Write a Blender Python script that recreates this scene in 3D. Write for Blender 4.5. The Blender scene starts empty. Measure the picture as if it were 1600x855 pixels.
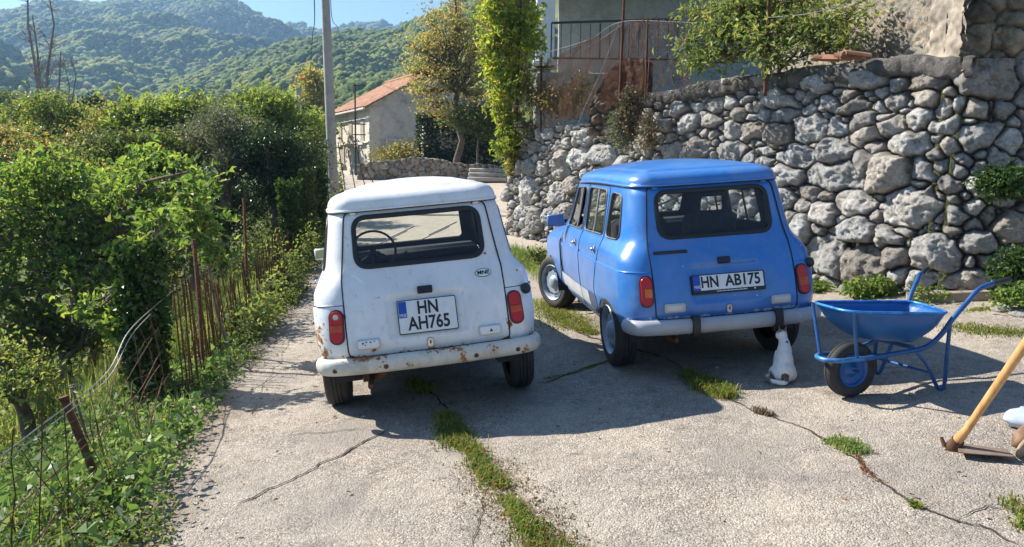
import bpy, math, random
import numpy as np
from mathutils import Vector, Matrix, Euler

# ------------------------------------------------------------------ camera, sky, sun, exposure
SC = bpy.context.scene
C = SC.collection
CAM_H = 1.60
F_PX, PITCH, ROLL = 1200.0, math.radians(7.12), math.radians(0.78)
cp, sp, cr, sr = math.cos(PITCH), math.sin(PITCH), math.cos(ROLL), math.sin(ROLL)
FWD = Vector((0, cp, -sp))
RIGHT = Vector((cr, sr*sp, sr*cp))
UP = Vector((-sr, cr*sp, cr*cp))
cd = bpy.data.cameras.new('camera'); cam = bpy.data.objects.new('camera', cd); C.objects.link(cam)
cd.sensor_width = 36.0; cd.lens = 36.0*F_PX/1600.0; cd.clip_start = 0.05; cd.clip_end = 20000
cam.matrix_world = Matrix(((RIGHT.x, UP.x, -FWD.x, 0), (RIGHT.y, UP.y, -FWD.y, 0), (RIGHT.z, UP.z, -FWD.z, CAM_H), (0, 0, 0, 1)))
SC.camera = cam
SUNV = Vector((-1.45, 0.70, 1.30)).normalized()
SUN_EL = math.asin(SUNV.z); SUN_AZ = math.atan2(SUNV.x, SUNV.y)
w = bpy.data.worlds.new('World'); SC.world = w; w.use_nodes = True
nt = w.node_tree; bg = nt.nodes['Background']
sky = nt.nodes.new('ShaderNodeTexSky'); sky.sky_type = 'NISHITA'; sky.sun_disc = False
sky.sun_elevation = SUN_EL; sky.sun_rotation = SUN_AZ
sky.air_density = 1.0; sky.dust_density = 0.15; sky.ozone_density = 3.0; sky.altitude = 900
nt.links.new(sky.outputs[0], bg.inputs[0]); bg.inputs[1].default_value = 0.080
sd = bpy.data.lights.new('sun', 'SUN'); sd.energy = 5.0; sd.angle = math.radians(0.53); sd.color = (1.0, 0.945, 0.86)
so = bpy.data.objects.new('sun', sd); C.objects.link(so); so.location = SUNV*60
so.rotation_euler = (-SUNV).to_track_quat('-Z', 'Y').to_euler()
SC.view_settings.view_transform = 'Standard'; SC.view_settings.look = 'None'
SC.view_settings.exposure = 1.12; SC.view_settings.gamma = 1.0; SC.view_settings.use_curve_mapping = False
SC.render.engine = 'CYCLES'
cy = SC.cycles; cy.max_bounces = 7; cy.diffuse_bounces = 3; cy.glossy_bounces = 3; cy.transmission_bounces = 6
cy.transparent_max_bounces = 10; cy.volume_bounces = 0; cy.caustics_reflective = False; cy.caustics_refractive = False
cy.sample_clamp_indirect = 4.0
try:
    cy.use_denoising = True; cy.denoiser = 'OPENIMAGEDENOISE'
except Exception: pass
RNG = np.random.default_rng(7)

# ------------------------------------------------------------------ small numpy noise library
def _hash(ix, iy, iz, seed):
    h = (ix.astype(np.int64)*374761393 + iy.astype(np.int64)*668265263 + iz.astype(np.int64)*2147483647 + seed*1274126177) & 0xffffffff
    h = ((h ^ (h >> 13))*1274126177) & 0xffffffff
    h = (h ^ (h >> 16))*2246822519 & 0xffffffff
    return ((h ^ (h >> 15)) & 0xffffff)/float(0xffffff)
def vnoise(x, y, z=0.0, seed=0):
    x, y, z = np.broadcast_arrays(np.asarray(x, float), np.asarray(y, float), np.asarray(z, float))
    ix, iy, iz = np.floor(x), np.floor(y), np.floor(z)
    fx, fy, fz = x-ix, y-iy, z-iz
    fx, fy, fz = fx*fx*(3-2*fx), fy*fy*(3-2*fy), fz*fz*(3-2*fz)
    r = 0
    for a in (0, 1):
        for b in (0, 1):
            for c in (0, 1):
                r = r + _hash(ix+a, iy+b, iz+c, seed)*(fx if a else 1-fx)*(fy if b else 1-fy)*(fz if c else 1-fz)
    return r*2-1
def fbm(x, y, z=0.0, seed=0, oct=4, gain=0.5):
    r, amp, f = 0, 1.0, 1.0
    for o in range(oct):
        r = r + amp*vnoise(np.asarray(x)*f, np.asarray(y)*f, np.asarray(z)*f, seed+o*17); amp *= gain; f *= 2.03
    return r
def sstep(a, b, x):
    t = np.clip((np.asarray(x, float)-a)/(b-a), 0, 1); return t*t*(3-2*t)

# ------------------------------------------------------------------ pixel of the photograph -> ray -> place
def ray(px, py):
    return (FWD + RIGHT*((px-800)/F_PX) - UP*((py-427.5)/F_PX))
def at(px, py, y):
    d = ray(px, py); t = y/d.y
    return Vector((d.x*t, y, CAM_H + d.z*t))

# ------------------------------------------------------------------ mesh + object helpers
class MB:
    """collects vertices and faces (with a material index) and links them as one mesh object"""
    def __init__(s): s.v = []; s.f = []; s.m = []; s.n = 0; s.cols = []
    def add(s, v, f, mi=0, col=None):
        v = np.asarray(v, float).reshape(-1, 3); s.v.append(v)
        for q in f: s.f.append(tuple(int(i)+s.n for i in q)); s.m.append(mi)
        s.cols.append(np.tile(np.array(col if col is not None else (1, 1, 1), float), (len(v), 1)) if not (isinstance(col, np.ndarray) and col.ndim == 2) else col)
        s.n += len(v); return s
    def box(s, c, size, mi=0, M=None, bev=0.0):
        hx, hy, hz = size[0]/2, size[1]/2, size[2]/2
        if bev <= 0:
            v = np.array([[x, y, z] for x in (-hx, hx) for y in (-hy, hy) for z in (-hz, hz)])
            f = [(0, 1, 3, 2), (4, 6, 7, 5), (0, 4, 5, 1), (2, 3, 7, 6), (0, 2, 6, 4), (1, 5, 7, 3)]
        else:
            b = min(bev, hx*.49, hy*.49, hz*.49); v = []; f = []
            idx = {}
            for sx in (-1, 1):
                for sy in (-1, 1):
                    for sz in (-1, 1):
                        for ax in range(3):
                            p = [sx*(hx-b), sy*(hy-b), sz*(hz-b)]; p[ax] = (sx, sy, sz)[ax]*(hx, hy, hz)[ax]
                            idx[(sx, sy, sz, ax)] = len(v); v.append(p)
            for ax in range(3):
                o = [a for a in range(3) if a != ax]
                for sgn in (-1, 1):
                    q = []
                    for (a, b2) in ((-1, -1), (1, -1), (1, 1), (-1, 1)):
                        k = [0, 0, 0]; k[ax] = sgn; k[o[0]] = a; k[o[1]] = b2; q.append(idx[(*k, ax)])
                    f.append(q)
            for ax in range(3):
                o = [a for a in range(3) if a != ax]
                for a in (-1, 1):
                    for b2 in (-1, 1):
                        k0 = [0, 0, 0]; k0[o[0]] = a; k0[o[1]] = b2; k0[ax] = -1; k1 = list(k0); k1[ax] = 1
                        f.append([idx[(*k0, o[0])], idx[(*k1, o[0])], idx[(*k1, o[1])], idx[(*k0, o[1])]])
            for sx in (-1, 1):
                for sy in (-1, 1):
                    for sz in (-1, 1): f.append([idx[(sx, sy, sz, 0)], idx[(sx, sy, sz, 1)], idx[(sx, sy, sz, 2)]])
            v = np.array(v)
        if M is not None: v = v @ np.array(M.to_3x3()).T
        v = v + np.array(c, float)
        return s.add(v, f, mi)
    def tube(s, pts, rad, n=8, mi=0, closed=False, cap=True, squash=None, col=None):
        P = [Vector(p) for p in pts]; k = len(P)
        R = rad if hasattr(rad, '__len__') else [rad]*k
        T = []
        for i in range(k):
            a = P[(i-1) % k] if (closed or i > 0) else P[i]; b = P[(i+1) % k] if (closed or i < k-1) else P[i]
            T.append((b-a).normalized() if (b-a).length > 1e-9 else Vector((0, 0, 1)))
        ref = Vector((0, 0, 1)) if abs(T[0].z) < .9 else Vector((1, 0, 0))
        nrm = (ref - T[0]*ref.dot(T[0])).normalized(); v = []
        for i in range(k):
            nrm = nrm - T[i]*nrm.dot(T[i])
            nrm = nrm.normalized() if nrm.length > 1e-6 else T[i].orthogonal().normalized()
            bn = T[i].cross(nrm)
            for j in range(n):
                a = 2*math.pi*j/n
                c1, s1 = math.cos(a), math.sin(a)
                if squash: s1 *= squash
                v.append(P[i] + nrm*(c1*R[i]) + bn*(s1*R[i]))
        f = []
        for i in range(k if closed else k-1):
            for j in range(n):
                a, b = i*n+j, i*n+(j+1) % n; c2, d = ((i+1) % k)*n+(j+1) % n, ((i+1) % k)*n+j
                f.append((a, d, c2, b))
        if cap and not closed:
            f.append(tuple(range(n))); f.append(tuple(reversed(range((k-1)*n, k*n))))
        return s.add(np.array([tuple(q) for q in v]), f, mi, col)
    def lathe(s, prof, axis='x', n=32, c=(0, 0, 0), mi=0, closed=False):
        """prof: (along, radius) list"""
        v = []; f = []; k = len(prof)
        for i, (a, r) in enumerate(prof):
            for j in range(n):
                t = 2*math.pi*j/n; p = (r*math.cos(t), r*math.sin(t))
                v.append((a, p[0], p[1]) if axis == 'x' else ((p[0], a, p[1]) if axis == 'y' else (p[0], p[1], a)))
        for i in range(k if closed else k-1):
            i2 = (i+1) % k
            for j in range(n): f.append((i*n+j, i*n+(j+1) % n, i2*n+(j+1) % n, i2*n+j))
        return s.add(np.array(v)+np.array(c, float), f, mi)
    def prism(s, poly, y0, y1, mi=0, plane='xz'):
        """flat polygon extruded"""
        n = len(poly); v = []
        for yy in (y0, y1):
            for (a, b) in poly: v.append({'xz': (a, yy, b), 'xy': (a, b, yy), 'yz': (yy, a, b)}[plane])
        f = [tuple(range(n)), tuple(reversed(range(n, 2*n)))] + [(i, n+i, n+(i+1) % n, (i+1) % n) for i in range(n)]
        return s.add(v, f, mi)
    def build(s, name, mats, parent=None, smooth=True, angle=40, attr=False, fix=True):
        me = bpy.data.meshes.new(name)
        V = np.concatenate(s.v) if s.v else np.zeros((0, 3))
        me.from_pydata(V.tolist(), [], s.f)
        for m_ in (mats if isinstance(mats, (list, tuple)) else [mats]): me.materials.append(m_)
        me.polygons.foreach_set('material_index', s.m)
        if attr:
            ca = me.color_attributes.new('Col', 'FLOAT_COLOR', 'POINT')
            cc = np.ones((len(V), 4)); cc[:, :3] = np.concatenate(s.cols); ca.data.foreach_set('color', cc.ravel())
        if fix:
            import bmesh
            bm = bmesh.new(); bm.from_mesh(me); bmesh.ops.recalc_face_normals(bm, faces=bm.faces); bm.to_mesh(me); bm.free()
        if smooth:
            me.polygons.foreach_set('use_smooth', [True]*len(me.polygons))
            if angle < 180:
                try: me.set_sharp_from_angle(angle=math.radians(angle))
                except Exception: pass
        me.update()
        o = bpy.data.objects.new(name, me); C.objects.link(o)
        if parent is not None: o.parent = parent
        return o
def raw_mesh(name, V, F, mats, parent=None, smooth=True, col=None, mi=None):
    """fast path for big numpy meshes of quads (F: n x 4) or triangles (n x 3)"""
    me = bpy.data.meshes.new(name); V = np.asarray(V, np.float32); F = np.asarray(F, np.int32); k = F.shape[1]
    me.vertices.add(len(V)); me.vertices.foreach_set('co', V.ravel())
    me.loops.add(F.size); me.loops.foreach_set('vertex_index', F.ravel())
    me.polygons.add(len(F)); me.polygons.foreach_set('loop_start', np.arange(0, F.size, k, dtype=np.int32))
    try: me.polygons.foreach_set('loop_total', np.full(len(F), k, dtype=np.int32))
    except Exception: pass
    for m_ in (mats if isinstance(mats, (list, tuple)) else [mats]): me.materials.append(m_)
    if mi is not None: me.polygons.foreach_set('material_index', np.asarray(mi, np.int32))
    me.polygons.foreach_set('use_smooth', np.full(len(F), smooth))
    me.update(calc_edges=True)
    if col is not None:
        ca = me.color_attributes.new('Col', 'FLOAT_COLOR', 'POINT')
        cc = np.ones((len(V), 4), np.float32); cc[:, :3] = col; ca.data.foreach_set('color', cc.ravel())
    o = bpy.data.objects.new(name, me); C.objects.link(o)
    if parent is not None: o.parent = parent
    return o
def grid_faces(nu, nv):
    i = np.arange(nu-1)[:, None]*nv + np.arange(nv-1)[None, :]
    return np.stack([i, i+nv, i+nv+1, i+1], -1).reshape(-1, 4)
def empty(name, loc=(0, 0, 0), rz=0.0):
    o = bpy.data.objects.new(name, None); C.objects.link(o); o.location = loc; o.rotation_euler = (0, 0, rz); o.empty_display_size = .1
    return o
def tag(o, label=None, cat=None, group=None, kind=None):
    if label: o['label'] = label
    if cat: o['category'] = cat
    if group: o['group'] = group
    if kind: o['kind'] = kind
    return o
def copy_tree(o, parent=None):
    c = o.copy(); C.objects.link(c)
    if parent is not None: c.parent = parent
    for ch in list(o.children): copy_tree(ch, c)
    return c

# ------------------------------------------------------------------ materials
class NT:
    def __init__(s, name):
        s.mat = bpy.data.materials.new(name); s.mat.use_nodes = True; s.t = s.mat.node_tree; s.n = s.t.nodes; s.l = s.t.links
        s.b = s.n['Principled BSDF']; s.out = s.n['Material Output']
    def new(s, k, **kw):
        n = s.n.new(k)
        for a, b in kw.items(): setattr(n, a, b)
        return n
    def link(s, a, b): s.l.new(a, b)
    def coord(s, kind='Object'): return s.new('ShaderNodeTexCoord').outputs[kind]
    def noise(s, scale, detail=4, rough=.55, vec=None, dist=0):
        n = s.new('ShaderNodeTexNoise'); n.inputs['Scale'].default_value = scale; n.inputs['Detail'].default_value = detail
        n.inputs['Roughness'].default_value = rough; n.inputs['Distortion'].default_value = dist
        s.link(vec or s.coord(), n.inputs['Vector']); return n.outputs['Fac']
    def voro(s, scale, feature='F1', vec=None, out='Distance', rand=1):
        n = s.new('ShaderNodeTexVoronoi', feature=feature); n.inputs['Scale'].default_value = scale; n.inputs['Randomness'].default_value = rand
        s.link(vec or s.coord(), n.inputs['Vector']); return n.outputs[out]
    def ramp(s, fac, stops, interp='LINEAR'):
        n = s.new('ShaderNodeValToRGB'); cr_ = n.color_ramp; cr_.interpolation = interp
        while len(cr_.elements) < len(stops): cr_.elements.new(.5)
        for e, (p, c) in zip(cr_.elements, stops):
            e.position = p; e.color = (*c, 1) if len(c) == 3 else c
        s.link(fac, n.inputs[0]); return n.outputs[0]
    def mix(s, fac, a, b, mode='MIX'):
        n = s.new('ShaderNodeMix', data_type='RGBA', blend_type=mode)
        for sock, val in ((n.inputs[0], fac), (n.inputs[6], a), (n.inputs[7], b)):
            if isinstance(val, (int, float)): sock.default_value = val
            elif isinstance(val, tuple): sock.default_value = (*val, 1)[:4]
            else: s.link(val, sock)
        return n.outputs[2]
    def math(s, op, a, b=0.0, clamp=False):
        n = s.new('ShaderNodeMath', operation=op, use_clamp=clamp)
        for sock, val in ((n.inputs[0], a), (n.inputs[1], b)):
            if isinstance(val, (int, float)): sock.default_value = val
            else: s.link(val, sock)
        return n.outputs[0]
    def bump(s, h, strength=.3, dist=.01, normal=None):
        n = s.new('ShaderNodeBump'); n.inputs['Strength'].default_value = strength; n.inputs['Distance'].default_value = dist
        s.link(h, n.inputs['Height'])
        if normal: s.link(normal, n.inputs['Normal'])
        return n.outputs[0]
    def attr(s, name='Col'):
        return s.new('ShaderNodeAttribute', attribute_name=name).outputs['Color']
    def set(s, **kw):
        for k, v in kw.items():
            sock = s.b.inputs[k.replace('_', ' ')]
            if isinstance(v, (int, float)): sock.default_value = v
            elif isinstance(v, tuple): sock.default_value = (*v, 1)[:4]
            else: s.link(v, sock)
        return s
def simple(name, col, rough=.6, metal=0.0, var=.0, scale=8, bump=0.0, bscale=60, **kw):
    m = NT(name); base = col
    if var > 0:
        f = m.noise(scale, 5)
        base = m.ramp(f, [(.3, tuple(c*(1-var) for c in col)), (.7, tuple(min(1, c*(1+var)) for c in col))])
    m.set(Base_Color=base, Roughness=rough, Metallic=metal)
    if bump > 0: m.set(Normal=m.bump(m.noise(bscale, 3), bump, .004))
    for k, v in kw.items(): m.set(**{k: v})
    return m.mat
def leaf_mat(name, cols, trans=.35, rough=.5, tcol=None, gscale=.7):
    """cols: colours spread over leaves; slow noise gives clumps their own tint"""
    m = NT(name)
    g = m.new('ShaderNodeNewGeometry')
    r = m.ramp(g.outputs['Random Per Island'], [(i/(max(1, len(cols)-1)), c) for i, c in enumerate(cols)])
    n = m.noise(gscale, 2)
    v = m.ramp(n, [(.3, (.62, .66, .6)), (.7, (1.25, 1.2, 1.1))])
    col = m.mix(1.0, r, v, 'MULTIPLY')
    m.set(Base_Color=col, Roughness=rough)
    m.b.inputs['Specular IOR Level'].default_value = .35
    tr = m.new('ShaderNodeBsdfTranslucent')
    tc = m.mix(1.0, col, tcol or (1.4, 1.38, .72), 'MULTIPLY'); m.link(tc, tr.inputs['Color'])
    mx = m.new('ShaderNodeMixShader'); mx.inputs[0].default_value = trans
    m.link(m.b.outputs[0], mx.inputs[1]); m.link(tr.outputs[0], mx.inputs[2]); m.link(mx.outputs[0], m.out.inputs[0])
    return m.mat
# ================================================================== lie of the land
def _pose(Rm, T, pts): return [tuple(np.array(Rm) @ np.array(p)+np.array(T)) for p in pts]
_CT = _pose([[0.9798, -0.1719, -0.1021], [0.1734, 0.9848, 0.0066], [0.0994, -0.0242, 0.9948]], (-.579, 5.519, .007), [(-.655, 0, .022), (.655, 0, -.026), (-.65, 2.43, .012), (.65, 2.43, -.008)]) \
    + _pose([[0.9881, -0.1351, -0.0734], [0.1335, 0.9907, -0.0259], [0.0762, 0.0158, 0.997]], (1.5, 6.036, .198), [(-.645, 0, -.003), (.645, 0, -.003), (-.655, 2.43, .002), (.655, 2.43, .002)])
def g_base(x, y):
    x = np.asarray(x, float); y = np.asarray(y, float)
    cross = .090*np.clip(x, -6, 6)*(1-.75*sstep(10, 30, y)) + .0*x
    rise = .068*np.where(y > 9.5, (np.minimum(y, 34)-9.5)*sstep(8.0, 14, y), 0) + .01*np.clip(y-34, 0, 60)
    return .062 + cross + rise
_A = np.array([[math.exp(-((a[0]-b[0])**2+(a[1]-b[1])**2)/(2*.8**2)) for b in _CT] for a in _CT])
_Wt = np.linalg.solve(_A+1e-4*np.eye(8), np.array([c[2]-float(g_base(c[0], c[1])) for c in _CT]))
def g(x, y):
    x = np.asarray(x, float); y = np.asarray(y, float); r = g_base(x, y)
    for (cx0, cy0, _), w_ in zip(_CT, _Wt): r = r + w_*np.exp(-((x-cx0)**2+(y-cy0)**2)/(2*.8**2))
    return r
def gnd(px, py, off=0.0):
    """place on the yard seen at a pixel of the photograph"""
    d = ray(px, py); lo, hi = .5, 80.0
    f = lambda t: CAM_H+d.z*t-float(g(d.x*t, d.y*t))-off
    t = .5
    while f(t) > 0 and t < 80: t += .1
    a, b = t-.1, t
    for _ in range(30):
        m_ = (a+b)/2
        if f(m_) > 0: a = m_
        else: b = m_
    return Vector((d.x*a, d.y*a, float(g(d.x*a, d.y*a))))
_EL = [(-6, -1.2), (0, -1.25), (2, -1.5), (3.9, -1.98), (5.8, -2.42), (8.25, -2.85), (12, -3.45), (16, -4.0), (24, -5.6), (34, -8.2), (60, -16), (200, -60)]
def x_left(y): return np.interp(y, [a for a, _ in _EL], [b for _, b in _EL])
WALL_P = [(-.15, 15.4), (4.35, 7.50), (12.0, 7.05)]
def y_wall(x):   # front line of the retaining wall
    return np.where(x < 4.35, np.interp(x, [-.15, 4.35], [15.4, 7.50]), np.interp(x, [4.35, 12], [7.50, 7.05]))
def x_right(y):  # where the yard meets the wall or the terrace
    return np.where(y < 7.05, 12.0, np.where(y < 7.5, np.interp(y, [7.05, 7.5], [12, 4.35]), np.where(y < 15.4, np.interp(y, [7.5, 15.4], [4.35, -.15]), np.interp(y, [15.4, 32, 60], [-.15, .6, 6]))))
def crack_pts(pix): return [gnd(*p) for p in pix]

# ---- yard and lane: one sheet of weathered exposed-aggregate concrete; lighter gravelled lane beyond
def build_yard():
    ys = np.concatenate([np.arange(-5, 1.5, .25), np.arange(1.5, 9.5, .035), np.arange(9.5, 16, .12), np.arange(16, 36.5, .5)])
    ns = 300; tt = np.linspace(0, 1, ns)
    rows = []
    for y in ys:
        xl = float(x_left(y)); xr = min(float(x_right(y))+.35, 12)
        rag = .05*float(fbm(y*2.2, 3.3, 0, 5, 3))
        # spend columns where the camera looks
        xa = min(xr, max(xl+1, .70*max(y, 2)+.6)); k = int(ns*.9)
        x = np.concatenate([np.linspace(xl+rag, xa, k, endpoint=False), np.linspace(xa, max(xr, xa+.02), ns-k)])
        rows.append(np.stack([x, np.full(ns, y)], -1))
    P = np.array(rows); x, y = P[..., 0], P[..., 1]
    z = g(x, y) + .010*fbm(x*.9, y*.9, 0, 3, 3) + .0035*fbm(x*7, y*7, 0, 9, 3)*(y < 10)
    z = z + .012*(-1+sstep(0, .25, x-x_left(y)[...]))*0
    tint = .5+.5*fbm(x*.8, y*.8, 0, 21, 4)
    dirt = sstep(.45, .0, x-x_left(y)-.15*fbm(y*3, x*3, 0, 2, 3))*.9
    far = sstep(11, 16, y)
    col = np.stack([np.clip(tint, 0, 1), np.clip(dirt, 0, 1), far], -1)
    m = NT('exposed_aggregate_concrete'); oc = m.coord(); at_ = m.attr(); sp_ = m.new('ShaderNodeSeparateColor'); m.link(at_, sp_.inputs[0])
    v1 = m.voro(118, vec=oc, out='Color'); vs = m.new('ShaderNodeSeparateColor'); m.link(v1, vs.inputs[0])
    stone = m.ramp(vs.outputs[0], [(.0, (.17, .155, .135)), (.25, (.32, .292, .255)), (.6, (.43, .392, .345)), (.85, (.53, .49, .44)), (1, (.68, .64, .59))])
    big = m.ramp(m.noise(1.3, 6, .6), [(.3, (.72, .72, .74)), (.5, (.97, .96, .94)), (.72, (1.20, 1.15, 1.07))])
    mid = m.ramp(m.noise(9, 6, .7), [(.30, (.62, .60, .58)), (.5, (1, 1, 1)), (.75, (1.14, 1.12, 1.10))])
    c = m.mix(1, stone, big, 'MULTIPLY'); c = m.mix(1, c, mid, 'MULTIPLY')
    v2 = m.voro(230, vec=oc); c = m.mix(m.ramp(v2, [(.35, (0, 0, 0)), (.62, (.55, .55, .55))]), c, (.20, .18, .16))
    # worn smooth patches where the cement skin survives, tyre-polished lanes and old oil marks
    wp_ = m.ramp(m.noise(1.7, 7, .68, dist=.4), [(.46, (0, 0, 0)), (.62, (.38, .38, .38))]); c = m.mix(wp_, c, (.47, .43, .37))
    dk_ = m.ramp(m.noise(.85, 6, .62, dist=.8), [(.53, (0, 0, 0)), (.66, (.62, .62, .62))]); c = m.mix(dk_, c, (.245, .228, .21))
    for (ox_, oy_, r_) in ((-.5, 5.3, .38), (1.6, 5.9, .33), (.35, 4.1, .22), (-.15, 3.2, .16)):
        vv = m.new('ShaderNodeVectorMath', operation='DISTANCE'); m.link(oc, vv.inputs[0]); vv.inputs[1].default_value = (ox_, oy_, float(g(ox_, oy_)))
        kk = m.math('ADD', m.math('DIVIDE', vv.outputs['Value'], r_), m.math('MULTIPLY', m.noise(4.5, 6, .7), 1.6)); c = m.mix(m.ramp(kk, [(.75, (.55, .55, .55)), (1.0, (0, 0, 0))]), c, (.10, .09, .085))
    # dark lichen blotches and pits
    bl = m.ramp(m.noise(5.5, 8, .74), [(.57, (0, 0, 0)), (.70, (.6, .6, .6))]); c = m.mix(bl, c, (.15, .145, .14))
    st = m.ramp(m.noise(2.1, 5, .6, dist=1.2), [(.60, (0, 0, 0)), (.74, (.55, .55, .55))]); c = m.mix(st, c, (.33, .26, .20))
    c = m.mix(m.math('MULTIPLY', sp_.outputs[1], .8), c, (.13, .10, .07))
    lane = m.ramp(m.noise(6, 8, .7), [(.3, (.40, .35, .29)), (.7, (.58, .52, .45))]); c = m.mix(m.math('MULTIPLY', sp_.outputs[2], .85), c, lane)
    h = m.math('ADD', m.math('MULTIPLY', m.voro(118, vec=oc), -.5), m.math('MULTIPLY', m.noise(38, 5, .7), 1.0))
    h = m.math('ADD', h, m.math('MULTIPLY', m.noise(11, 4, .6), 1.2))
    c = m.mix(1, c, (1.03, .985, .93), 'MULTIPLY')
    m.set(Base_Color=c, Roughness=.93, Normal=m.bump(h, 1.0, .011)); m.b.inputs['Specular IOR Level'].default_value = .2
    o = raw_mesh('concrete_yard', np.stack([x, y, z], -1).reshape(-1, 3), grid_faces(len(ys), ns)[:, ::-1], m.mat, None, True, col.reshape(-1, 3))
    tag(o, kind='structure'); return o
build_yard()
M_DIRT = simple('crack_dirt', (.045, .036, .026), .95, var=.5, scale=30)
M_SOIL = simple('soil', (.16, .115, .07), .95, var=.45, scale=12, bump=.4, bscale=40)
def strip(pts, wid, seed=0, wvar=.6, off=.006):
    """jagged thin crack lying on the yard"""
    P = [Vector((p.x, p.y, 0)) for p in pts]; fine = []
    for k in range(len(P)-1):
        m_ = max(2, int((P[k+1]-P[k]).length/.022))
        for j in range(m_): fine.append(P[k].lerp(P[k+1], j/m_))
    fine.append(P[-1]); n = len(fine); V = []
    for i, p in enumerate(fine):
        t = (fine[min(n-1, i+1)]-fine[max(0, i-1)]).normalized(); nr = Vector((-t.y, t.x, 0))
        j = .016*float(vnoise(i*.23, seed, 0, 5))+.007*float(vnoise(i*.9, seed, 0, 8))
        w_ = wid*(.5+wvar*(.5+.5*float(vnoise(i*.31, seed+3, 0, 4))))*min(1, i/4+.1, (n-1-i)/4+.1)
        for s in (-1, 1):
            q = p+nr*(j+s*w_/2); V.append((q.x, q.y, float(g(q.x, q.y)+.010*fbm(q.x*.9, q.y*.9, 0, 3, 3)+.0035*fbm(q.x*7, q.y*7, 0, 9, 3))+off))
    F = [(2*i, 2*i+1, 2*i+3, 2*i+2) for i in range(n-1)]
    return np.array(V), np.array(F)
JOINT_MID = [(660, 600), (700, 640), (735, 690), (770, 730), (800, 770), (835, 815), (880, 860)]
JOINT_R = [(1040, 560), (1085, 590), (1130, 620), (1185, 645), (1255, 668), (1320, 700), (1345, 730), (1395, 770), (1430, 793), (1480, 812), (1530, 822), (1590, 860)]
cr_list = [(JOINT_R, .014, 1), ([(370, 790), (440, 758), (480, 742), (500, 727), (545, 708), (590, 684), (605, 672)], .016, 2), ([(365, 575), (430, 578), (495, 580)], .010, 3), ([(455, 682), (500, 679), (535, 674), (575, 672)], .010, 4),
           (JOINT_MID, .016, 5), ([(838, 600), (880, 588), (925, 572), (960, 560)], .020, 6), ([(760, 770), (740, 830), (735, 860)], .006, 7), ([(1255, 668), (1290, 690), (1320, 700)], .008, 8), ([(1490, 815), (1540, 790), (1590, 800)], .008, 9), ([(205, 770), (250, 745), (310, 738)], .006, 10), ([(845, 480), (870, 500), (930, 530), (1040, 560)], .03, 11)]
Vs = []; Fs = []; nn_ = 0
for pix, wd_, sd_ in cr_list:
    v, f = strip(crack_pts(pix), wd_, sd_); Vs.append(v); Fs.append(f+nn_); nn_ += len(v)
tag(raw_mesh('yard_cracks', np.concatenate(Vs), np.concatenate(Fs), M_DIRT), kind='structure')
# ================================================================== the two small five-door hatchbacks
# car frame: x right, y forward from the rear axle, z up from the ground
_wz = [(.26, .650), (.34, .700), (.42, .722), (.52, .738), (.64, .748), (.76, .749), (.797, .748), (.806, .738), (.86, .737), (.91, .727), (.95, .709), (.985, .690), (1.03, .676), (1.1, .662), (1.22, .640), (1.34, .618), (1.42, .600)]
_yr = [(.26, -.52), (.36, -.575), (.44, -.615), (.50, -.632), (.56, -.632), (.64, -.616), (.74, -.590), (.84, -.554), (.92, -.512), (1.0, -.465), (1.06, -.436), (1.2, -.390), (1.34, -.347), (1.385, -.312), (1.42, -.285)]
_yf = [(.26, 1.82), (.96, 1.82), (1.0, 1.80), (1.42, 1.43)]
_rr = [(.26, .12), (.5, .165), (.9, .17), (1.0, .16), (1.42, .13)]
def tab(t, z): return np.interp(z, [a for a, _ in t], [b for _, b in t])
def smooth_tab(t, z, s=.012): return (tab(t, z-s)+tab(t, z)+tab(t, z+s))/3
def deform(x, y, z, w0, yr0):
    """plan curvature of flanks and tail plus the number plate recess"""
    tp = 1 - .055*sstep(.25, -.40, y)*sstep(.86, 1.02, z) - .012*sstep(.4, -.4, y) - .035*sstep(1.0, 1.9, y)*sstep(.9, 1.1, z) - .02*sstep(1.0, 1.9, y)
    x2 = x*tp
    rear = sstep(.0, -.30, y)
    y2 = y + rear*(.032*(np.abs(x)/.57)**2)
    sx = sstep(.275, .245, np.abs(x)); sz = sstep(.845, .80, z)*sstep(.55, .585, z)
    y2 = y2 + rear*.016*sx*sz
    return x2, y2
def outline(z, inset=0.0, nr=56, nc=14, ns=150, nf=24):
    """one closed plan outline at height z, ordered around the car; returns x, y"""
    w_ = smooth_tab(_wz, z, .004)-inset; yr0 = smooth_tab(_yr, z)+inset; yf0 = tab(_yf, z)-inset
    r = max(.03, tab(_rr, z)-inset); rf = .09
    hx = []; hy = []
    a = np.linspace(0, w_-r, nr, endpoint=False); hx += list(a); hy += [yr0]*nr
    t = np.linspace(0, np.pi/2, nc, endpoint=False); hx += list(w_-r+r*np.sin(t)); hy += list(yr0+r-r*np.cos(t))
    s_ = np.linspace(yr0+r, yf0-rf, ns, endpoint=False); hx += [w_]*ns; hy += list(s_)
    t = np.linspace(0, np.pi/2, 8, endpoint=False); hx += list(w_-rf+rf*np.cos(t)); hy += list(yf0-rf+rf*np.sin(t))
    a = np.linspace(w_-rf, 0, nf); hx += list(a); hy += [yf0]*nf
    hx, hy = np.array(hx), np.array(hy)
    x = np.concatenate([hx, -hx[-2:0:-1]]); y = np.concatenate([hy, hy[-2:0:-1]])
    return deform(x, y, np.full_like(x, z), w_, yr0)
def side_x(y, z):
    """flank half width at (y, z)"""
    w_ = smooth_tab(_wz, z, .004); return deform(w_, y, z, w_, 0)[0]
def rear_y(x, z):
    w_ = smooth_tab(_wz, z, .004); r = tab(_rr, z); y0 = smooth_tab(_yr, z)
    ax = abs(x)
    if ax > w_-r: y0 = y0 + r - math.sqrt(max(0, r*r-(ax-(w_-r))**2))
    return float(deform(x, y0, z, w_, 0)[1])
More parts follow.
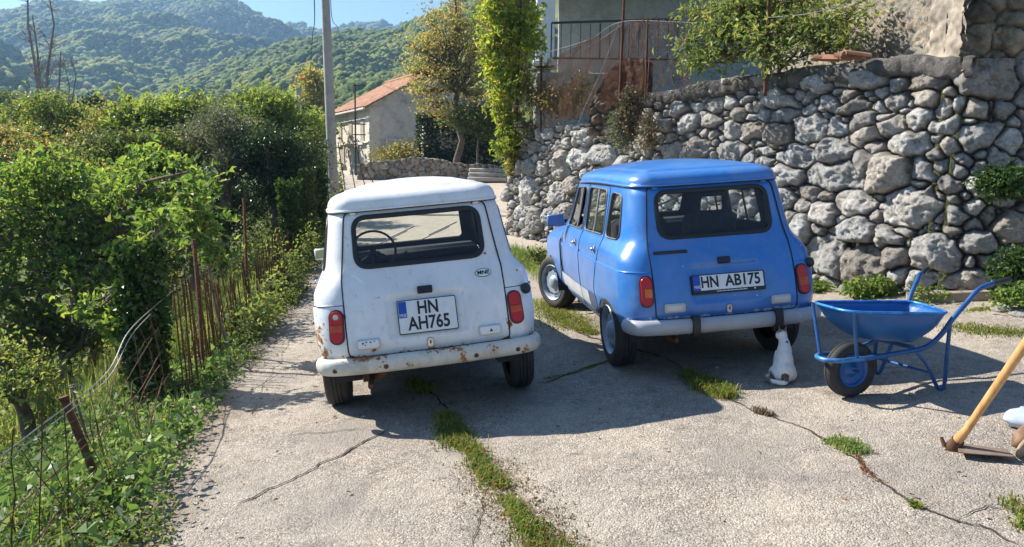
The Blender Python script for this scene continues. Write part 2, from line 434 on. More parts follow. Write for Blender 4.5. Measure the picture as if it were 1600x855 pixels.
def sd_poly(px, py, poly):
    """signed distance to polygon (negative inside)"""
    d = np.full(px.shape, 1e9); ins = np.zeros(px.shape, bool); n = len(poly)
    for i in range(n):
        ax, ay = poly[i]; bx, by = poly[(i+1) % n]; ex, ey = bx-ax, by-ay; wx, wy = px-ax, py-ay
        t = np.clip((wx*ex+wy*ey)/(ex*ex+ey*ey+1e-12), 0, 1); d = np.minimum(d, np.hypot(wx-ex*t, wy-ey*t))
        c = (ay > py) != (by > py)
        with np.errstate(divide='ignore', invalid='ignore'):
            xi = (bx-ax)*(py-ay)/(by-ay+1e-15)+ax
        ins ^= c & (px < xi)
    return np.where(ins, -d, d)
def round_poly(poly, r, n=6):
    """polygon with rounded corners as a dense point list"""
    out = []; k = len(poly)
    for i in range(k):
        p = Vector(poly[i]); a = Vector(poly[i-1]); b = Vector(poly[(i+1) % k])
        da = (a-p).normalized(); db = (b-p).normalized(); ang = da.angle(db); l = min(r/math.tan(ang/2), (a-p).length*.48, (b-p).length*.48)
        p0 = p+da*l; p1 = p+db*l
        for j in range(n+1):
            t = j/n; out.append(tuple(p0*(1-t)**2+p*2*t*(1-t)+p1*t*t))
    res = []
    for i in range(len(out)):
        a = Vector(out[i]); b = Vector(out[(i+1) % len(out)]); m = max(1, int((b-a).length/.04))
        for j in range(m): res.append(tuple(a.lerp(b, j/m)))
    return res
REAR_WIN = round_poly([(-.425, 1.025), (.425, 1.025), (.418, 1.348), (-.418, 1.348)], .085)
TAILGATE = round_poly([(-.528, .462), (.528, .462), (.530, .95), (.475, 1.388), (-.475, 1.388), (-.530, .95)], .05)
QWIN = round_poly([(.125, 1.352), (-.095, 1.330), (-.150, 1.000), (.150, 1.000)], .065)
RWIN = round_poly([(.845, 1.368), (.255, 1.362), (.225, 1.010), (.840, 1.000)], .06)
FWIN = round_poly([(.935, 1.368), (1.335, 1.350), (1.610, .985), (.930, .995)], .055)
RDOOR = round_poly([(.890, 1.392), (.190, 1.392), (.190, .94), (.265, .74), (.365, .56), (.385, .335), (.890, .320)], .05)
FDOOR = round_poly([(.890, 1.392), (1.395, 1.392), (1.685, .985), (1.700, .320), (.890, .320)], .03)
WSCREEN = round_poly([(-.53, 1.02), (.53, 1.02), (.50, 1.345), (-.50, 1.345)], .06)
ARCH = [(.345+0*k, .26) for k in range(1)] + [(.02+.335*math.cos(a), .25+.275*math.sin(a)) for a in np.linspace(0, math.pi, 25)]

def paint_mat(name, col, chips, chipcol, dirt=.25, coat=.35, rough=.32, fade=None):
    m = NT(name); oc = m.coord()
    n = m.noise(3.0, 5); base = m.ramp(n, [(.3, tuple(c*.9 for c in col)), (.7, tuple(min(1, c*1.08) for c in col))])
    if fade: base = m.mix(m.ramp(m.noise(5, 6, .65), [(.52, (0, 0, 0)), (.66, (.6, .6, .6))]), base, fade)
    # road dirt low on the body: a film, thicker towards the sills
    sep = m.new('ShaderNodeSeparateXYZ'); m.link(oc, sep.inputs[0])
    low = m.ramp(sep.outputs['Z'], [(.3, (1, 1, 1)), (.62, (0, 0, 0))])
    df = m.math('MULTIPLY', m.ramp(m.noise(9, 6, .7), [(.38, (0, 0, 0)), (.75, (1, 1, 1))]), low)
    df = m.math('MULTIPLY', df, dirt)
    base = m.mix(df, base, (.22, .17, .12))
    # fine grime specks and runs
    sc = m.new('ShaderNodeMapping'); sc.inputs['Scale'].default_value = (14, 14, 2.4); m.link(oc, sc.inputs[0])
    run = m.ramp(m.noise(1.6, 6, .7, sc.outputs[0]), [(.56, (0, 0, 0)), (.78, (1, 1, 1))])
    base = m.mix(m.math('MULTIPLY', run, .26), base, (.25, .24, .21))
    dust = m.ramp(m.noise(1.9, 7, .72, dist=.5), [(.42, (0, 0, 0)), (.72, (.16, .16, .16))]); base = m.mix(dust, base, (.52, .49, .44))
    fine = m.noise(26, 5, .65); mask = None
    for (p, r, s) in chips:
        v = m.new('ShaderNodeVectorMath', operation='SUBTRACT'); m.link(oc, v.inputs[0]); v.inputs[1].default_value = p
        v2 = m.new('ShaderNodeVectorMath', operation='MULTIPLY'); m.link(v.outputs[0], v2.inputs[0]); v2.inputs[1].default_value = s
        l = m.new('ShaderNodeVectorMath', operation='LENGTH'); m.link(v2.outputs[0], l.inputs[0])
        f = m.math('SUBTRACT', 1.0, m.math('DIVIDE', l.outputs['Value'], r), True)
        mask = f if mask is None else m.math('MAXIMUM', mask, f)
    rough_s = rough
    if mask is not None:
        k = m.math('ADD', m.math('MULTIPLY', mask, .95), m.math('MULTIPLY', m.math('SUBTRACT', fine, .5), 2.6))
        on = m.ramp(k, [(.50, (0, 0, 0)), (.58, (1, 1, 1))])
        halo = m.ramp(k, [(.22, (0, 0, 0)), (.55, (1, 1, 1))])
        if chipcol == 'rust':
            rc = m.ramp(m.noise(40, 4), [(.35, (.10, .035, .012)), (.5, (.30, .11, .03)), (.68, (.45, .22, .07))])
            base = m.mix(m.math('MULTIPLY', halo, .45), base, (.55, .36, .16))
        else: rc = m.ramp(m.noise(30, 3), [(.4, (.42, .44, .46)), (.6, (.62, .63, .62))])
        base = m.mix(on, base, rc)
        rs = m.new('ShaderNodeMix'); rs.inputs[2].default_value = rough; rs.inputs[3].default_value = .8; m.link(on, rs.inputs[0]); rough_s = rs.outputs[0]
    m.set(Base_Color=base, Roughness=rough_s)
    m.b.inputs['Coat Weight'].default_value = coat; m.b.inputs['Coat Roughness'].default_value = .16
    nb = m.bump(m.noise(2.6, 3), .35, .02)
    m.set(Normal=m.bump(m.noise(70, 2), .03, .002, nb))
    return m.mat
def glass_mat(name, tint=(.72, .77, .76), dirt=.10):
    m = NT(name)
    tr = m.new('ShaderNodeBsdfTransparent'); tr.inputs['Color'].default_value = (*tint, 1)
    gl = m.new('ShaderNodeBsdfGlossy'); gl.inputs['Roughness'].default_value = .03; gl.inputs['Color'].default_value = (1, 1, 1, 1)
    df = m.new('ShaderNodeBsdfDiffuse'); df.inputs['Color'].default_value = (.5, .48, .44, 1)
    lw = m.new('ShaderNodeLayerWeight'); lw.inputs['Blend'].default_value = .5; fr_ = m.math('ADD', m.math('MULTIPLY', m.math('POWER', lw.outputs['Facing'], 4.0), .85), .035)
    mx = m.new('ShaderNodeMixShader'); m.link(fr_, mx.inputs[0]); m.link(tr.outputs[0], mx.inputs[1]); m.link(gl.outputs[0], mx.inputs[2])
    m2 = m.new('ShaderNodeMixShader'); m.link(m.math('MULTIPLY', m.noise(5, 6, .7), dirt), m2.inputs[0]); m.link(mx.outputs[0], m2.inputs[1]); m.link(df.outputs[0], m2.inputs[2])
    m.link(m2.outputs[0], m.out.inputs[0]); return m.mat
M_RUBBER = simple('rubber_seal', (.016, .016, .017), .55)
M_SEAM = simple('panel_gap', (.012, .012, .014), .8)
M_TYRE = simple('tyre_rubber', (.030, .029, .028), .78, var=.35, scale=14, bump=.15, bscale=90)
M_TRIM = simple('dark_interior_vinyl', (.018, .020, .026), .7, var=.2)
M_SEAT = simple('seat_cloth', (.035, .035, .045), .85, var=.3, scale=20)
M_CHROME = simple('dull_chrome', (.62, .61, .58), .28, 1.0, var=.15, scale=30)
M_BLACKPL = simple('black_plastic', (.02, .02, .022), .45, var=.2)
M_RED = NT('red_lens').set(Base_Color=(.50, .014, .010), Roughness=.18).mat
M_ORANGE = NT('amber_lens').set(Base_Color=(.72, .17, .012), Roughness=.18).mat
M_LAMPB = NT('lamp_housing').set(Base_Color=(.07, .010, .010), Roughness=.4).mat
M_AMBRED = NT('red_amber_lens').set(Base_Color=(.55, .07, .012), Roughness=.2).mat
M_CLEAR = NT('clear_lens').set(Base_Color=(.62, .61, .58), Roughness=.22).mat
M_GLASS = glass_mat('car_glass', (.90, .93, .92), .035)
M_PLATE = simple('plate_white', (.74, .75, .74), .4, var=.06, scale=25)
M_PBLUE = simple('plate_blue_band', (.012, .07, .42), .4)
M_PINK = simple('plate_ink', (.012, .012, .014), .5)
M_PWHITE = simple('white_print', (.8, .8, .8), .5)
M_RIM_B = simple('painted_steel_rim', (.34, .40, .47), .45, .3, var=.2, scale=18)
M_RIM_W = simple('cream_steel_rim', (.55, .53, .47), .5, .1, var=.25, scale=18)
M_MIRROR = NT('mirror_glass').set(Base_Color=(.8, .82, .84), Roughness=.03, Metallic=1.0).mat
M_RUSTP = simple('rusty_pipe', (.13, .06, .03), .85, .2, var=.6, scale=22, bump=.3)

def text_mesh(name, txt, size, M, mat, parent, depth=.0012, sx=1.0, bold=0.0):
    cu = bpy.data.curves.new(name+'_src', 'FONT'); cu.body = txt; cu.size = size; cu.align_x = 'CENTER'; cu.align_y = 'CENTER'
    cu.extrude = depth; cu.offset = bold; cu.resolution_u = 4
    o = bpy.data.objects.new(name+'_src', cu); C.objects.link(o)
    dg = bpy.context.evaluated_depsgraph_get(); me = bpy.data.meshes.new_from_object(o.evaluated_get(dg))
    bpy.data.objects.remove(o); me.name = name
    me.transform(M @ Matrix.Diagonal((sx, 1, 1, 1))); me.materials.clear(); me.materials.append(mat)
    r = bpy.data.objects.new(name, me); C.objects.link(r); r.parent = parent; return r

def make_wheel(parent, x, y, z, steer, rim_mat, R=.288, wdt=.165, camber=0.0):
    s = 1 if x > 0 else -1
    e = empty('wheel', (x, y, z)); e.parent = parent; e.rotation_euler = (0, camber, steer)
    h = wdt/2; t = MB()
    prof = [(-h+.012, .188), (-h+.002, .205), (-h-.006, .235), (-h-.002, .262), (-h+.012, .279), (-h+.03, R-.002), (-.030, R), (-.029, R-.007), (-.023, R-.007), (-.022, R), (-.003, R), (-.002, R-.007), (.003, R-.007), (.004, R), (.022, R), (.023, R-.007), (.029, R-.007), (.030, R), (h-.03, R-.002), (h-.012, .279), (h+.002, .262), (h+.006, .235), (h-.002, .205), (h-.012, .188)]
    t.lathe(prof, 'x', 48); o = t.build('tyre', M_TYRE, e, angle=35)
    r = MB(); q = s
    r.lathe([(q*(h-.004), .196), (q*(h+.002), .192), (q*(h-.012), .180), (q*(h-.045), .172), (q*(h-.050), .160), (q*(h-.030), .140), (q*(h-.022), .115), (q*(h-.034), .085), (q*(h-.028), .070), (q*(h-.006), .060), (q*(h+.004), .045), (q*(h+.006), .0)], 'x', 40)
    sl = r
    for k in range(10):
        a = 2*math.pi*k/10; c = (q*(h-.034), .128*math.cos(a), .128*math.sin(a)); v = []
        for j in range(12):
            b = 2*math.pi*j/12; u, vv = .013*math.cos(b), .022*math.sin(b)
            rr = .132+u; aa = a+vv/.13
            v.append((q*(h-.0215-abs(u)*.3), rr*math.cos(aa), rr*math.sin(aa)))
        sl.add(v, [tuple(range(12))], 1)
    r.build('rim', [rim_mat, M_SEAM], e, angle=50)
    return e

def make_car(kind):
    white = kind == 'white'
    if white:
        chips = [((-.70, -.47, .60), .12, (1, 1, .75)), ((-.66, -.50, .50), .10, (1, 1, 1)), ((-.735, -.40, .80), .05, (1, 1, 2)), ((-.50, -.60, .462), .07, (.7, 1, 2)), ((.50, -.60, .462), .05, (1, 1, 2)), ((0, -.62, .455), .17, (.35, 1, 5)), ((-.53, -.55, .70), .03, (1, 1, .3)), ((.53, -.60, .56), .03, (1, 1, .4)), ((-.60, -.50, .80), .03, (.5, 1, 2)), ((.43, -.42, 1.03), .02, (1, 1, 1)), ((-.44, -.42, 1.02), .02, (.5, 1, 1)), ((.40, -.30, 1.39), .03, (1, 1, 1)), ((.40, -.41, 1.02), .03, (1, 1, 1)), ((-.72, 1.1, .34), .3, (1, .3, 2)), ((.68, -.50, .48), .07, (1, 1, 1)), ((-.36, -.62, .50), .03, (1, 1, 1))]
        paint = paint_mat('cream_white_paint', (.80, .81, .81), chips, 'rust', .35, .25, .36, fade=(.68, .69, .68))
        bmat = paint_mat('cream_bumper_paint', (.66, .645, .57), [((-.60, -.62, .40), .065, (1, 1, 1)), ((-.33, -.68, .42), .085, (1, 1, 1)), ((-.16, -.70, .41), .05, (1, 1, 1)), ((.20, -.70, .40), .06, (1, 1, 1)), ((.38, -.69, .42), .07, (1, 1, 1)), ((.62, -.65, .40), .06, (1, 1, 1)), ((-.72, -.52, .42), .06, (1, 1, 1)), ((.10, -.66, .47), .14, (.5, 1, 3.5)), ((-.40, -.66, .47), .14, (.6, 1, 3.5))], 'rust', .6, .1, .45, fade=(.33, .32, .30))
        rim = M_RIM_W
    else:
        chips = [((-.64, -.52, .66), .035, (1, 1, 1.6)), ((.23, -.63, .585), .045, (.8, 1, 2.4)), ((.36, -.64, .475), .16, (.55, 1, 7)), ((-.34, -.64, .463), .22, (.5, 1, 7)), ((.0, -.64, .458), .2, (.5, 1, 7)), ((-.73, 1.25, .82), .05, (1, .8, 3)), ((-.74, .55, .74), .02, (1, 1, 1))]
        paint = paint_mat('sky_blue_paint', (.034, .185, .53), chips, 'chip', .30, .35, .30, fade=(.055, .215, .53))
        bmat = paint_mat('pale_blue_grey_bumper', (.36, .385, .43), [((-.60, -.62, .42), .05, (1, 1, 1)), ((.5, -.66, .40), .08, (1, 1, 1))], 'chip', .4, .2, .4)
        rim = M_RIM_B
    if white: Rm = [[0.9798, -0.1719, -0.1021], [0.1734, 0.9848, 0.0066], [0.0994, -0.0242, 0.9948]]; T = (-.579, 5.519, .007)
    else: Rm = [[0.9881, -0.1351, -0.0734], [0.1335, 0.9907, -0.0259], [0.0762, 0.0158, 0.997]]; T = (1.5, 6.036, .198)
    root = empty('hatchback_car')
    root.matrix_world = Matrix([Rm[i]+[T[i]] for i in range(3)]+[[0, 0, 0, 1]])
    # ---- shell: every cell of one fine skin goes to the part it belongs to
    zs = np.concatenate([np.arange(.27, .78, .0135), np.arange(.780, .83, .006), np.arange(.836, 1.41, .0115)])
    zs = np.append(zs[zs < 1.404], 1.405); nz = len(zs)
    X, Y = zip(*[outline(z) for z in zs]); X = np.array(X); Y = np.array(Y); n = X.shape[1]; Z = np.repeat(zs[:, None], n, 1)
    V = np.stack([X, Y, Z], -1).reshape(-1, 3)
    i = (np.arange(nz-1)[:, None]*n+np.arange(n)[None]); j = (np.arange(nz-1)[:, None]*n+((np.arange(n)+1) % n)[None])
    Fq = np.stack([i, j, j+n, i+n], -1).reshape(-1, 4)
    ctr = V[Fq].mean(1); cx_, cy_, cz_ = ctr.T
    idx = np.arange(n); half = 56+14+150+8+24
    col = np.tile(idx, nz-1); m_ = np.minimum(col, n-col)
    isrear = (m_ < 56+9); isfront = (m_ >= 56+14+150+4); isside = ~isrear & ~isfront
    sideany = (m_ >= 56+4) & ~isfront
    cat = np.full(len(Fq), 0)
    L = np.where(cx_ < 0, 0, 1)
    tg = isrear & (sd_poly(cx_, cz_, TAILGATE) < 0); cat[tg] = 1
    cat[isrear & (sd_poly(cx_, cz_, REAR_WIN) < 0)] = 2
    fd = isside & (sd_poly(cy_, cz_, FDOOR) < 0); rd = isside & (sd_poly(cy_, cz_, RDOOR) < 0)
    cat[fd & (L == 0)] = 3; cat[fd & (L == 1)] = 4; cat[rd & (L == 0)] = 5; cat[rd & (L == 1)] = 6
    for k, W_ in ((7, FWIN), (9, RWIN), (11, QWIN)):
        ins = sideany & (sd_poly(cy_, cz_, W_) < 0); cat[ins & (L == 0)] = k; cat[ins & (L == 1)] = k+1
    cat[isfront & (sd_poly(cx_, cz_, WSCREEN) < 0)] = 13
    ar = sideany & (sd_poly(cy_, cz_, ARCH) < 0); cat[ar] = 99
    cat[isfront & (cz_ < .93)] = 99
    cat[(cz_ < .318) & sideany & (cy_ > .4)] = 0
    cat[(cz_ < .36) & (cy_ < -.2)] = 99
    def piece(name, sel, mat, parent, inset=0.0):
        f = Fq[sel]; u, inv = np.unique(f, return_inverse=True)
        v = V[u].copy()
        if inset:
            c0 = np.array([0, .6, 0]); d = v-c0; d[:, 2] = 0; d /= np.linalg.norm(d, axis=1)[:, None]; v -= d*inset
        return raw_mesh(name, v, inv.reshape(-1, 4), mat, parent)
    body = piece('body', cat == 0, paint, root)
    tail = piece('tailgate', cat == 1, paint, root)
    piece('window_pane', cat == 2, M_GLASS, tail, .006)
    doors = {}
    for k, nm in ((3, 'front_door'), (4, 'front_door'), (5, 'rear_door'), (6, 'rear_door')): doors[k] = piece(nm, cat == k, paint, root)
    fgl = cat == 7
    if not white: fgl = fgl & ~((cy_ < 1.16))   # the rear half of the driver's sliding window stands open
    piece('window_pane', fgl, M_GLASS, doors[3], .006); piece('window_pane', cat == 8, M_GLASS, doors[4], .006)
    piece('window_pane', cat == 9, M_GLASS, doors[5], .006); piece('window_pane', cat == 10, M_GLASS, doors[6], .006)
    piece('quarter_window', cat == 11, M_GLASS, root, .006); piece('quarter_window', cat == 12, M_GLASS, root, .006)
    piece('windscreen', cat == 13, M_GLASS, root, .004)
    # lining inside the same skin
    Xi, Yi = zip(*[outline(z, .022) for z in zs]); Vi = np.stack([np.array(Xi), np.array(Yi), Z], -1).reshape(-1, 3)
    sel = np.isin(cat, (0, 1, 3, 4, 5, 6)) & (cz_ > .40); f = Fq[sel]; u, inv = np.unique(f, return_inverse=True)
    raw_mesh('interior_lining', Vi[u], inv.reshape(-1, 4)[:, ::-1], M_TRIM, root)
    # ---- seals and panel gaps lie on the skin
    def on_rear(poly, off): return [(x, rear_y(x, z)-off, z) for x, z in poly]
    def on_side(poly, s, off): return [(s*(float(side_x(y, z))+off), y, z) for y, z in poly]
    q = MB(); q.tube(on_rear(REAR_WIN, .001), .017, 8, closed=True, squash=.55); q.build('window_seal', M_RUBBER, tail)
    sealm = M_RUBBER if white else simple('grey_window_rubber', (.10, .11, .12), .6)
    for s, a, b in ((-1, 3, 5), (1, 4, 6)):
        for W_, par in ((FWIN, doors[a]), (RWIN, doors[b]), (QWIN, root)):
            q = MB(); q.tube(on_side(W_, s, .000), .010, 6, closed=True, squash=.7); q.build('window_seal', sealm, par)
        for yb, par in ((1.16, doors[a]), (.53, doors[b])):
            q = MB(); q.tube([(s*(float(side_x(yb+.0*(z-1), z))-.002), yb+(.10*(1-z) if par == doors[a] else 0), z) for z in np.linspace(.995, 1.36, 6)], .010, 6); q.build('window_bar', simple('alloy_window_bar', (.38, .37, .36), .4, .6) if s < 0 else M_BLACKPL, par)
        for P_, par in ((FDOOR, doors[a]), (RDOOR, doors[b])):
            q = MB(); q.tube(on_side(P_, s, -.0005), .0042, 5, closed=True); q.build('door_gap', M_SEAM, par)
    q = MB(); q.tube(on_rear(TAILGATE, -.0005), .0050, 5, closed=True); q.build('tailgate_gap', M_SEAM, tail)
    q = MB(); q.tube([(x, 1.82-.0*x, z) for x, z in []] or [(x, float(tab(_yf, z))+.004, z) for x, z in WSCREEN], .014, 6, closed=True); q.build('windscreen_seal', M_RUBBER, root)
    # rear wing crease; on the white car a dark line paints its shade
    for s in (-1, 1):
        q = MB(); pts = [(s*(float(side_x(y, .802))-.001), y, .802) for y in np.linspace(.26, -.40, 14)]
        pts += [(s*x, rear_y(x, .800)+.001, .800) for x in (.70, .67, .63, .58, .535)]
        q.tube(pts, .0028, 5); q.build('wing_crease', paint if not white else M_SEAM, root)
    # ---- roof: domed cap with a raised middle panel and rain gutter
    def ring(d, zoff):
        z0 = 1.402; w_ = smooth_tab(_wz, z0)+.006-d; y0 = smooth_tab(_yr, z0)-.030+d; y1 = 1.475-d; r = max(.16-d, .035); r = min(r, w_*.95)
        xs = []; ys = []
        for (ccx, ccy, a0) in ((w_-r, y0+r, -90), (w_-r, y1-r, 0), (-(w_-r), y1-r, 90), (-(w_-r), y0+r, 180)):
            for t in np.linspace(0, 90, 12): a = math.radians(a0+t); xs.append(ccx+r*math.cos(a)); ys.append(ccy+r*math.sin(a))
        # resample evenly along long edges
        P = np.array([xs, ys]).T; out = []
        segs = {11: 10, 23: 6, 35: 10, 47: 6}
        segs = {11: 24, 23: 12, 35: 24, 47: 12}
        for k in range(48):
            out.append(P[k])
            if k in segs:
                for t in np.linspace(0, 1, segs[k]+2)[1:-1]: out.append(P[k]*(1-t)+P[(k+1) % 48]*t)
        P = np.array(out); x, y = P.T
        x2, _ = deform(x, y, np.full_like(x, 1.40), 0, 0)
        yy = y + .025*(np.abs(x)/.57)**2*(y < .2)*max(0, 1-d/.3) - .03*(np.abs(x)/.57)**2*(y > .9)*max(0, 1-d/.3)
        arch = .020*np.sin(np.clip((y+.3)/1.75, 0, 1)*math.pi)
        crown = np.full_like(x, zoff) + arch
        return np.stack([x2, yy, 1.392+crown], -1)
    prof = [(.012, -.004), (-.006, -.006), (-.012, .002), (-.010, .012), (.000, .014), (.002, .030), (.012, .050), (.034, .071), (.070, .086), (.110, .095), (.128, .098), (.136, .105), (.20, .114), (.30, .134), (.42, .146), (.52, .151), (.575, .152)]
    prof = [(d, h*(1.24 if white else 1.04) if h > .02 else h) for d, h in prof]
    rings = [ring(d, h) for d, h in prof]; nn = len(rings[0]); Vr = np.concatenate(rings)
    a = (np.arange(len(prof)-1)[:, None]*nn+np.arange(nn)[None]); b = (np.arange(len(prof)-1)[:, None]*nn+((np.arange(nn)+1) % nn)[None])
    Fr = np.stack([a, b, b+nn, a+nn], -1).reshape(-1, 4)
    q = MB(); q.add(Vr, Fr.tolist()+[tuple(range((len(prof)-1)*nn, len(prof)*nn))]); roof = q.build('roof', paint, root, angle=70, fix=False)
    lin = [ring(d+.03, h-.03) for d, h in prof[6:-2]]; Vl = np.concatenate(lin); kk = len(lin)
    a = (np.arange(kk-1)[:, None]*nn+np.arange(nn)[None]); b = (np.arange(kk-1)[:, None]*nn+((np.arange(nn)+1) % nn)[None])
    q = MB(); q.add(Vl, np.stack([a, b, b+nn, a+nn], -1).reshape(-1, 4).tolist()+[tuple(range((kk-1)*nn, kk*nn))]); q.build('roof_lining', M_TRIM, root)
    gt = ring(-.004, -.004); q = MB(); q.tube(gt.tolist(), .0055, 5, closed=True); q.build('rain_gutter', M_SEAM, root)
    for s in (-1, 1):
        q = MB(); q.box((s*.415, rear_y(.41, 1.385)-.012, 1.388), (.040, .022, .042), bev=.006, M=Matrix.Rotation(-.35, 3, 'X').to_4x4()); q.build('hinge', paint, tail)
    # ---- front end: wings, bonnet, nose
    ysec = [1.815, 1.9, 2.05, 2.2, 2.35, 2.5, 2.65, 2.78, 2.88, 2.95, 2.985]
    V2 = []
    ts = np.linspace(0, 1, 61)
    for yy in ysec:
        k = (yy-1.815)/1.17; nose = sstep(2.7, 2.99, yy)
        wb = .728-.02*k-.10*nose; top = .975-.10*k-.10*nose; bot = .33
        pts = [(0, top), (.30, top-.004), (.50, top-.022), (.60, top-.045), (wb-.05, top-.085), (wb-.012, top-.13), (wb, top-.20), (wb, .60), (wb-.008, .48), (wb-.03, .38), (wb-.06, bot)]
        xs = [p[0] for p in pts]; zz = [p[1] for p in pts]
        u = np.concatenate([[0], np.cumsum(np.hypot(np.diff(xs), np.diff(zz)))]); u /= u[-1]
        hx = np.interp(ts, u, xs); hz = np.interp(ts, u, zz)
        V2.append(np.stack([np.concatenate([-hx[::-1], hx[1:]]), np.full(121, yy), np.concatenate([hz[::-1], hz[1:]])], -1))
    # finer in y for a clean arch
    yf = np.linspace(1.815, 2.985, 70); V2 = np.array(V2); Vf = np.stack([np.stack([np.interp(yf, ysec, V2[:, k_, c_]) for c_ in range(3)], -1) for k_ in range(121)], 1)
    Ff = grid_faces(70, 121); Vf = Vf.reshape(-1, 3); cf = Vf[Ff].mean(1)
    hole = ((cf[:, 1]-2.43)**2/.35**2+(cf[:, 2]-.25)**2/.33**2 < 1) & (np.abs(cf[:, 0]) > .5)
    hood = (np.abs(cf[:, 0]) < .56) & (cf[:, 2] > .75)
    for nm, s_ in (('front_wing', ~hole & ~hood & (cf[:, 0] < 0)), ('front_wing', ~hole & ~hood & (cf[:, 0] > 0)), ('bonnet', ~hole & hood)):
        f = Ff[s_]; u, inv = np.unique(f, return_inverse=True); raw_mesh(nm, Vf[u], inv.reshape(-1, 4)[:, ::-1], paint, root)
    q = MB(); q.box((0, 2.965, .60), (1.16, .03, .40), bev=.012); q.build('nose_panel', paint, root)
    for s in (-1, 1):
        q = MB(); q.lathe([(2.95, .085), (2.99, .088), (3.0, .07), (3.004, 0)], 'y', 24, (s*.48, 0, .68)); q.build('headlight', M_CLEAR, root)
    q = MB(); q.tube([(-.73, 2.80, .42), (-.70, 2.97, .42), (-.5, 3.03, .42), (.5, 3.03, .42), (.70, 2.97, .42), (.73, 2.80, .42)], .045, 10, squash=.55); q.build('front_bumper', bmat, root)
    q = MB(); q.tube([(s_*.735*1.0, 1.815, .0) for s_ in ()] or [(-.728, 1.812, .40), (-.735, 1.812, .8), (-.66, 1.812, .93)], .004, 5); q.build('wing_gap', M_SEAM, root)
    # ---- underbody, wheel housings
    q = MB(); q.box((0, 1.15, .36), (1.18, 3.1, .10), bev=.03); q.box((0, -.33, .44), (1.18, .42, .06)); q.tube([(-.66, 0, .285), (.66, 0, .285)], .028, 8); q.build('underbody', M_TRIM, root)
    for s in (-1, 1):
        for (yc, rad) in ((0.0, .335), (2.43, .345)):
            q = MB(); arc = [(yc+rad*math.cos(a), .25+rad*.82*math.sin(a)) for a in np.linspace(0, math.pi, 16)]; v = []; f = []
            for (yy, zz) in arc:
                v += [(s*.47, yy, zz), (s*(float(side_x(yy, zz))-.012 if yc < 1 else .715), yy, zz)]
            for k in range(15): f.append((2*k, 2*k+1, 2*k+3, 2*k+2))
            f.append(tuple(2*k for k in range(16))); q.add(v, f); q.build('wheel_housing', M_TRIM, root)
    # ---- wheels
    if white: wl = [(-.655, 0, .288+.022, 0), (.655, 0, .288-.026, 0), (-.65, 2.43, .30, .05), (.65, 2.43, .28, .05)]
    else: wl = [(-.645, 0, .285, 0), (.645, 0, .285, 0), (-.655, 2.43, .29, .42), (.655, 2.43, .29, .40)]
    for (x, y, z, st) in wl: make_wheel(root, x, y, z, st, rim)
    # ---- rear bumper
    bp = [(-.712, -.48), (-.709, -.52), (-.697, -.56), (-.672, -.598), (-.63, -.628), (-.56, -.648), (-.40, -.668), (-.2, -.682), (0, -.686)]
    bp = bp+[(-x, y) for x, y in bp[-2::-1]]
    q = MB(); sec = [(.0, .056), (.022, .048), (.036, .026), (.040, 0), (.036, -.026), (.022, -.048), (0, -.056), (-.012, -.05), (-.012, .05)]
    P = [Vector((x, y, 0)) for x, y in bp]; fine = []
    for k in range(len(P)-1):
        for t in (0, .33, .66): fine.append(P[k].lerp(P[k+1], t))
    fine.append(P[-1]); v = []; f = []; k_ = len(fine); ns = len(sec)
    for i_, p in enumerate(fine):
        a = fine[max(0, i_-1)]; b = fine[min(k_-1, i_+1)]; t = (b-a).normalized(); nrm = Vector((t.y, -t.x, 0))
        for (o, h) in sec: v.append((p.x+nrm.x*o, p.y+nrm.y*o, .418+h*(1 if abs(p.x) < .70 else .93)))
    for i_ in range(k_-1):
        for j_ in range(ns): f.append((i_*ns+j_, i_*ns+(j_+1) % ns, (i_+1)*ns+(j_+1) % ns, (i_+1)*ns+j_))
    f += [tuple(range(ns)), tuple(range((k_-1)*ns, k_*ns))]; q.add(v, f)
    bumper = q.build('rear_bumper', bmat, root, angle=60)
    if white:
        for x in (-.62, -.30, .28, .56):
            q = MB()
            yb = np.interp(abs(x), [0, .2, .4, .56, .66], [-.686, -.682, -.668, -.648, -.615]); q.lathe([(yb-.038, .016), (yb-.045, .014), (yb-.047, 0)], 'y', 10, (x, 0, .405))
            q.build('bolt', M_RUSTP, bumper)
    else:
        for x in (-.275, .335):
            q = MB(); pr = [(-.045, .075), (-.058, .06), (-.064, .0), (-.058, -.06), (-.045, -.075), (.0, -.075), (.0, .075)]
            q.prism([(-.672+a, .418+b) for a, b in pr], x-.026, x+.026, plane='yz'); q.build('overrider', M_BLACKPL, bumper)
    # ---- tail lamps
    def on_skin(x, z):
        e = .004; y0 = rear_y(x, z); dx = (rear_y(x+e, z)-rear_y(x-e, z))/(2*e); dz = (rear_y(x, z+e)-rear_y(x, z-e))/(2*e)
        nr = Vector((dx, -1, dz)).normalized(); rt = Vector((1, dx, 0)).normalized(); up = rt.cross(nr)*-1
        up = nr.cross(rt)*1.0
        if up.z < 0: up = -up
        return Vector((x, y0, z)), rt, up, nr
    def frame(x, z, off=0.0):
        p, rt, up, nr = on_skin(x, z); p = p+nr*off
        return Matrix(((rt.x, up.x, nr.x, p.x), (rt.y, up.y, nr.y, p.y), (rt.z, up.z, nr.z, p.z), (0, 0, 0, 1)))
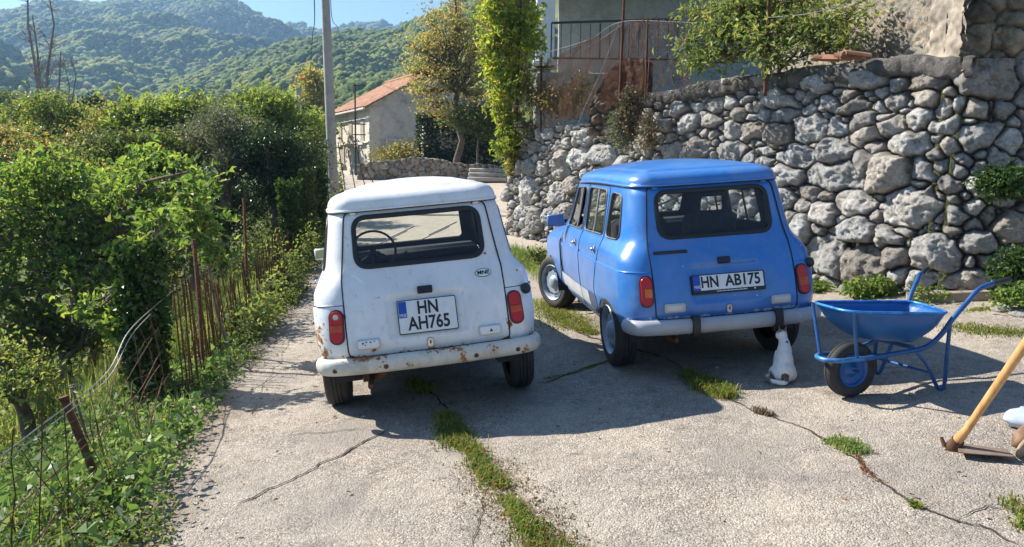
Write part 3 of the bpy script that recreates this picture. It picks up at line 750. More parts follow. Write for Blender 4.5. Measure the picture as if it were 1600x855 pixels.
    def pill(w_, h_, r_, z0, z1, ztop=.5, dome=.006, n_=6):
        """rounded slab in local coordinates as a domed cap"""
        base = []
        for cx0, cy0, a0 in ((w_/2-r_, -h_/2+r_, -90), (w_/2-r_, h_/2-r_, 0), (-w_/2+r_, h_/2-r_, 90), (-w_/2+r_, -h_/2+r_, 180)):
            for t in np.linspace(0, 90, n_): a = math.radians(a0+t); base.append((cx0+r_*math.cos(a), cy0+r_*math.sin(a)))
        m0 = len(base); v = [(x, y, z0) for x, y in base]+[(x, y, z1) for x, y in base]+[(x*.86, y*.93, z1+dome) for x, y in base]
        f = [tuple(range(2*m0, 3*m0))]
        for lv in (0, 1): f += [(lv*m0+i0, lv*m0+(i0+1) % m0, (lv+1)*m0+(i0+1) % m0, (lv+1)*m0+i0) for i0 in range(m0)]
        return v, f
    def local(name, vf, M_, mat, par, angle=45):
        q = MB(); v = [tuple(M_ @ Vector(p)) for p in vf[0]]; q.add(v, vf[1]); return q.build(name, mat, par, angle=angle)
    for s in (-1, 1):
        lx = s*.585; Mx = frame(lx, .668, .0)
        lamp = local('tail_light', pill(.096, .226, .046, -.03, .012, dome=.003), Mx, M_LAMPB, root)
        def sub(nm, cy0, hh, mat, rr=.02, ww=.084, cx0=0.0, z=.010, dome=.010):
            local(nm, pill(ww, hh, rr, 0, z, dome=dome), Mx @ Matrix.Translation((cx0, cy0, 0)), mat, lamp)
        sub('lens', 0, .214, M_RED, .041, ww=.085, dome=.010)
        if white:
            sub('indicator_lens', -.012, .046, M_AMBRED, .003, ww=.078, z=.018, dome=.003); sub('lens_divider', .014, .004, M_LAMPB, .0015, ww=.080, z=.0185, dome=.002)
            if s < 0:
                for rad_, hh_, mt_, nm_ in ((.027, .020, M_AMBRED, 'bulb_ring'), (.017, .0225, M_CLEAR, 'bulb_window')):
                    q = MB(); q.lathe([(0, rad_), (hh_, rad_), (hh_+.002, rad_*.8), (hh_+.003, 0)], 'z', 18); q.v[0] = np.array([tuple(Mx @ Matrix.Translation((.0, .064, 0)) @ Vector(p)) for p in q.v[0]]); q.build(nm_, mt_, lamp)
        else:
            sub('indicator_lens', -.014, .062, M_ORANGE if s < 0 else M_AMBRED, .004, ww=.052 if s < 0 else .078, cx0=.013 if s < 0 else 0, z=.019, dome=.003)
        # fuel cap beside the right lamp
        if s > 0:
            Mc = frame(.672, .775, .006); q = MB(); q.lathe([(-.01, .036), (.012, .037), (.022, .030), (.026, 0)], 'z', 24); q.v[0] = np.array([tuple(Mc @ Vector(p)) for p in q.v[0]]); q.build('fuel_cap', M_BLACKPL, root)
    for s in (-1, 1):
        lampmat = M_PWHITE if white else M_CLEAR
        lp_ = local('reversing_lamp' if s > 0 else 'fog_lamp', pill(.150, .064, .016, 0, .014, dome=.003), frame(s*.395, .545, .0), simple('lamp_base', (.50, .49, .44) if not white else (.55, .55, .52), .4), tail)
        local('lens', pill(.118 if not white else .134, .042 if not white else .052, .014, 0, .020, dome=.004), frame(s*.395, .545, .0), lampmat, lp_)
        if white and s > 0:
            q = MB(); q.add([tuple(frame(.400, .545, .0255) @ Vector(p)) for p in ((-.012, -.009, 0), (.012, -.009, 0), (0, .013, 0))], [(0, 1, 2)]); q.build('triangle_mark', M_PINK, lp_, smooth=False)
        if white and s < 0:   # flaked silver film
            q = MB()
            for (a, b, r0) in ((-.035, .010, .010), (-.012, .016, .008), (.014, .014, .009), (-.02, -.002, .006), (.040, .018, .006)):
                q.add([tuple(frame(-.395, .545, .0255) @ Vector((a+r0*(.6+.5*random.random())*math.cos(t), b+r0*(.4+.5*random.random())*math.sin(t), 0))) for t in np.linspace(0, 6.0, 9)], [tuple(range(9))])
            q.build('flaked_patches', simple('lamp_grey', (.12, .12, .13), .6), lp_, smooth=False)
    # handle, lock
    local('tailgate_handle', pill(.098 if white else .090, .046, .006, -.01, .016, dome=.003), frame(0, .848, .0), M_BLACKPL, tail)
    lk = local('tailgate_lock', pill(.040, .064, .017, -.004, .010, dome=.004), frame(0.0, .514, .0), M_CHROME, tail)
    local('key_slot', pill(.010, .022, .004, 0, .017, dome=.001), frame(0.0, .516, .0), M_PINK, lk)
    # ---- number plate with its characters
    if white:
        MP = frame(0, .683, .016)
        pl = local('number_plate', pill(.385, .222, .010, -.012, .003, dome=.0005), MP, M_PINK, tail)
        local('plate_face', pill(.373, .210, .008, 0, .0050, dome=.0005), MP, M_PLATE, pl)
        local('country_band', pill(.052, .106, .004, 0, .0064, dome=.0003), MP @ Matrix.Translation((-.158, .049, 0)), M_PBLUE, pl)
        text_mesh('country_letters', 'MNE', .032, MP @ Matrix.Translation((-.158, .012, .0072)), M_PWHITE, pl, .0006, .72)
        text_mesh('plate_characters', 'HN', .118, MP @ Matrix.Translation((.006, .050, .0062)), M_PINK, pl, .001, .80, .0028)
        text_mesh('plate_characters', 'AH765', .118, MP @ Matrix.Translation((.006, -.050, .0062)), M_PINK, pl, .001, .80, .0028)
        MO = frame(.400, .912, .001)
        def oval(rx, rz, zz): return [tuple((rx*math.cos(t), rz*math.sin(t), zz)) for t in np.linspace(0, 2*math.pi, 33)[:-1]]
        ov = local('country_oval', (oval(.056, .031, 0)+oval(.056, .031, .0015), [tuple(range(32, 64))]+[(i0, (i0+1) % 32, 32+(i0+1) % 32, 32+i0) for i0 in range(32)]), MO, M_PINK, tail)
        local('oval_face', (oval(.052, .027, 0)+oval(.052, .027, .0030), [tuple(range(32, 64))]+[(i0, (i0+1) % 32, 32+(i0+1) % 32, 32+i0) for i0 in range(32)]), MO, M_PWHITE, ov)
        text_mesh('oval_letters', 'MNE', .036, MO @ Matrix.Translation((0, 0, .0042)), M_PINK, ov, .0005, 1.1, .0012)
    else:
        MP = frame(.010, .688, .018) @ Matrix.Rotation(.0, 4, 'Z')
        pl = local('number_plate', pill(.545, .140, .010, -.014, .006, dome=.001), MP, M_PINK, tail)
        local('plate_face', pill(.522, .106, .006, 0, .0085, dome=.0005), MP @ Matrix.Translation((0, .010, 0)), M_PLATE, pl)
        local('country_band', pill(.052, .106, .004, 0, .0100, dome=.0003), MP @ Matrix.Translation((-.236, .010, 0)), M_PBLUE, pl)
        text_mesh('country_letters', 'MNE', .032, MP @ Matrix.Translation((-.235, -.018, .0110)), M_PWHITE, pl, .0006, .75)
        text_mesh('plate_characters', 'HN', .112, MP @ Matrix.Translation((-.140, .011, .0098)), M_PINK, pl, .001, .80, .0028)
        text_mesh('plate_characters', 'AB175', .112, MP @ Matrix.Translation((.107, .011, .0098)), M_PINK, pl, .001, .86, .0028)
        q = MB()   # one line of print too small to read, and a round mark, on the frame below the plate
        for k in range(22):
            a = -.095+k*.0105; hh = .005+.003*((k*7) % 3)/2
            q.add([tuple(MP @ Vector(p)) for p in ((a, -.058, .0085), (a+.007, -.058, .0085), (a+.007, -.058+hh, .0085), (a, -.058+hh, .0085))], [(0, 1, 2, 3)])
        q.add([tuple(MP @ Vector((.190+.006*math.cos(t), -.054+.006*math.sin(t), .0085))) for t in np.linspace(0, 5.8, 10)], [tuple(range(10))])
        q.build('frame_print', M_PWHITE, pl, smooth=False)
        local('black_strip', pill(.245, .022, .003, -.01, .008, dome=.001), frame(-.375, .925, 0) , M_BLACKPL, tail)
    # ---- door handles, sill cladding
    for s, a, b in ((-1, 3, 5), (1, 4, 6)):
        for (yy, zz, par) in ((1.035, .872, doors[a]), (.320, .888, doors[b])):
            sx_ = float(side_x(yy, zz)); q = MB(); q.lathe([(0, .030), (.010, .030), (.014, .024), (.018, .012), (.030, .014), (.036, .010), (.037, 0)], 'x', 18, (0, 0, 0))
            v = q.v[0]; v[:, 0] = s*(sx_-.002+v[:, 0]); v[:, 1] = yy+v[:, 1]*1.15; v[:, 2] = zz+v[:, 2]; q.build('door_handle', M_CHROME, par)
    if not white:
        cl = simple('pale_lower_panel', (.50, .51, .52), .5, var=.12, scale=6); cl2 = simple('slate_lower_panel', (.085, .11, .18), .5, var=.15)
        for (y0, y1, za, zb, mt) in ((.90, 1.79, .372, .50, cl), (.605, .88, .372, .498, cl), (.345, .60, .345, .50, cl2)):
            ys = np.linspace(y0, y1, 20); zz = np.linspace(za, zb, 8)
            for s in (-1, 1):
                v = [(s*(float(side_x(y, z))+.004), y, z) for z in zz for y in ys]; f = grid_faces(8, 20)
                raw_mesh('lower_panel', v, f, mt, root)
    # ---- mirrors
    def mirror(x, y, z, w_, h_, mt, yaw=0.0):
        s = 1 if x > 0 else -1
        q = MB(); q.box((x, y, z), (w_, .045, h_), bev=.018, M=Matrix.Rotation(yaw, 4, 'Z')); q.tube([(x-s*w_*.45, y+.01, z-h_*.3), (s*.70, y+.03, z-h_*.45)], .012, 6)
        o = q.build('side_mirror', mt, root)
        if mt is not M_BLACKPL and not white: return o
        g = MB(); g.box((x, y-.024, z), (w_-.022, .004, h_-.022), bev=.0015, M=Matrix.Rotation(yaw, 4, 'Z')); g.build('mirror_glass', M_MIRROR, o)
    if white: mirror(-.80, 1.62, 1.0, .12, .10, paint); mirror(.765, 1.56, 1.13, .07, .22, M_BLACKPL)
    else: mirror(-.80, 1.60, 1.035, .165, .115, paint, -.1); mirror(.82, 1.60, 1.03, .13, .10, M_BLACKPL)
    # ---- cabin
    cab = M_TRIM
    q = MB(); q.box((0, 1.52, .86), (1.24, .30, .26), bev=.05); q.box((0, 1.40, .93), (1.20, .10, .07), bev=.02); q.build('dashboard', cab, root)
    q = MB(); q.box((0, .6, .42), (1.25, 2.3, .03)); q.box((0, -.30, .50), (1.1, .45, .22), bev=.02); q.build('cabin_floor', cab, root)
    cxs, cys, czs = -.33, 1.22, (1.005 if white else .96); Ms = Matrix.Translation((cxs, cys, czs)) @ Matrix.Rotation(math.radians(-28 if white else -32), 4, 'X')
    q = MB(); q.tube([tuple(Ms @ Vector((.195*math.cos(t), 0, .195*math.sin(t)))) for t in np.linspace(0, 2*math.pi, 41)[:-1]], .011, 8, closed=True)
    for t in (math.radians(-35), math.radians(215), math.radians(-90)): q.tube([tuple(Ms @ Vector((0, .03, 0))), tuple(Ms @ Vector((.19*math.cos(t), 0, .19*math.sin(t))))], .009, 6)
    q.tube([tuple(Ms @ Vector((0, 0, 0))), tuple(Ms @ Vector((0, .25, -.03)))], .028, 10); q.build('steering_wheel', M_BLACKPL, root)
    q = MB(); q.tube([(-.05, 1.44, .90), (-.05, 1.20, .96)], .008, 6); q.lathe([(-.02, .0), (-.014, .015), (0, .02), (.014, .015), (.02, 0)], 'y', 12, (-.05, 1.19, .965)); q.build('gear_lever', M_BLACKPL, root)
    for s in (-1, 1):
        top = .90 if white else 1.08
        q = MB(); Mt = Matrix.Rotation(math.radians(14), 4, 'X')
        q.box((s*.31, .52, (top+.55)/2), (.46, .11, top-.50), bev=.045, M=Mt); q.box((s*.31, .80, .56), (.46, .50, .13), bev=.045); st = q.build('front_seat', M_SEAT, root)
        if not white:
            h = MB(); lp_ = round_poly([(-.13, 1.10), (.13, 1.10), (.115, 1.27), (-.115, 1.27)], .04)
            h.tube([(s*.31+x, .44-(z-1.1)*.15, z) for x, z in lp_], .028, 8, closed=True, squash=.8)
            for d in (-.06, .06): h.tube([(s*.31+d, .45, 1.04), (s*.31+d, .44, 1.12)], .008, 6)
            h.build('headrest', M_SEAT, st)
    q = MB(); q.box((0, -.12, .72), (1.10, .10, .42), bev=.04, M=Matrix.Rotation(math.radians(14), 4, 'X')); q.box((0, .10, .56), (1.12, .40, .12), bev=.04); q.build('rear_seat', M_SEAT, root)
    q = MB(); q.box((.0, 1.36, 1.325), (.16, .02, .05), bev=.008); q.build('inner_mirror', M_BLACKPL, root)
    for x0, x1 in ((-.30, .02), (.10, .42)):
        q = MB(); q.tube([(x0, 1.83, 1.00), (x0+.03, 1.81, 1.03), (x1-.02, 1.735, 1.13)], .005, 5); q.tube([(x0+.10, 1.775, 1.07), (x1+.05, 1.70, 1.17)], .007, 5); q.build('wiper', M_BLACKPL, root)
    # ---- exhaust
    q = MB()
    if white:
        q.tube([(-.41, -.20, .30), (-.41, -.45, .275), (-.41, -.60, .262)], .021, 12, cap=False); q.tube([(-.41, -.598, .262), (-.41, -.30, .27)], .017, 10); q.box((-.41, -.40, .33), (.11, .012, .16)); q.lathe([(-.42, .0), (-.42, .075), (-.405, .085), (-.30, .085), (-.28, .07), (-.28, 0)], 'y', 20, (-.36, 0, .335))
    else: q.lathe([(-.45, .0), (-.45, .05), (-.43, .06), (-.20, .06), (-.18, .0)], 'y', 20, (-.36, 0, .315)); q.tube([(-.36, -.44, .31), (-.37, -.56, .29)], .018, 10)
    q.build('exhaust', M_RUSTP, root)
    return root
white_car = make_car('white')
tag(white_car, 'worn cream-white small hatchback with rust spots and square two-line plate, beside the blue one', 'car')
blue_car = make_car('blue')
tag(blue_car, 'sky-blue small hatchback with pale grey bumper and long one-line plate, parked by the stone wall', 'car')
# ================================================================== hillside, retaining wall, hills
def terrain_z(x, y):
    x = np.asarray(x, float); y = np.asarray(y, float)
    xl = x_left(y); d = xl-x
    drop = np.interp(d, [0, .3, .9, 2, 4, 9, 20, 45, 120], [.0, .05, .32, .95, 1.7, 3.4, 5.6, 8.0, 10.0])
    zl = g(np.maximum(x, xl), y)-.045-drop+.07*fbm(x*1.4, y*1.4, 0, 31, 3)*sstep(.1, 1, d)+.5*fbm(x*.12, y*.12, 0, 33, 3)*sstep(6, 20, d)
    z0 = g(x, y)-.05
    z = np.where(d > 0, zl, z0)
    # terrace behind the wall, climbing to the houses above
    xr = x_right(y); t = x-xr
    yw = y_wall(np.clip(x, -.15, 12))
    inside = ((x > -.15) & (y > yw+.30) & (y < 15.4)) | ((y >= 15.4) & (t > .25))
    dist = np.where(y < 15.4, (y-yw)*.5, t)
    zt = 2.35+.35*sstep(-1, 4.5, x)-.35*sstep(12, 16, y)*(x < 1) + .09*np.clip(dist, 0, 40)+.05*fbm(x, y, 0, 35, 3) + .02*np.clip(y-16, 0, 60)*sstep(0, 6, t)
    zt = np.minimum(zt, z0+.4+np.clip(t, 0, 9)*1.3) if False else zt
    z = np.where(inside, zt, z)
    # far beyond the lane the land rises to the right
    far = sstep(45, 90, y); z = z*(1-far*.0)+far*sstep(-10, 60, x)*18
    return z
def build_land():
    def ax(parts): return np.unique(np.concatenate([np.arange(a, b, s) for a, b, s in parts]))
    xs = ax([(-160, -40, 4), (-40, -12, 1), (-12, -5, .25), (-5, 5.2, .10), (5.2, 14, .5), (14, 90, 4)])
    ys = ax([(-12, 1, .5), (1, 20, .10), (20, 40, .4), (40, 150, 3)])
    X, Y = np.meshgrid(xs, ys, indexing='ij'); Z = terrain_z(X, Y)
    m = NT('hillside_soil_and_grass'); oc = m.coord()
    c = m.ramp(m.noise(2.2, 7, .7), [(.28, (.055, .045, .025)), (.45, (.09, .095, .030)), (.6, (.13, .15, .040)), (.78, (.24, .21, .10))])
    c = m.mix(m.ramp(m.noise(14, 5, .7), [(.4, (0, 0, 0)), (.7, (.6, .6, .6))]), c, (.045, .055, .02))
    m.set(Base_Color=c, Roughness=.95, Normal=m.bump(m.noise(10, 6, .75), 1.0, .08))
    o = raw_mesh('hillside', np.stack([X, Y, Z], -1).reshape(-1, 3), grid_faces(len(xs), len(ys)), m.mat); tag(o, kind='structure')
build_land()

# ---- dry-stone retaining wall, relief made stone by stone
def limestone(name, warm=0.0, moss=.08, dark=1.0):
    m = NT(name); oc = m.coord(); a = m.attr()
    n1 = m.ramp(m.noise(7, 8, .68), [(.30, (.62, .62, .62)), (.46, (1.05, 1.04, 1.02)), (.68, (1.42, 1.40, 1.36))])
    c = m.mix(1, a, n1, 'MULTIPLY')
    pit = m.ramp(m.noise(32, 7, .8), [(.36, (.40, .39, .37)), (.50, (1, 1, 1))]); c = m.mix(.8, c, pit, 'MULTIPLY')
    li = m.ramp(m.noise(3.1, 6, .7), [(.57, (0, 0, 0)), (.66, (.65, .65, .65))]); c = m.mix(li, c, (.13*dark, .125*dark, .118*dark))
    oc2 = m.ramp(m.noise(2.3, 6, .65, dist=.6), [(.60, (0, 0, 0)), (.70, (.5, .5, .5))]); c = m.mix(oc2, c, (.36, .25, .13))
    wl = m.ramp(m.noise(17, 4, .6), [(.63, (0, 0, 0)), (.69, (.7, .7, .7))]); c = m.mix(wl, c, (.58, .57, .53))
    ge = m.new('ShaderNodeNewGeometry'); sz = m.new('ShaderNodeSeparateXYZ'); m.link(ge.outputs['Normal'], sz.inputs[0])
    ms = m.math('MULTIPLY', m.ramp(sz.outputs['Z'], [(.35, (0, 0, 0)), (.75, (1, 1, 1))]), m.ramp(m.noise(5, 6, .7), [(.48, (0, 0, 0)), (.6, (1, 1, 1))]))
    c = m.mix(m.math('MULTIPLY', ms, moss), c, (.07, .075, .02))
    h = m.math('ADD', m.noise(20, 9, .8), m.math('MULTIPLY', m.noise(75, 4, .7), .35))
    m.set(Base_Color=c, Roughness=.9, Normal=m.bump(h, 1.0, .075)); m.b.inputs['Specular IOR Level'].default_value = .25
    return m.mat
def unit(v): return v/np.maximum(np.linalg.norm(v, axis=-1, keepdims=True), 1e-9)
def stone_face(P0, P1, top, base, given, res, seed, size=(.16, .34), asp=1.35, prot=.09, batter=.06, tint=(.58, .575, .555), tintv=.28, warm=.3, mortar=(.13, .105, .075), depth=.45, smooth_left=None, joint=.05, rough_=1.0, path=None):
    """P0->P1 front line (2D); top(u), base(u) heights; given = [(u, z, w, h)] stones; returns V, F, col"""
    rg = np.random.default_rng(seed); P0 = np.array(P0, float); P1 = np.array(P1, float); L = np.linalg.norm(P1-P0); d = (P1-P0)/L
    nrm = np.array([-d[1], d[0]])
    if nrm @ (np.array([0, 0])-P0) < 0: nrm = -nrm      # towards the yard
    if path is not None: L = path['L']
    nu = int(L/res)+1; us = np.linspace(0, L, nu); zt = top(us); zb = base(us); H = (zt-zb).max(); nv = int(H/res)+1
    seeds = [tuple(s_) for s_ in given]; zmin, zmax = zb.min(), zt.max()
    for scale in (1.0, .85, .7, .55):
        for _ in range(int(2600*L/9)):
            u, z = rg.uniform(-.1, L+.1), rg.uniform(zmin-.1, zmax+.1)
            w_ = rg.uniform(*size)*scale*rg.uniform(.8, 1.4); h_ = w_/rg.uniform(1.0, asp*1.25)
            S = np.array(seeds) if seeds else np.zeros((0, 4))
            if len(S):
                k = ((u-S[:, 0])/((w_+S[:, 2])/2*.93))**2+((z-S[:, 1])/((h_+S[:, 3])/2*.93))**2
                if (k < 1).any(): continue
            seeds.append((u, z, w_, h_))
    S = np.array(seeds); ns = len(S)
    th = rg.normal(0, .22, ns); tilt = rg.normal(0, .22, (ns, 2)); pr = prot*rg.uniform(.35, 1.0, ns)*np.clip(np.sqrt(S[:, 2]*S[:, 3])/.22, .5, 1.5)
    cv = rg.uniform(1-tintv, 1+tintv, ns); wm = rg.uniform(0, 1, ns)**2.0*warm
    U, Vv = np.meshgrid(us, np.linspace(0, 1, nv), indexing='ij'); Z = zb[:, None]+(zt-zb)[:, None]*Vv
    u2 = U+.030*fbm(U*6, Z*6, 0, seed+1, 3); z2 = Z+.030*fbm(U*6, Z*6, 5, seed+2, 3)
    pts = np.stack([u2.ravel(), z2.ravel()], -1); F1 = np.empty(len(pts)); F2 = np.empty(len(pts)); I1 = np.empty(len(pts), int)
    c_, s_ = np.cos(th), np.sin(th)
    for k in range(0, len(pts), 4000):
        dx = pts[k:k+4000, 0][:, None]-S[:, 0]; dz = pts[k:k+4000, 1][:, None]-S[:, 1]
        ax_ = np.abs((dx*c_+dz*s_)/(S[:, 2]/2)); az_ = np.abs((-dx*s_+dz*c_)/(S[:, 3]/2)); D = (ax_**2.2+az_**2.2)**(1/2.2)
        # additive form keeps big stones big
        mn = np.minimum(S[:, 2], S[:, 3])/2; D = (D-1)*mn
        ii = np.argpartition(D, 1, axis=1)[:, :2]; dd = np.take_along_axis(D, ii, 1); o = np.argsort(dd, 1)
        dd = np.take_along_axis(dd, o, 1); ii = np.take_along_axis(ii, o, 1); F1[k:k+4000] = dd[:, 0]; F2[k:k+4000] = dd[:, 1]; I1[k:k+4000] = ii[:, 0]
    e = (F2-F1).reshape(U.shape)/2; gap = F1.reshape(U.shape); I = I1.reshape(U.shape)
    edge = np.minimum(e, np.where(gap > .050, .050-(gap-.050)*.7, 1.0)); edge = np.maximum(edge, -.03)
    body = 1-np.exp(-np.maximum(edge, 0)/.016)
    du = U-S[I, 0]; dz = Z-S[I, 1]
    craggy = rough_*(.012*fbm(U*6, Z*7, I*.37, seed+5, 5, .65)+.012*fbm(U*17, Z*17, I*.7, seed+6, 3, .7)-.022*np.clip(1-np.abs(fbm(U*4.5, Z*8, I*1.37, seed+15, 3, .6))*6, 0, 1)-.012*np.clip(1-np.abs(fbm(U*11, Z*9, I*2.37, seed+16, 2, .6))*5, 0, 1))
    rad_ = np.sqrt(S[:, 2]*S[:, 3])/2; chop = np.full(U.shape, 9.0)
    for k_ in range(5):
        ph = rg.uniform(0, 2*np.pi, ns); sl = rg.uniform(.25, .95, ns); r0 = rad_*rg.uniform(-.05, .75, ns)
        chop = np.minimum(chop, pr[I]*1.15-sl[I]*(du*np.cos(ph)[I]+dz*np.sin(ph)[I]-r0[I]))
    chop = np.maximum(chop, pr[I]*.15)
    fa = vnoise(U*3.6+I*3.1, Z*3.6+I*1.7, 0, seed+8)*2.2; facet = .022*rough_*((fa-np.floor(fa))**.6*.6+np.floor(fa)*.35)
    rel = body*(np.minimum(pr[I]+np.clip(tilt[I, 0]*du+tilt[I, 1]*dz, -.06, .06), chop)+craggy*1.25+facet)-joint*(1-np.clip(edge/.012, 0, 1))
    rel = rel - joint*.8*(gap > .10)
    rel = rel*np.clip(np.minimum((Vv)*40, 1), 0, 1) if False else rel
    off = rel-batter*(Z-zb[:, None])
    if path is None: PB = P0[None]+d[None]*us[:, None]; NB = np.tile(nrm, (len(us), 1))
    else: PB = np.stack([np.interp(us, path['u'], path['p'][:, k]) for k in (0, 1)], -1); NB = unit(np.stack([np.interp(us, path['u'], path['n'][:, k]) for k in (0, 1)], -1))
    pos = PB[:, None]+NB[:, None]*off[..., None]
    V = np.concatenate([pos, Z[..., None]], -1)
    stone = np.clip(body*1.3, 0, 1)[..., None]
    base_c = np.array(tint)[None, None]*cv[I][..., None]
    base_c = base_c*(1-wm[I][..., None])+np.array([.46, .34, .21])[None, None]*wm[I][..., None]*cv[I][..., None]
    col = base_c*stone+np.array(mortar)[None, None]*(1-stone)
    # top goes back as a rough horizontal ledge, then down behind
    extra = []; ec = []
    for k, bk in enumerate((.06, .14, .26, depth)):
        p = PB+NB*(-batter*(zt-zb)-bk)[:, None]
        z = zt+.03*fbm(us*5, np.full_like(us, bk*6), 0, seed+9, 3); extra.append(np.concatenate([p, z[:, None]], -1)[:, None]); ec.append(np.tile(np.array(tint)*.7, (len(us), 1))[:, None])
    p = PB+NB*(-batter*(zt-zb)-depth-.02)[:, None]; extra.append(np.concatenate([p, (zb-.2)[:, None]], -1)[:, None]); ec.append(ec[-1])
    V = np.concatenate([V]+extra, 1); col = np.concatenate([col]+ec, 1); nv2 = V.shape[1]
    return V.reshape(-1, 3), grid_faces(len(us), nv2), col.reshape(-1, 3)
def hit_wall(px, py, P0, P1, y0=0):
    """(u, z) on the vertical plane over the line P0-P1"""
    d = ray(px, py); ex, ey = P1[0]-P0[0], P1[1]-P0[1]; L = math.hypot(ex, ey); ex /= L; ey /= L
    det = d.x*(-ey)-d.y*(-ex); t = (P0[0]*(-ey)-P0[1]*(-ex))/det; X, Y = d.x*t, d.y*t
    return (X-P0[0])*ex+(Y-P0[1])*ey, CAM_H+d.z*t
WA0, WA1 = (4.35, 7.50), (-.15, 15.40)
WB0, WB1 = (4.35, 7.50), (10.5, 7.15)
def stones_from(zoom, ox, oy, sc, P0, P1):
    out = []
    for (cx0, cy0, w_, h_) in zoom:
        px, py = ox+cx0/sc, oy+cy0/sc; u, z = hit_wall(px, py, P0, P1)
        ua, _ = hit_wall(px-w_/sc/2, py, P0, P1); ub, _ = hit_wall(px+w_/sc/2, py, P0, P1)
        _, za = hit_wall(px, py-h_/sc/2, P0, P1); _, zb = hit_wall(px, py+h_/sc/2, P0, P1)
        out.append((u, z, abs(ub-ua)*.97, abs(za-zb)*.97))
    return out
ZA = [(370, 485, 125, 120), (215, 490, 165, 75), (210, 425, 95, 85), (145, 360, 95, 85), (105, 440, 110, 60), (45, 375, 95, 60), (75, 485, 100, 60), (20, 430, 50, 55), (285, 220, 95, 60), (155, 230, 85, 40), (385, 280, 70, 45), (460, 275, 75, 50), (435, 330, 60, 70), (370, 360, 75, 55), (420, 395, 130, 65), (290, 335, 85, 55), (290, 385, 75, 50), (215, 355, 60, 60), (255, 295, 70, 50), (235, 265, 50, 40), (180, 290, 50, 40), (60, 280, 90, 50), (65, 320, 70, 40), (290, 455, 65, 70), (455, 470, 60, 60), (265, 565, 115, 60), (190, 590, 75, 80), (275, 640, 105, 65), (120, 640, 60, 80), (185, 710, 115, 115), (295, 740, 135, 110), (360, 665, 90, 50), (395, 715, 70, 70), (495, 705, 140, 105), (80, 550, 60, 60), (145, 535, 55, 40), (190, 550, 40, 40), (425, 578, 170, 115), (470, 220, 115, 55), (400, 770, 60, 60), (450, 780, 100, 60), (330, 255, 50, 30), (325, 295, 50, 30), (325, 410, 45, 40), (235, 330, 30, 30), (510, 300, 30, 60)]
ZA4 = [(565, 510, 75, 60), (640, 500, 100, 80), (760, 500, 95, 70), (690, 355, 75, 45), (620, 410, 80, 70), (700, 405, 60, 50), (765, 430, 60, 70), (830, 435, 70, 70), (585, 365, 60, 55), (790, 385, 60, 40), (340, 520, 90, 70), (255, 530, 75, 80), (200, 550, 65, 110), (270, 460, 60, 60), (345, 440, 70, 50), (185, 650, 70, 90), (235, 620, 50, 60), (220, 700, 60, 60), (870, 530, 60, 70), (880, 450, 45, 60), (130, 560, 40, 60), (90, 640, 45, 110), (120, 740, 50, 90), (170, 720, 50, 60)]
ZB = [(570, 445, 160, 105), (565, 560, 150, 130), (615, 680, 100, 60), (630, 380, 130, 70), (680, 435, 50, 45), (560, 385, 55, 30), (555, 334, 95, 16), (560, 350, 70, 14), (560, 297, 60, 50), (620, 300, 80, 60), (660, 295, 20, 40), (650, 212, 212, 112), (715, 630, 75, 95), (660, 725, 75, 35), (600, 790, 150, 60), (720, 390, 70, 60), (700, 300, 60, 50), (560, 725, 50, 30), (690, 560, 70, 20), (660, 600, 40, 40)]
giA = stones_from(ZA, 1180, 0, 1.781, WA0, WA1)+stones_from(ZA4, 780, 0, 2.138, WA0, WA1)
giB = stones_from(ZB, 1180, 0, 1.781, WB0, WB1)
tp = [hit_wall(px, py, WA0, WA1) for px, py in [(1488, 92), (1400, 96), (1300, 103), (1180, 118), (1080, 135), (990, 152), (978, 176), (930, 190), (880, 195), (840, 200), (810, 210), (796, 214)]]
topA = lambda u: np.interp(u, [a for a, _ in tp], [b for _, b in tp])+.03*fbm(u*3, u*0, 0, 77, 3)
_dA = (np.array(WA1)-np.array(WA0))/np.linalg.norm(np.array(WA1)-np.array(WA0))
baseA = lambda u: np.asarray(g(WA0[0]+_dA[0]*u, WA0[1]+_dA[1]*u))-.12
_dB = (np.array(WB1)-np.array(WB0))/np.linalg.norm(np.array(WB1)-np.array(WB0))
baseB = lambda u: np.asarray(g(WB0[0]+_dB[0]*u, WB0[1]+_dB[1]*u))-.12
ztB = hit_wall(1500, 88, WB0, WB1)[1]
topB = lambda u: np.full_like(np.asarray(u, float), ztB)+.015*fbm(np.asarray(u)*2, np.asarray(u)*0, 0, 78, 2)
M_STONE = limestone('grey_limestone'); 
wall = empty('stone_wall', (4.35, 7.5, .45)); tag(wall, 'tall grey dry-stone retaining wall of rough limestone behind the blue car', 'stone wall')
def wall_part(name, args, mat, **kw):
    V, F, col = stone_face(*args, **kw); V = V-np.array(wall.location)
    return raw_mesh(name, V, F, mat, wall, True, col)
def wall_path():
    """corner-rounded line from the far right end, round the corner, to the far left end"""
    A_, K, B_ = np.array(WB1), np.array(WA0), np.array(WA1); l = .55; p0 = K+(A_-K)/np.linalg.norm(A_-K)*l; p1 = K+(B_-K)/np.linalg.norm(B_-K)*l
    pts = [A_+(p0-A_)*t for t in np.linspace(0, 1, 60, endpoint=False)]+[p0*(1-t)**2+K*2*t*(1-t)+p1*t*t for t in np.linspace(0, 1, 30, endpoint=False)]+[p1+(B_-p1)*t for t in np.linspace(0, 1, 90)]
    P = np.array(pts); u = np.concatenate([[0], np.cumsum(np.linalg.norm(np.diff(P, axis=0), axis=1))]); T = unit(np.gradient(P, axis=0)); N = np.stack([-T[:, 1], T[:, 0]], -1)
    if N[0] @ (-P[0]) < 0: N = -N
    return {'u': u, 'p': P, 'n': N, 'L': u[-1]}
WP = wall_path()
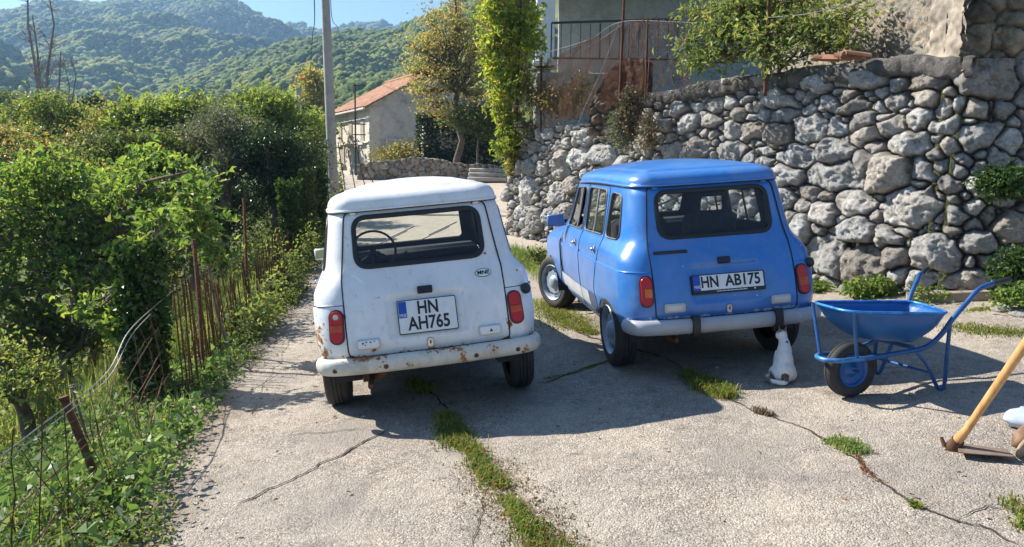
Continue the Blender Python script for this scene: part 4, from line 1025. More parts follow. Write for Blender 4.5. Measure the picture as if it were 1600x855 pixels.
def to_u(x, y):
    d = np.hypot(WP['p'][:, 0]-x, WP['p'][:, 1]-y); return WP['u'][int(np.argmin(d))]
uf = np.linspace(0, WP['L'], 800)
def A_u(u): q = np.array(WA0)+_dA*u; return to_u(*q)
def B_u(u): q = np.array(WB0)+_dB*u; return to_u(*q)
given = [(A_u(u), z, w_, h_) for u, z, w_, h_ in giA if u > .05]+[(B_u(u), z, w_, h_) for u, z, w_, h_ in giB if u > .05]
uC = A_u(0.02)
_tu = [0, uC-.1]+[A_u(a) for a, _ in tp[1:]]; _tz = [ztB, ztB]+[b for _, b in tp[1:]]
topW = lambda u: np.interp(u, _tu, _tz)+.03*fbm(np.asarray(u)*3, np.asarray(u)*0, 0, 77, 3)*(np.asarray(u) > uC)
def baseW(u):
    x = np.interp(u, WP['u'], WP['p'][:, 0]); y = np.interp(u, WP['u'], WP['p'][:, 1]); return np.asarray(g(x, y))-.12
wall_part('stone_face', ((0, 0), (1, 0), topW, baseW, given, .0155, 11), M_STONE, path=WP, size=(.11, .32), batter=.05, prot=.125, joint=.085, mortar=(.060, .048, .035), warm=.45)
# dark weathered coping on the long face
def coping():
    u = np.linspace(.02, 4.95, 240); zt = topA(u); rows = []; prof = [(-.02, -.16), (.055, -.15), (.075, -.09), (.085, -.03), (.06, .03), (.0, .05), (-.12, .055), (-.30, .05), (-.44, .03), (-.45, -.05)]
    nr = np.array([-_dA[1], _dA[0]]); nr = nr if nr @ -np.array(WA0) > 0 else -nr
    for (o_, h_) in prof:
        z = zt+h_+.022*fbm(u*4, u*0+h_*9, 0, 91, 3); hb = (zt-baseA(u)); off = o_-.05*hb+.03*fbm(u*5, u*0+h_*15, 0, 92, 4)+.02*(vnoise(u*2.1, 0, 0, 4) > 0)
        p = np.array(WA0)[None]+_dA[None]*u[:, None]+nr[None]*off[:, None]; rows.append(np.concatenate([p, z[:, None]], -1))
    V = np.stack(rows, 1)-np.array(wall.location)
    m = NT('weathered_coping'); c = m.ramp(m.noise(6, 8, .75), [(.32, (.035, .032, .028)), (.48, (.10, .09, .078)), (.62, (.22, .20, .18)), (.75, (.38, .36, .33))])
    c = m.mix(m.ramp(m.noise(3, 5, .7), [(.55, (0, 0, 0)), (.68, (.7, .7, .7))]), c, (.055, .055, .02)); m.set(Base_Color=c, Roughness=.95, Normal=m.bump(m.noise(18, 7, .75), 1, .04))
    raw_mesh('coping', V.reshape(-1, 3), grid_faces(240, len(prof)), m.mat, wall)
coping()

# ---- forested hills
def blob_proto(sub=1):
    import bmesh
    bm = bmesh.new(); bmesh.ops.create_icosphere(bm, subdivisions=sub, radius=1.0); v = np.array([q.co[:] for q in bm.verts]); f = np.array([[w_.index for w_ in p.verts] for p in bm.faces]); bm.free(); return v, f
BV, BF = blob_proto(3)
BV1, BF1 = blob_proto(1)
def blobs(cent, rad, seed, squash=.85, rough=.35):
    rg = np.random.default_rng(seed); n = len(cent); V = []
    BV, BF = BV1, BF1; k = len(BV); ph = rg.uniform(0, 50, (n, 3)); P = BV[None]*2.1+ph[:, None]
    d = 1+rough*vnoise(P[..., 0], P[..., 1], P[..., 2], seed)+rough*.5*vnoise(P[..., 0]*2.3, P[..., 1]*2.3, P[..., 2]*2.3, seed+1)
    ax = rg.uniform(.8, 1.25, (n, 1, 3)); V = BV[None]*d[..., None]*ax*rad[:, None, None]; V[..., 2] *= squash; V = V+cent[:, None]
    F = BF[None]+(np.arange(n)*k)[:, None, None]; return V.reshape(-1, 3), F.reshape(-1, 3)
def forest_mat(name, stops, scale, bump_d, bscale):
    m = NT(name); g_ = m.new('ShaderNodeNewGeometry')
    c = m.ramp(g_.outputs['Random Per Island'], stops)
    big = m.ramp(m.noise(scale, 5, .6), [(.32, (.62, .70, .60)), (.5, (1, 1, 1)), (.68, (1.35, 1.25, .95))]); c = m.mix(1, c, big, 'MULTIPLY')
    lf = m.ramp(m.noise(bscale*.8, 3, .7), [(.35, (.55, .55, .55)), (.6, (1.25, 1.25, 1.2))]); c = m.mix(1, c, lf, 'MULTIPLY')
    m.set(Base_Color=c, Roughness=.95, Normal=m.bump(m.noise(bscale, 4, .7), 1.0, bump_d)); m.b.inputs['Specular IOR Level'].default_value = .1
    return m.mat
GREENS = [(0, (.07, .105, .03)), (.3, (.11, .155, .04)), (.6, (.155, .20, .055)), (.85, (.20, .225, .065)), (1, (.24, .21, .09))]
def hill(name, crest, D, D0, z0, nblob, rb, seed, pxr, ridge=14.0, rs=.008, gmat=None, fmat=None, conc=1.0, vis=(0, 1)):
    """crest: photograph silhouette points; D crest distance table; D0 foot distance"""
    cxp = [a for a, _ in crest]; px = np.linspace(pxr[0], pxr[1], 300); cyp = np.interp(px, cxp, [b for _, b in crest])
    dist = np.interp(px, [a for a, _ in D], [b for _, b in D]); tt = np.concatenate([np.linspace(0, 1, 130), np.linspace(1.02, 1.5, 20)])
    dirs = np.array([list(ray(a, b)) for a, b in zip(px, cyp)]); hz = np.hypot(dirs[:, 0], dirs[:, 1]); az = dirs[:, :2]/hz[:, None]; topz = CAM_H+dirs[:, 2]/hz*dist
    d0 = np.interp(px, [a for a, _ in D0], [b for _, b in D0])
    def surf(i_f, t):
        i0 = np.clip(i_f, 0, 298.999); k = np.floor(i0).astype(int); fr = i0-k
        L = lambda a: a[k]*(1-fr)+a[k+1]*fr
        r = L(d0)+(L(dist)-L(d0))*t; ax_, ay_ = L(az[:, 0]), L(az[:, 1]); x, y = ax_*r, ay_*r
        prof = np.where(t <= 1, t**conc*(1-.12*np.sin(t*math.pi)), 1-(t-1)*1.1)
        z = z0+(L(topz)-z0)*prof
        n = (1-np.abs(fbm(x*rs, y*rs, 0, seed, 4))*1.6)*ridge*np.sin(np.clip(t, 0, 1)*math.pi)**.8*.9+.12*ridge*fbm(x*rs*7, y*rs*7, 0, seed+3, 3)*np.clip(t*3, 0, 1)
        return np.stack([x, y, z+n-ridge*.25*np.sin(np.clip(t, 0, 1)*math.pi)], -1)
    I, T = np.meshgrid(np.arange(300.), tt, indexing='ij'); V = surf(I, T)
    o = raw_mesh(name, V.reshape(-1, 3), grid_faces(300, len(tt)), gmat); tag(o, kind='structure')
    if nblob:
        rg = np.random.default_rng(seed); ii = rg.uniform(vis[0]*298, vis[1]*298, nblob); t = rg.uniform(0, 1, nblob)**.75*1.03
        P = surf(ii, t); r = rb*rg.uniform(.55, 1.35, nblob); P[:, 2] += r*.3
        v, f = blobs(P, r, seed); o = raw_mesh('forest', v, f, fmat); tag(o, kind='stuff')
M_HG = simple('hill_scrub', (.11, .13, .04), .95, var=.4, scale=.03)
M_F1 = forest_mat('near_forest', GREENS, .012, .5, 1.1)
M_F2 = forest_mat('far_forest', GREENS, .006, 1.2, .5)
hill('near_hill', [(-200, 200), (150, 178), (215, 160), (260, 140), (350, 108), (430, 78), (500, 60), (560, 54), (620, 56), (660, 38), (700, 14), (740, -12), (850, -80), (1000, -150), (1300, -170), (1700, -150)], [(-200, 330), (200, 380), (500, 430), (650, 380), (1700, 260)], [(-200, 120), (500, 110), (800, 90), (1700, 80)], -9, 26000, 1.9, 51, (-200, 1500), 14, .010, M_HG, M_F1, vis=(.20, .62))
hill('far_hill', [(-500, 90), (-150, 50), (0, 28), (60, 12), (110, 6), (200, 4), (300, 1), (345, 7), (400, 25), (440, 38), (480, 49), (520, 64), (600, 85), (900, 130)], [(-500, 900), (900, 960)], [(-500, 330), (900, 380)], 0, 30000, 3.3, 52, (-300, 640), 44, .0042, M_HG, M_F2, vis=(.27, .92))
hill('distant_ridge', [(300, 80), (380, 60), (430, 41), (480, 46), (505, 52), (545, 47), (590, 42), (620, 46), (680, 52), (900, 60)], [(300, 1200), (900, 1200)], [(300, 820), (900, 820)], 20, 2500, 6.5, 53, (330, 760), 60, .002, M_HG, M_F2)
hill('valley_spur', [(-600, 20), (-200, 50), (-60, 62), (0, 80), (40, 98), (90, 125), (140, 150), (240, 176), (500, 190)], [(-600, 620), (500, 560)], [(-600, 200), (500, 240)], -6, 6500, 3.4, 54, (-260, 420), 30, .006, M_HG, M_F1, vis=(.32, .95))
# the plain between the yard's hillside and the hills, out to the horizon
def plain():
    a = np.linspace(0, 2*math.pi, 97); r = np.array([0, 60, 150, 400, 1200, 3000, 8000]); A, Rr = np.meshgrid(a, r, indexing='ij')
    V = np.stack([Rr*np.cos(A), Rr*np.sin(A), np.full_like(A, -12.5)], -1); tag(raw_mesh('valley_floor', V.reshape(-1, 3), grid_faces(97, 7)[:, ::-1], M_HG), kind='structure')
plain()
def haze():
    me = bpy.data.meshes.new('haze'); q = MB(); q.box((0, 500, 128), (3600, 3200, 288)); 
    m = bpy.data.materials.new('haze'); m.use_nodes = True; t = m.node_tree; t.nodes.remove(t.nodes['Principled BSDF'])
    v = t.nodes.new('ShaderNodeVolumePrincipled'); v.inputs['Color'].default_value = (.36, .62, 1.0, 1); v.inputs['Density'].default_value = .00040; v.inputs['Anisotropy'].default_value = .35
    t.links.new(v.outputs[0], t.nodes['Material Output'].inputs['Volume'])
    o = q.build('haze', m, smooth=False); tag(o, kind='stuff')
haze()
# ================================================================== vegetation
def unit(v): return v/np.maximum(np.linalg.norm(v, axis=-1, keepdims=True), 1e-9)
def leaves(P, size, rg, aspect=.6, up=.6, fold=.18, lobed=False, droop=0.0, sv=.35):
    n = len(P); nr = unit(rg.normal(0, 1, (n, 3))+np.array([0, 0, 1])*up); r = unit(rg.normal(0, 1, (n, 3))); t = unit(np.cross(nr, r)); t[:, 2] -= droop; t = unit(t); b = unit(np.cross(nr, t)); nr = np.cross(t, b)
    L = size*rg.uniform(1-sv, 1+sv, n)[:, None]
    def quad(t_, b_, L_, W_):
        f = nr*(W_*fold*2)
        return np.stack([P, P+t_*L_*.45+b_*W_*.5+f, P+t_*L_, P+t_*L_*.45-b_*W_*.5+f], 1)
    if not lobed: Q = [quad(t, b, L, L*aspect)]
    else:
        Q = []
        for a, s_ in ((0, 1.0), (.95, .78), (-.95, .78)):
            ca, sa = math.cos(a), math.sin(a); t2 = t*ca+b*sa; b2 = b*ca-t*sa; Q.append(quad(t2, b2, L*s_, L*s_*.48))
    V = np.concatenate([q.reshape(-1, 3) for q in Q]); F = np.arange(len(V)).reshape(-1, 4); return V, F
def crown_pts(lobes, n, rg, clump=.16, per=22, shell=.35, flat=.7):
    """lobes: (centre, radii) ellipsoids; leaves gather in clumps towards the outside, with gaps between"""
    nc = max(3, n//per); w_ = np.array([(r[0]*r[1]*r[2])**(2/3) for _, r in lobes]); li = rg.choice(len(lobes), nc, p=w_/w_.sum())
    d = unit(rg.normal(0, 1, (nc, 3))); rr = (shell+(1-shell)*rg.uniform(0, 1, nc)**.5)[:, None]*rg.uniform(.82, 1.12, nc)[:, None]
    Cn = np.array([lobes[i][0] for i in li])+d*rr*np.array([lobes[i][1] for i in li])
    k = rg.integers(0, nc, n); sc = clump*rg.uniform(.5, 1.5, nc)
    P = Cn[k]+rg.normal(0, 1, (n, 3))*sc[k][:, None]*np.array([1, 1, flat]); return P, Cn, np.array(lobes, dtype=object)[li] if False else li
def lobe(px, py, rx, rz, y, ry=None):
    c = at(px, py, y); s = y/F_PX; return (np.array(c), (rx*s, (ry if ry else rx*s), rz*s))
def tube_np(A, B, ra, rb, n=5, sag=0.0, seg=1, rg=None, wob=0.0):
    """many straight tapered sticks at once"""
    A = np.asarray(A, float); B = np.asarray(B, float); d = unit(B-A); ref = np.where(np.abs(d[:, 2:3]) < .9, np.array([[0, 0, 1.]]), np.array([[1., 0, 0]])); u = unit(np.cross(d, ref)); v = np.cross(d, u)
    ks = np.linspace(0, 1, seg+1); ring = []; N = len(A); ra = np.broadcast_to(ra, (N,)); rb = np.broadcast_to(rb, (N,))
    off = (rg.normal(0, 1, (N, seg+1, 3)) if rg is not None else np.zeros((N, seg+1, 3)))*wob*np.linalg.norm(B-A, axis=1)[:, None, None]
    off[:, 0] = 0
    if seg > 1: off[:, -1] *= .3
    for i, k in enumerate(ks):
        c = A+(B-A)*k+off[:, i]; c[:, 2] -= sag*4*k*(1-k); r = (ra*(1-k)+rb*k)[:, None]
        for j in range(n): a = 2*math.pi*j/n; ring.append(c+(u*math.cos(a)+v*math.sin(a))*r)
    V = np.stack(ring, 1); F = []
    for i in range(seg):
        for j in range(n): F.append([i*n+j, i*n+(j+1) % n, (i+1)*n+(j+1) % n, (i+1)*n+j])
    F = np.array(F)[None]+(np.arange(N)*V.shape[1])[:, None, None]; return V.reshape(-1, 3), F.reshape(-1, 4)
def join(parts):
    V = []; F = []; n = 0
    for v, f in parts: V.append(v); F.append(f+n); n += len(v)
    return np.concatenate(V), np.concatenate(F)
M_BARK = simple('grey_brown_bark', (.16, .12, .09), .95, var=.5, scale=9, bump=.6, bscale=30)
M_BARKL = simple('pale_dead_bark', (.30, .25, .22), .95, var=.35, scale=9)
L_FIG = leaf_mat('fig_leaf', [(0.083, 0.153, 0.042), (0.129, 0.220, 0.059), (0.213, 0.306, 0.084), (0.363, 0.392, 0.127)], 0.5)
L_GREEN = leaf_mat('mid_green_leaf', [(0.060, 0.101, 0.035), (0.099, 0.144, 0.050), (0.148, 0.195, 0.072), (0.257, 0.245, 0.101)], 0.42)
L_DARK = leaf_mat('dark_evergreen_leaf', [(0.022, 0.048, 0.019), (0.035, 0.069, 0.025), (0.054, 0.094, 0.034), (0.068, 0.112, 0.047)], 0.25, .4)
L_OLIVE = leaf_mat('olive_leaf', [(0.124, 0.155, 0.110), (0.175, 0.203, 0.152), (0.248, 0.257, 0.203), (0.160, 0.162, 0.101)], 0.3)
L_YEL = leaf_mat('yellow_green_leaf', [(0.128, 0.204, 0.065), (0.192, 0.268, 0.086), (0.298, 0.331, 0.130), (0.373, 0.344, 0.151)], 0.48)
L_AUT = leaf_mat('autumn_leaf', [(0.192, 0.283, 0.090), (0.354, 0.388, 0.135), (0.503, 0.373, 0.180), (0.503, 0.253, 0.158), (0.281, 0.343, 0.135), (0.444, 0.417, 0.203)], 0.48)
L_FIGY = leaf_mat('yellowish_fig_leaf', [(0.124, 0.208, 0.055), (0.209, 0.285, 0.079), (0.321, 0.361, 0.111), (0.148, 0.218, 0.089)], 0.5)  # fig leaf in a yellower green
L_MIX = leaf_mat('turning_leaf', [(0.073, 0.135, 0.041), (0.175, 0.210, 0.073), (0.350, 0.255, 0.123), (0.437, 0.360, 0.186)], 0.42)
L_IVY = leaf_mat('ivy_leaf', [(0.024, 0.061, 0.017), (0.042, 0.094, 0.025), (0.071, 0.132, 0.034), (0.101, 0.154, 0.041)], 0.3, .35)
L_PALE = leaf_mat('pale_weed_leaf', [(.055, .105, .035), (.10, .18, .06), (.17, .26, .10), (.27, .35, .18)], .42)
L_GRASS = leaf_mat('grass_blade', [(0.071, 0.156, 0.036), (0.131, 0.234, 0.054), (0.239, 0.312, 0.108), (0.394, 0.351, 0.197)], 0.42)
L_DRY = leaf_mat('dry_stem', [(.10, .07, .045), (.17, .12, .07), (.22, .17, .10), (.08, .09, .03)], .15)

def tree(name, label, cat, base, lobes, n, size, lm, seed, bark=None, trunk_r=.12, lobed=False, clump=.18, per=22, group=None, twigs=60, up=.6, aspect=.6, trunk_top=None, shell=.35, droop=0.0, ivy=0, extra=None, twr=1.0):
    rg = np.random.default_rng(seed); base = Vector(base); o = empty(name, base); tag(o, label, cat, group)
    P, Cn, li = crown_pts(lobes, n, rg, clump, per, shell); b = np.array(base)
    v, f = leaves(P, size, rg, aspect, up, lobed=lobed, droop=droop); raw_mesh('crown', v-b, f, lm, o, smooth=False)
    cen = np.array([c for c, _ in lobes]); mid = cen.mean(0)
    tt = np.array(trunk_top) if trunk_top is not None else mid*.55+np.array([b[0], b[1], mid[2]])*.45
    parts = []; seg = 6; pts = [b+(tt-b)*k+np.array([rg.normal(0, .04), rg.normal(0, .04), 0])*(0 < k < 1)*np.linalg.norm(tt-b)*.5 for k in np.linspace(0, 1, seg+1)]
    q = MB(); q.tube([tuple(p-b) for p in pts], [trunk_r*(1-.5*k)*(1.25 if i == 0 else 1) for i, k in enumerate(np.linspace(0, 1, seg+1))], 9)
    parts.append((np.concatenate(q.v), np.array([f_ for f_ in q.f if len(f_) == 4])))
    hubs = []
    for c, r in lobes:
        k = rg.uniform(.45, .98); s_ = b+(tt-b)*k-b; e_ = c-b; hubs.append((s_, e_))
    A = np.array([h[0] for h in hubs]); B = np.array([h[1] for h in hubs]); parts.append(tube_np(A, B, trunk_r*.5, trunk_r*.18, 6, 0, 4, rg, .05))
    k = min(twigs, len(Cn))
    if k:
        s_ = rg.choice(len(Cn), k, replace=False); fr = rg.uniform(.3, 1, k)[:, None]; A2 = A[li[s_]]+(B[li[s_]]-A[li[s_]])*fr
        parts.append(tube_np(A2, Cn[s_]-b, trunk_r*.16*twr+.003, .003, 4, 0, 3, rg, .05))
    v, f = join(parts); raw_mesh('trunk', v, f, bark or M_BARK, o)
    if ivy:
        h = rg.uniform(0, 1, ivy); a = rg.uniform(0, 2*math.pi, ivy); rr = (trunk_r*1.1+.11*rg.uniform(.2, 1, ivy)*(1+.5*vnoise(h*6, a, 0, seed)))[:, None]
        P = b[None]+(tt-b)[None]*h[:, None]*1.02+np.stack([np.cos(a), np.sin(a), np.zeros(ivy)], -1)*rr
        v, f = leaves(P, .055, rg, .9, .3); raw_mesh('ivy', v-b, f, L_IVY, o, smooth=False)
    if extra: extra(o, rg, b)
    return o
def tz(x, y): return float(terrain_z(np.array([x]), np.array([y]))[0])
def tbase(px, y):
    x = ray(px, 300).x/ray(px, 300).y*y; return (x, y, tz(x, y)-.05)
# -- the near leafy tree whose trunk is wrapped in ivy
b1 = gnd(243, 606); b1 = Vector((b1.x-.05, b1.y, tz(b1.x-.05, b1.y)-.03))
tree('ivy_clad_trunk', 'leaning dead trunk wrapped in dark ivy by the fence, a few leafy twigs on it', 'tree', b1,
     [lobe(225, 370, 22, 18, 6.2), lobe(200, 505, 46, 16, 6.3), lobe(170, 480, 40, 16, 6.4), lobe(245, 345, 20, 14, 6.3)], 330, .075, L_FIG, 101, trunk_r=.075, lobed=True, clump=.08, per=9, twigs=50, up=.8, trunk_top=np.array(at(216, 385, 6.1)), ivy=3400, twr=1.2)
YN = 9.6
tree('fig_tree', 'leafy bright green tree with lobed leaves, nearest on the left behind the fence', 'tree', tbase(120, 9.9),
     [lobe(45, 300, 80, 56, YN), lobe(150, 345, 60, 50, YN), lobe(75, 400, 64, 36, YN-.3), lobe(5, 455, 36, 30, YN-.6), lobe(150, 440, 44, 26, YN-.5), lobe(225, 300, 46, 26, YN-.3), lobe(250, 340, 36, 20, YN-.3), lobe(-50, 380, 70, 90, YN), lobe(205, 400, 34, 26, YN-.6), lobe(290, 268, 24, 13, YN-.5), lobe(215, 258, 30, 16, YN), lobe(110, 275, 40, 20, YN)],
     5000, .084, L_FIG, 111, trunk_r=.09, lobed=True, clump=.17, per=20, twigs=320, up=.5, twr=1.1, shell=.3)
b2 = tbase(348, 7.4)
tree('fig_sapling', 'slender sapling with a few large lobed leaves rising behind the rusty fence post', 'tree', b2, [lobe(312, 330, 24, 30, 7.3), lobe(326, 372, 24, 16, 7.3), lobe(300, 300, 22, 16, 7.3), lobe(335, 400, 14, 20, 7.2)], 330, .085, L_FIG, 102, trunk_r=.022, lobed=True, clump=.07, per=7, twigs=40, up=.8, trunk_top=np.array(at(318, 330, 7.3)))
# -- shrubs and trees down the slope, one by one: (label, px, base distance, lobes, n, leaf, mat, ...)
BK = [
 ('bright green fig crown standing behind the near tree', 250, 12.5, [(255, 262, 48, 22), (212, 288, 40, 24), (292, 290, 34, 18), (240, 322, 42, 22)], 1500, .165, L_FIG, 1, .17),
 ('dark green leafy tree with deep shade, behind the fig crown', 225, 16, [(215, 228, 60, 26), (262, 245, 50, 26), (180, 262, 44, 26), (150, 238, 36, 22)], 6500, .095, L_GREEN, 0, .16),
 ('bright yellow-green tree top against the forested hill, left of the grey olive', 265, 20, [(230, 182, 40, 14), (285, 178, 40, 15), (262, 205, 50, 18), (205, 198, 30, 16), (315, 172, 22, 12)], 3600, .14, L_FIGY, 1, .24),
 ('grey-green olive tree with fine leaves, centre of the thicket', 355, 16, [(350, 200, 42, 22), (385, 218, 36, 20), (325, 228, 38, 22), (370, 243, 40, 18), (345, 180, 28, 14), (300, 212, 22, 18)], 9500, .058, L_OLIVE, 0, .15),
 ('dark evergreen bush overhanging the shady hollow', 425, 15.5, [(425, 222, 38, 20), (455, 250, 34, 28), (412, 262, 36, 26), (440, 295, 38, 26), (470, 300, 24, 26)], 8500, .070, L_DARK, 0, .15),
 ('green leafy tree beside the utility pole, behind the evergreen bush', 430, 24, [(425, 185, 36, 17), (470, 205, 30, 22), (385, 168, 30, 12), (440, 162, 26, 11), (405, 158, 24, 10)], 3600, .13, L_FIGY, 1, .24),
 ('small green tree close to the utility pole foot', 478, 19, [(482, 225, 22, 26), (470, 262, 22, 24), (490, 255, 15, 26)], 2800, .08, L_GREEN, 0, .13),
 ('pale green tree below the bare dead tree', 75, 22, [(75, 165, 36, 16), (110, 190, 44, 20), (40, 185, 34, 16), (85, 212, 50, 18)], 4200, .12, L_YEL, 0, .17),
 ('brownish half-bare tree beside the pale green tree', 165, 20, [(165, 195, 34, 17), (130, 215, 34, 17), (195, 215, 30, 18), (170, 175, 20, 11)], 2300, .085, L_MIX, 0, .2),
 ('yellowing tree at the left edge of the thicket', 30, 15, [(20, 255, 50, 22), (75, 262, 45, 22), (0, 218, 38, 18), (120, 270, 34, 20), (60, 235, 34, 13)], 5200, .085, L_MIX, 0, .18),
 ('dark rounded bush between the pale tree and the olive', 145, 28, [(145, 163, 14, 14), (150, 178, 22, 12)], 1900, .11, L_DARK, 0, .14),
 ('green shrub filling the slope below the yellowing tree', 110, 13, [(110, 315, 50, 24), (165, 300, 34, 24), (60, 320, 50, 24), (10, 330, 44, 34)], 4200, .08, L_GREEN, 0, .15),
 ('light green shrub below the near tree, left of the ivy-wrapped trunk', 90, 9.4, [(60, 505, 50, 26), (120, 520, 40, 22), (15, 540, 40, 28), (165, 500, 30, 18)], 3400, .07, L_GREEN, 0, .14),
 ('small green shrub at the left edge below the near tree', 20, 7.6, [(20, 600, 34, 20), (-15, 560, 40, 26), (60, 590, 26, 14)], 1700, .06, L_YEL, 0, .12),
 ('green shrub between the near tree and the hollow', 190, 11, [(190, 425, 40, 26), (235, 440, 30, 22), (145, 440, 34, 24), (265, 400, 26, 20)], 2800, .08, L_GREEN, 0, .14),
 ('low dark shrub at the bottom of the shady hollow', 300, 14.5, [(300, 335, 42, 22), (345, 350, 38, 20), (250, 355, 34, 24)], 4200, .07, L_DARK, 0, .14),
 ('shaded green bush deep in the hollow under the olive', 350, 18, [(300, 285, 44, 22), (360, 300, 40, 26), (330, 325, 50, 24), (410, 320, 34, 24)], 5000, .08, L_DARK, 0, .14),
]
for i, (lab, px, y, lb, n, sz, lm, lobd, cl) in enumerate(BK):
    tree('slope_tree', lab, 'tree', tbase(px, y), [lobe(a, b_, c_, d_, y+(0.35*((k*7) % 3)-.3)) for k, (a, b_, c_, d_) in enumerate(lb)], n, sz, lm, 200+i, trunk_r=.07+.003*y, lobed=bool(lobd), clump=cl, twigs=70, group='trees and shrubs down the slope')
# distant tree tops in the valley, each its own
rgd = np.random.default_rng(5)
FT = [(20, 40, 172, 30), (95, 55, 158, 26), (150, 46, 178, 26), (205, 60, 168, 24), (255, 48, 168, 26), (330, 58, 168, 26), (375, 44, 160, 26), (415, 62, 165, 24), (455, 52, 172, 24), (10, 60, 150, 26), (485, 40, 185, 22), (300, 38, 180, 26), (60, 75, 162, 20), (230, 80, 160, 18), (440, 90, 160, 18)]
names_ft = ['leftmost far tree just under the dark spur', 'far tree left of the dark rounded bush', 'far tree behind the brownish tree', 'far green tree behind the bright tree top', 'far tree right above the bright tree top', 'far tree left of the olive top', 'far tree directly above the olive', 'far tree between olive and utility pole', 'far tree beside the small far pole', 'far tree at the left picture edge below the hill', 'far tree behind the utility pole', 'far tree between bright top and olive', 'small far tree below the dead tree', 'small far crown at the foot of the wooded hill', 'small far crown at the hill foot near the pole']
for i, (px, y, py, w_) in enumerate(FT):
    k = i % 3; lm = (L_GREEN, L_YEL, L_DARK)[k]
    tree('valley_tree', names_ft[i]+', '+('mid green', 'yellow-green', 'dark green')[k], 'tree', tbase(px, y), [lobe(px-w_*.4, py+w_*.5, w_*.7, w_*.5, y), lobe(px+w_*.45, py+w_*.45, w_*.7, w_*.5, y+1), lobe(px, py+w_*.2, w_*.6, w_*.4, y), lobe(px, py+w_*1.1, w_*1.1, w_*.6, y)], 2600, .24, lm, 300+i, trunk_r=.2, clump=.35, twigs=20, group='tree tops in the valley', up=.5)
# bare dead tree standing above the thicket
def bare(name, label, basept, tips, seed, r0, nb, spread, lmax, mat, lf=None):
    rg = np.random.default_rng(seed); o = empty(name, basept); tag(o, label, 'tree'); b = np.array(basept); A = []; B = []; ra = []; rb = []
    stems = []
    for tip in tips:
        t = np.array(tip); p = b.copy(); L = np.linalg.norm(t-b); K = 9; pts = [b+(t-b)*k+rg.normal(0, .012, 3)*L*(k > 0) for k in np.linspace(0, 1, K)]
        for i in range(K-1): A.append(pts[i]); B.append(pts[i+1]); ra.append(r0*(1-i/K)+.008); rb.append(r0*(1-(i+1)/K)+.006)
        stems.append(pts)
        for _ in range(nb):
            k = rg.uniform(.25, .98); i = int(k*(K-1)); s_ = pts[min(i, K-2)]*.5+pts[min(i+1, K-1)]*.5; d = unit(rg.normal(0, 1, 3)*np.array([1, .6, .5])*spread+np.array([0, 0, .9])); l = lmax*(1.15-k)*rg.uniform(.4, 1)
            e_ = s_+d*l; A.append(s_); B.append(e_); ra.append(r0*.22*(1.1-k)+.006); rb.append(.005)
            for _ in range(5):
                q = rg.uniform(.3, 1); s2 = s_+(e_-s_)*q; d2 = unit(d+rg.normal(0, .6, 3)); A.append(s2); B.append(s2+d2*l*.4*rg.uniform(.3, 1)); ra.append(.008); rb.append(.003)
    v, f = tube_np(np.array(A), np.array(B), np.array(ra), np.array(rb), 5); raw_mesh('trunk', v-b, f, mat, o); return o
bd = tbase(72, 26)
bare('dead_tree', 'bare dead tree with forked grey branches rising above the thicket', bd, [at(44, -30, 26), at(78, -10, 26), at(98, 85, 26), at(60, 30, 25.6)], 61, .11, 46, 1.0, 2.3, M_BARKL)
bt = tbase(104, 24)
bare('dead_sapling', 'short bare twiggy sapling right of the tall dead tree', bt, [at(104, 88, 24), at(112, 78, 24.2)], 62, .05, 26, 1.2, 1.1, M_BARKL)
# ivy-covered posts and stems along the lane beyond the fence
for i, (px, py0, py1, y, wd, lab) in enumerate([(452, 285, 380, 13.2, 15, 'ivy-clad old post beside the lane, nearest of the overgrown posts'), (478, 268, 370, 14.5, 13, 'ivy-clad stump behind the nearest overgrown post'), (496, 262, 350, 16.5, 13, 'leafy creeper column just left of the utility pole')]):
    rg = np.random.default_rng(400+i); x = ray(px, 300).x/ray(px, 300).y*y; z0 = tz(x, y); top = at(px, py0, y); o = empty('overgrown_post', (x, y, z0)); tag(o, lab, 'post', 'overgrown posts by the lane'); b = np.array([x, y, z0])
    q = MB(); q.tube([(0, 0, 0), (.03, 0, (top.z-z0)*.5), (0, 0.02, top.z-z0)], .05, 8); q.build('stem', M_BARK, o)
    n = 2600; h = rg.uniform(0, 1.02, n)**.9; a = rg.uniform(0, 6.28, n); r = wd/F_PX*y*(.35+.65*rg.uniform(0, 1, n)**.5)*(1+.45*vnoise(h*5, a*.8, i, 9)); P = np.stack([x+np.cos(a)*r, y+np.sin(a)*r, z0+h*(top.z-z0)], -1)
    v, f = leaves(P, .065, rg, .85, .4); raw_mesh('ivy', v-b, f, L_IVY if i != 1 else L_GREEN, o, smooth=False)
# -- ground cover
def scatter(n, rg, y0, y1, d0, d1, thr=-1, sc=.9, pw=1.0, seed=0):
    """points on the bank left of the lane, d metres outside its edge"""
    y = rg.uniform(y0, y1, n*3); d = d0+(d1-d0)*rg.uniform(0, 1, n*3)**pw; x = x_left(y)-d; k = fbm(x*sc, y*sc, 0, seed, 3) > thr; x, y = x[k][:n], y[k][:n]; return x, y
def cover(name, n, y0, y1, d0, d1, size, h, lm, seed, thr=-1, aspect=.6, up=1.0, sc=.9, pw=1.0, lobed=False):
    rg = np.random.default_rng(seed); x, y = scatter(n, rg, y0, y1, d0, d1, thr, sc, pw, seed); xl = x_left(y)
    z = np.where(x > xl, g(x, y), terrain_z(x, y)); hh = h*rg.uniform(0, 1, len(x))**1.3*(.45+.75*np.clip(.5+fbm(x*1.7, y*1.7, 0, seed+5, 3), 0, 1.4))
    v, f = leaves(np.stack([x, y, z+hh+.01], -1), size, rg, aspect, up, lobed=lobed); o = raw_mesh(name, v, f, lm, smooth=False); tag(o, kind='stuff'); return o
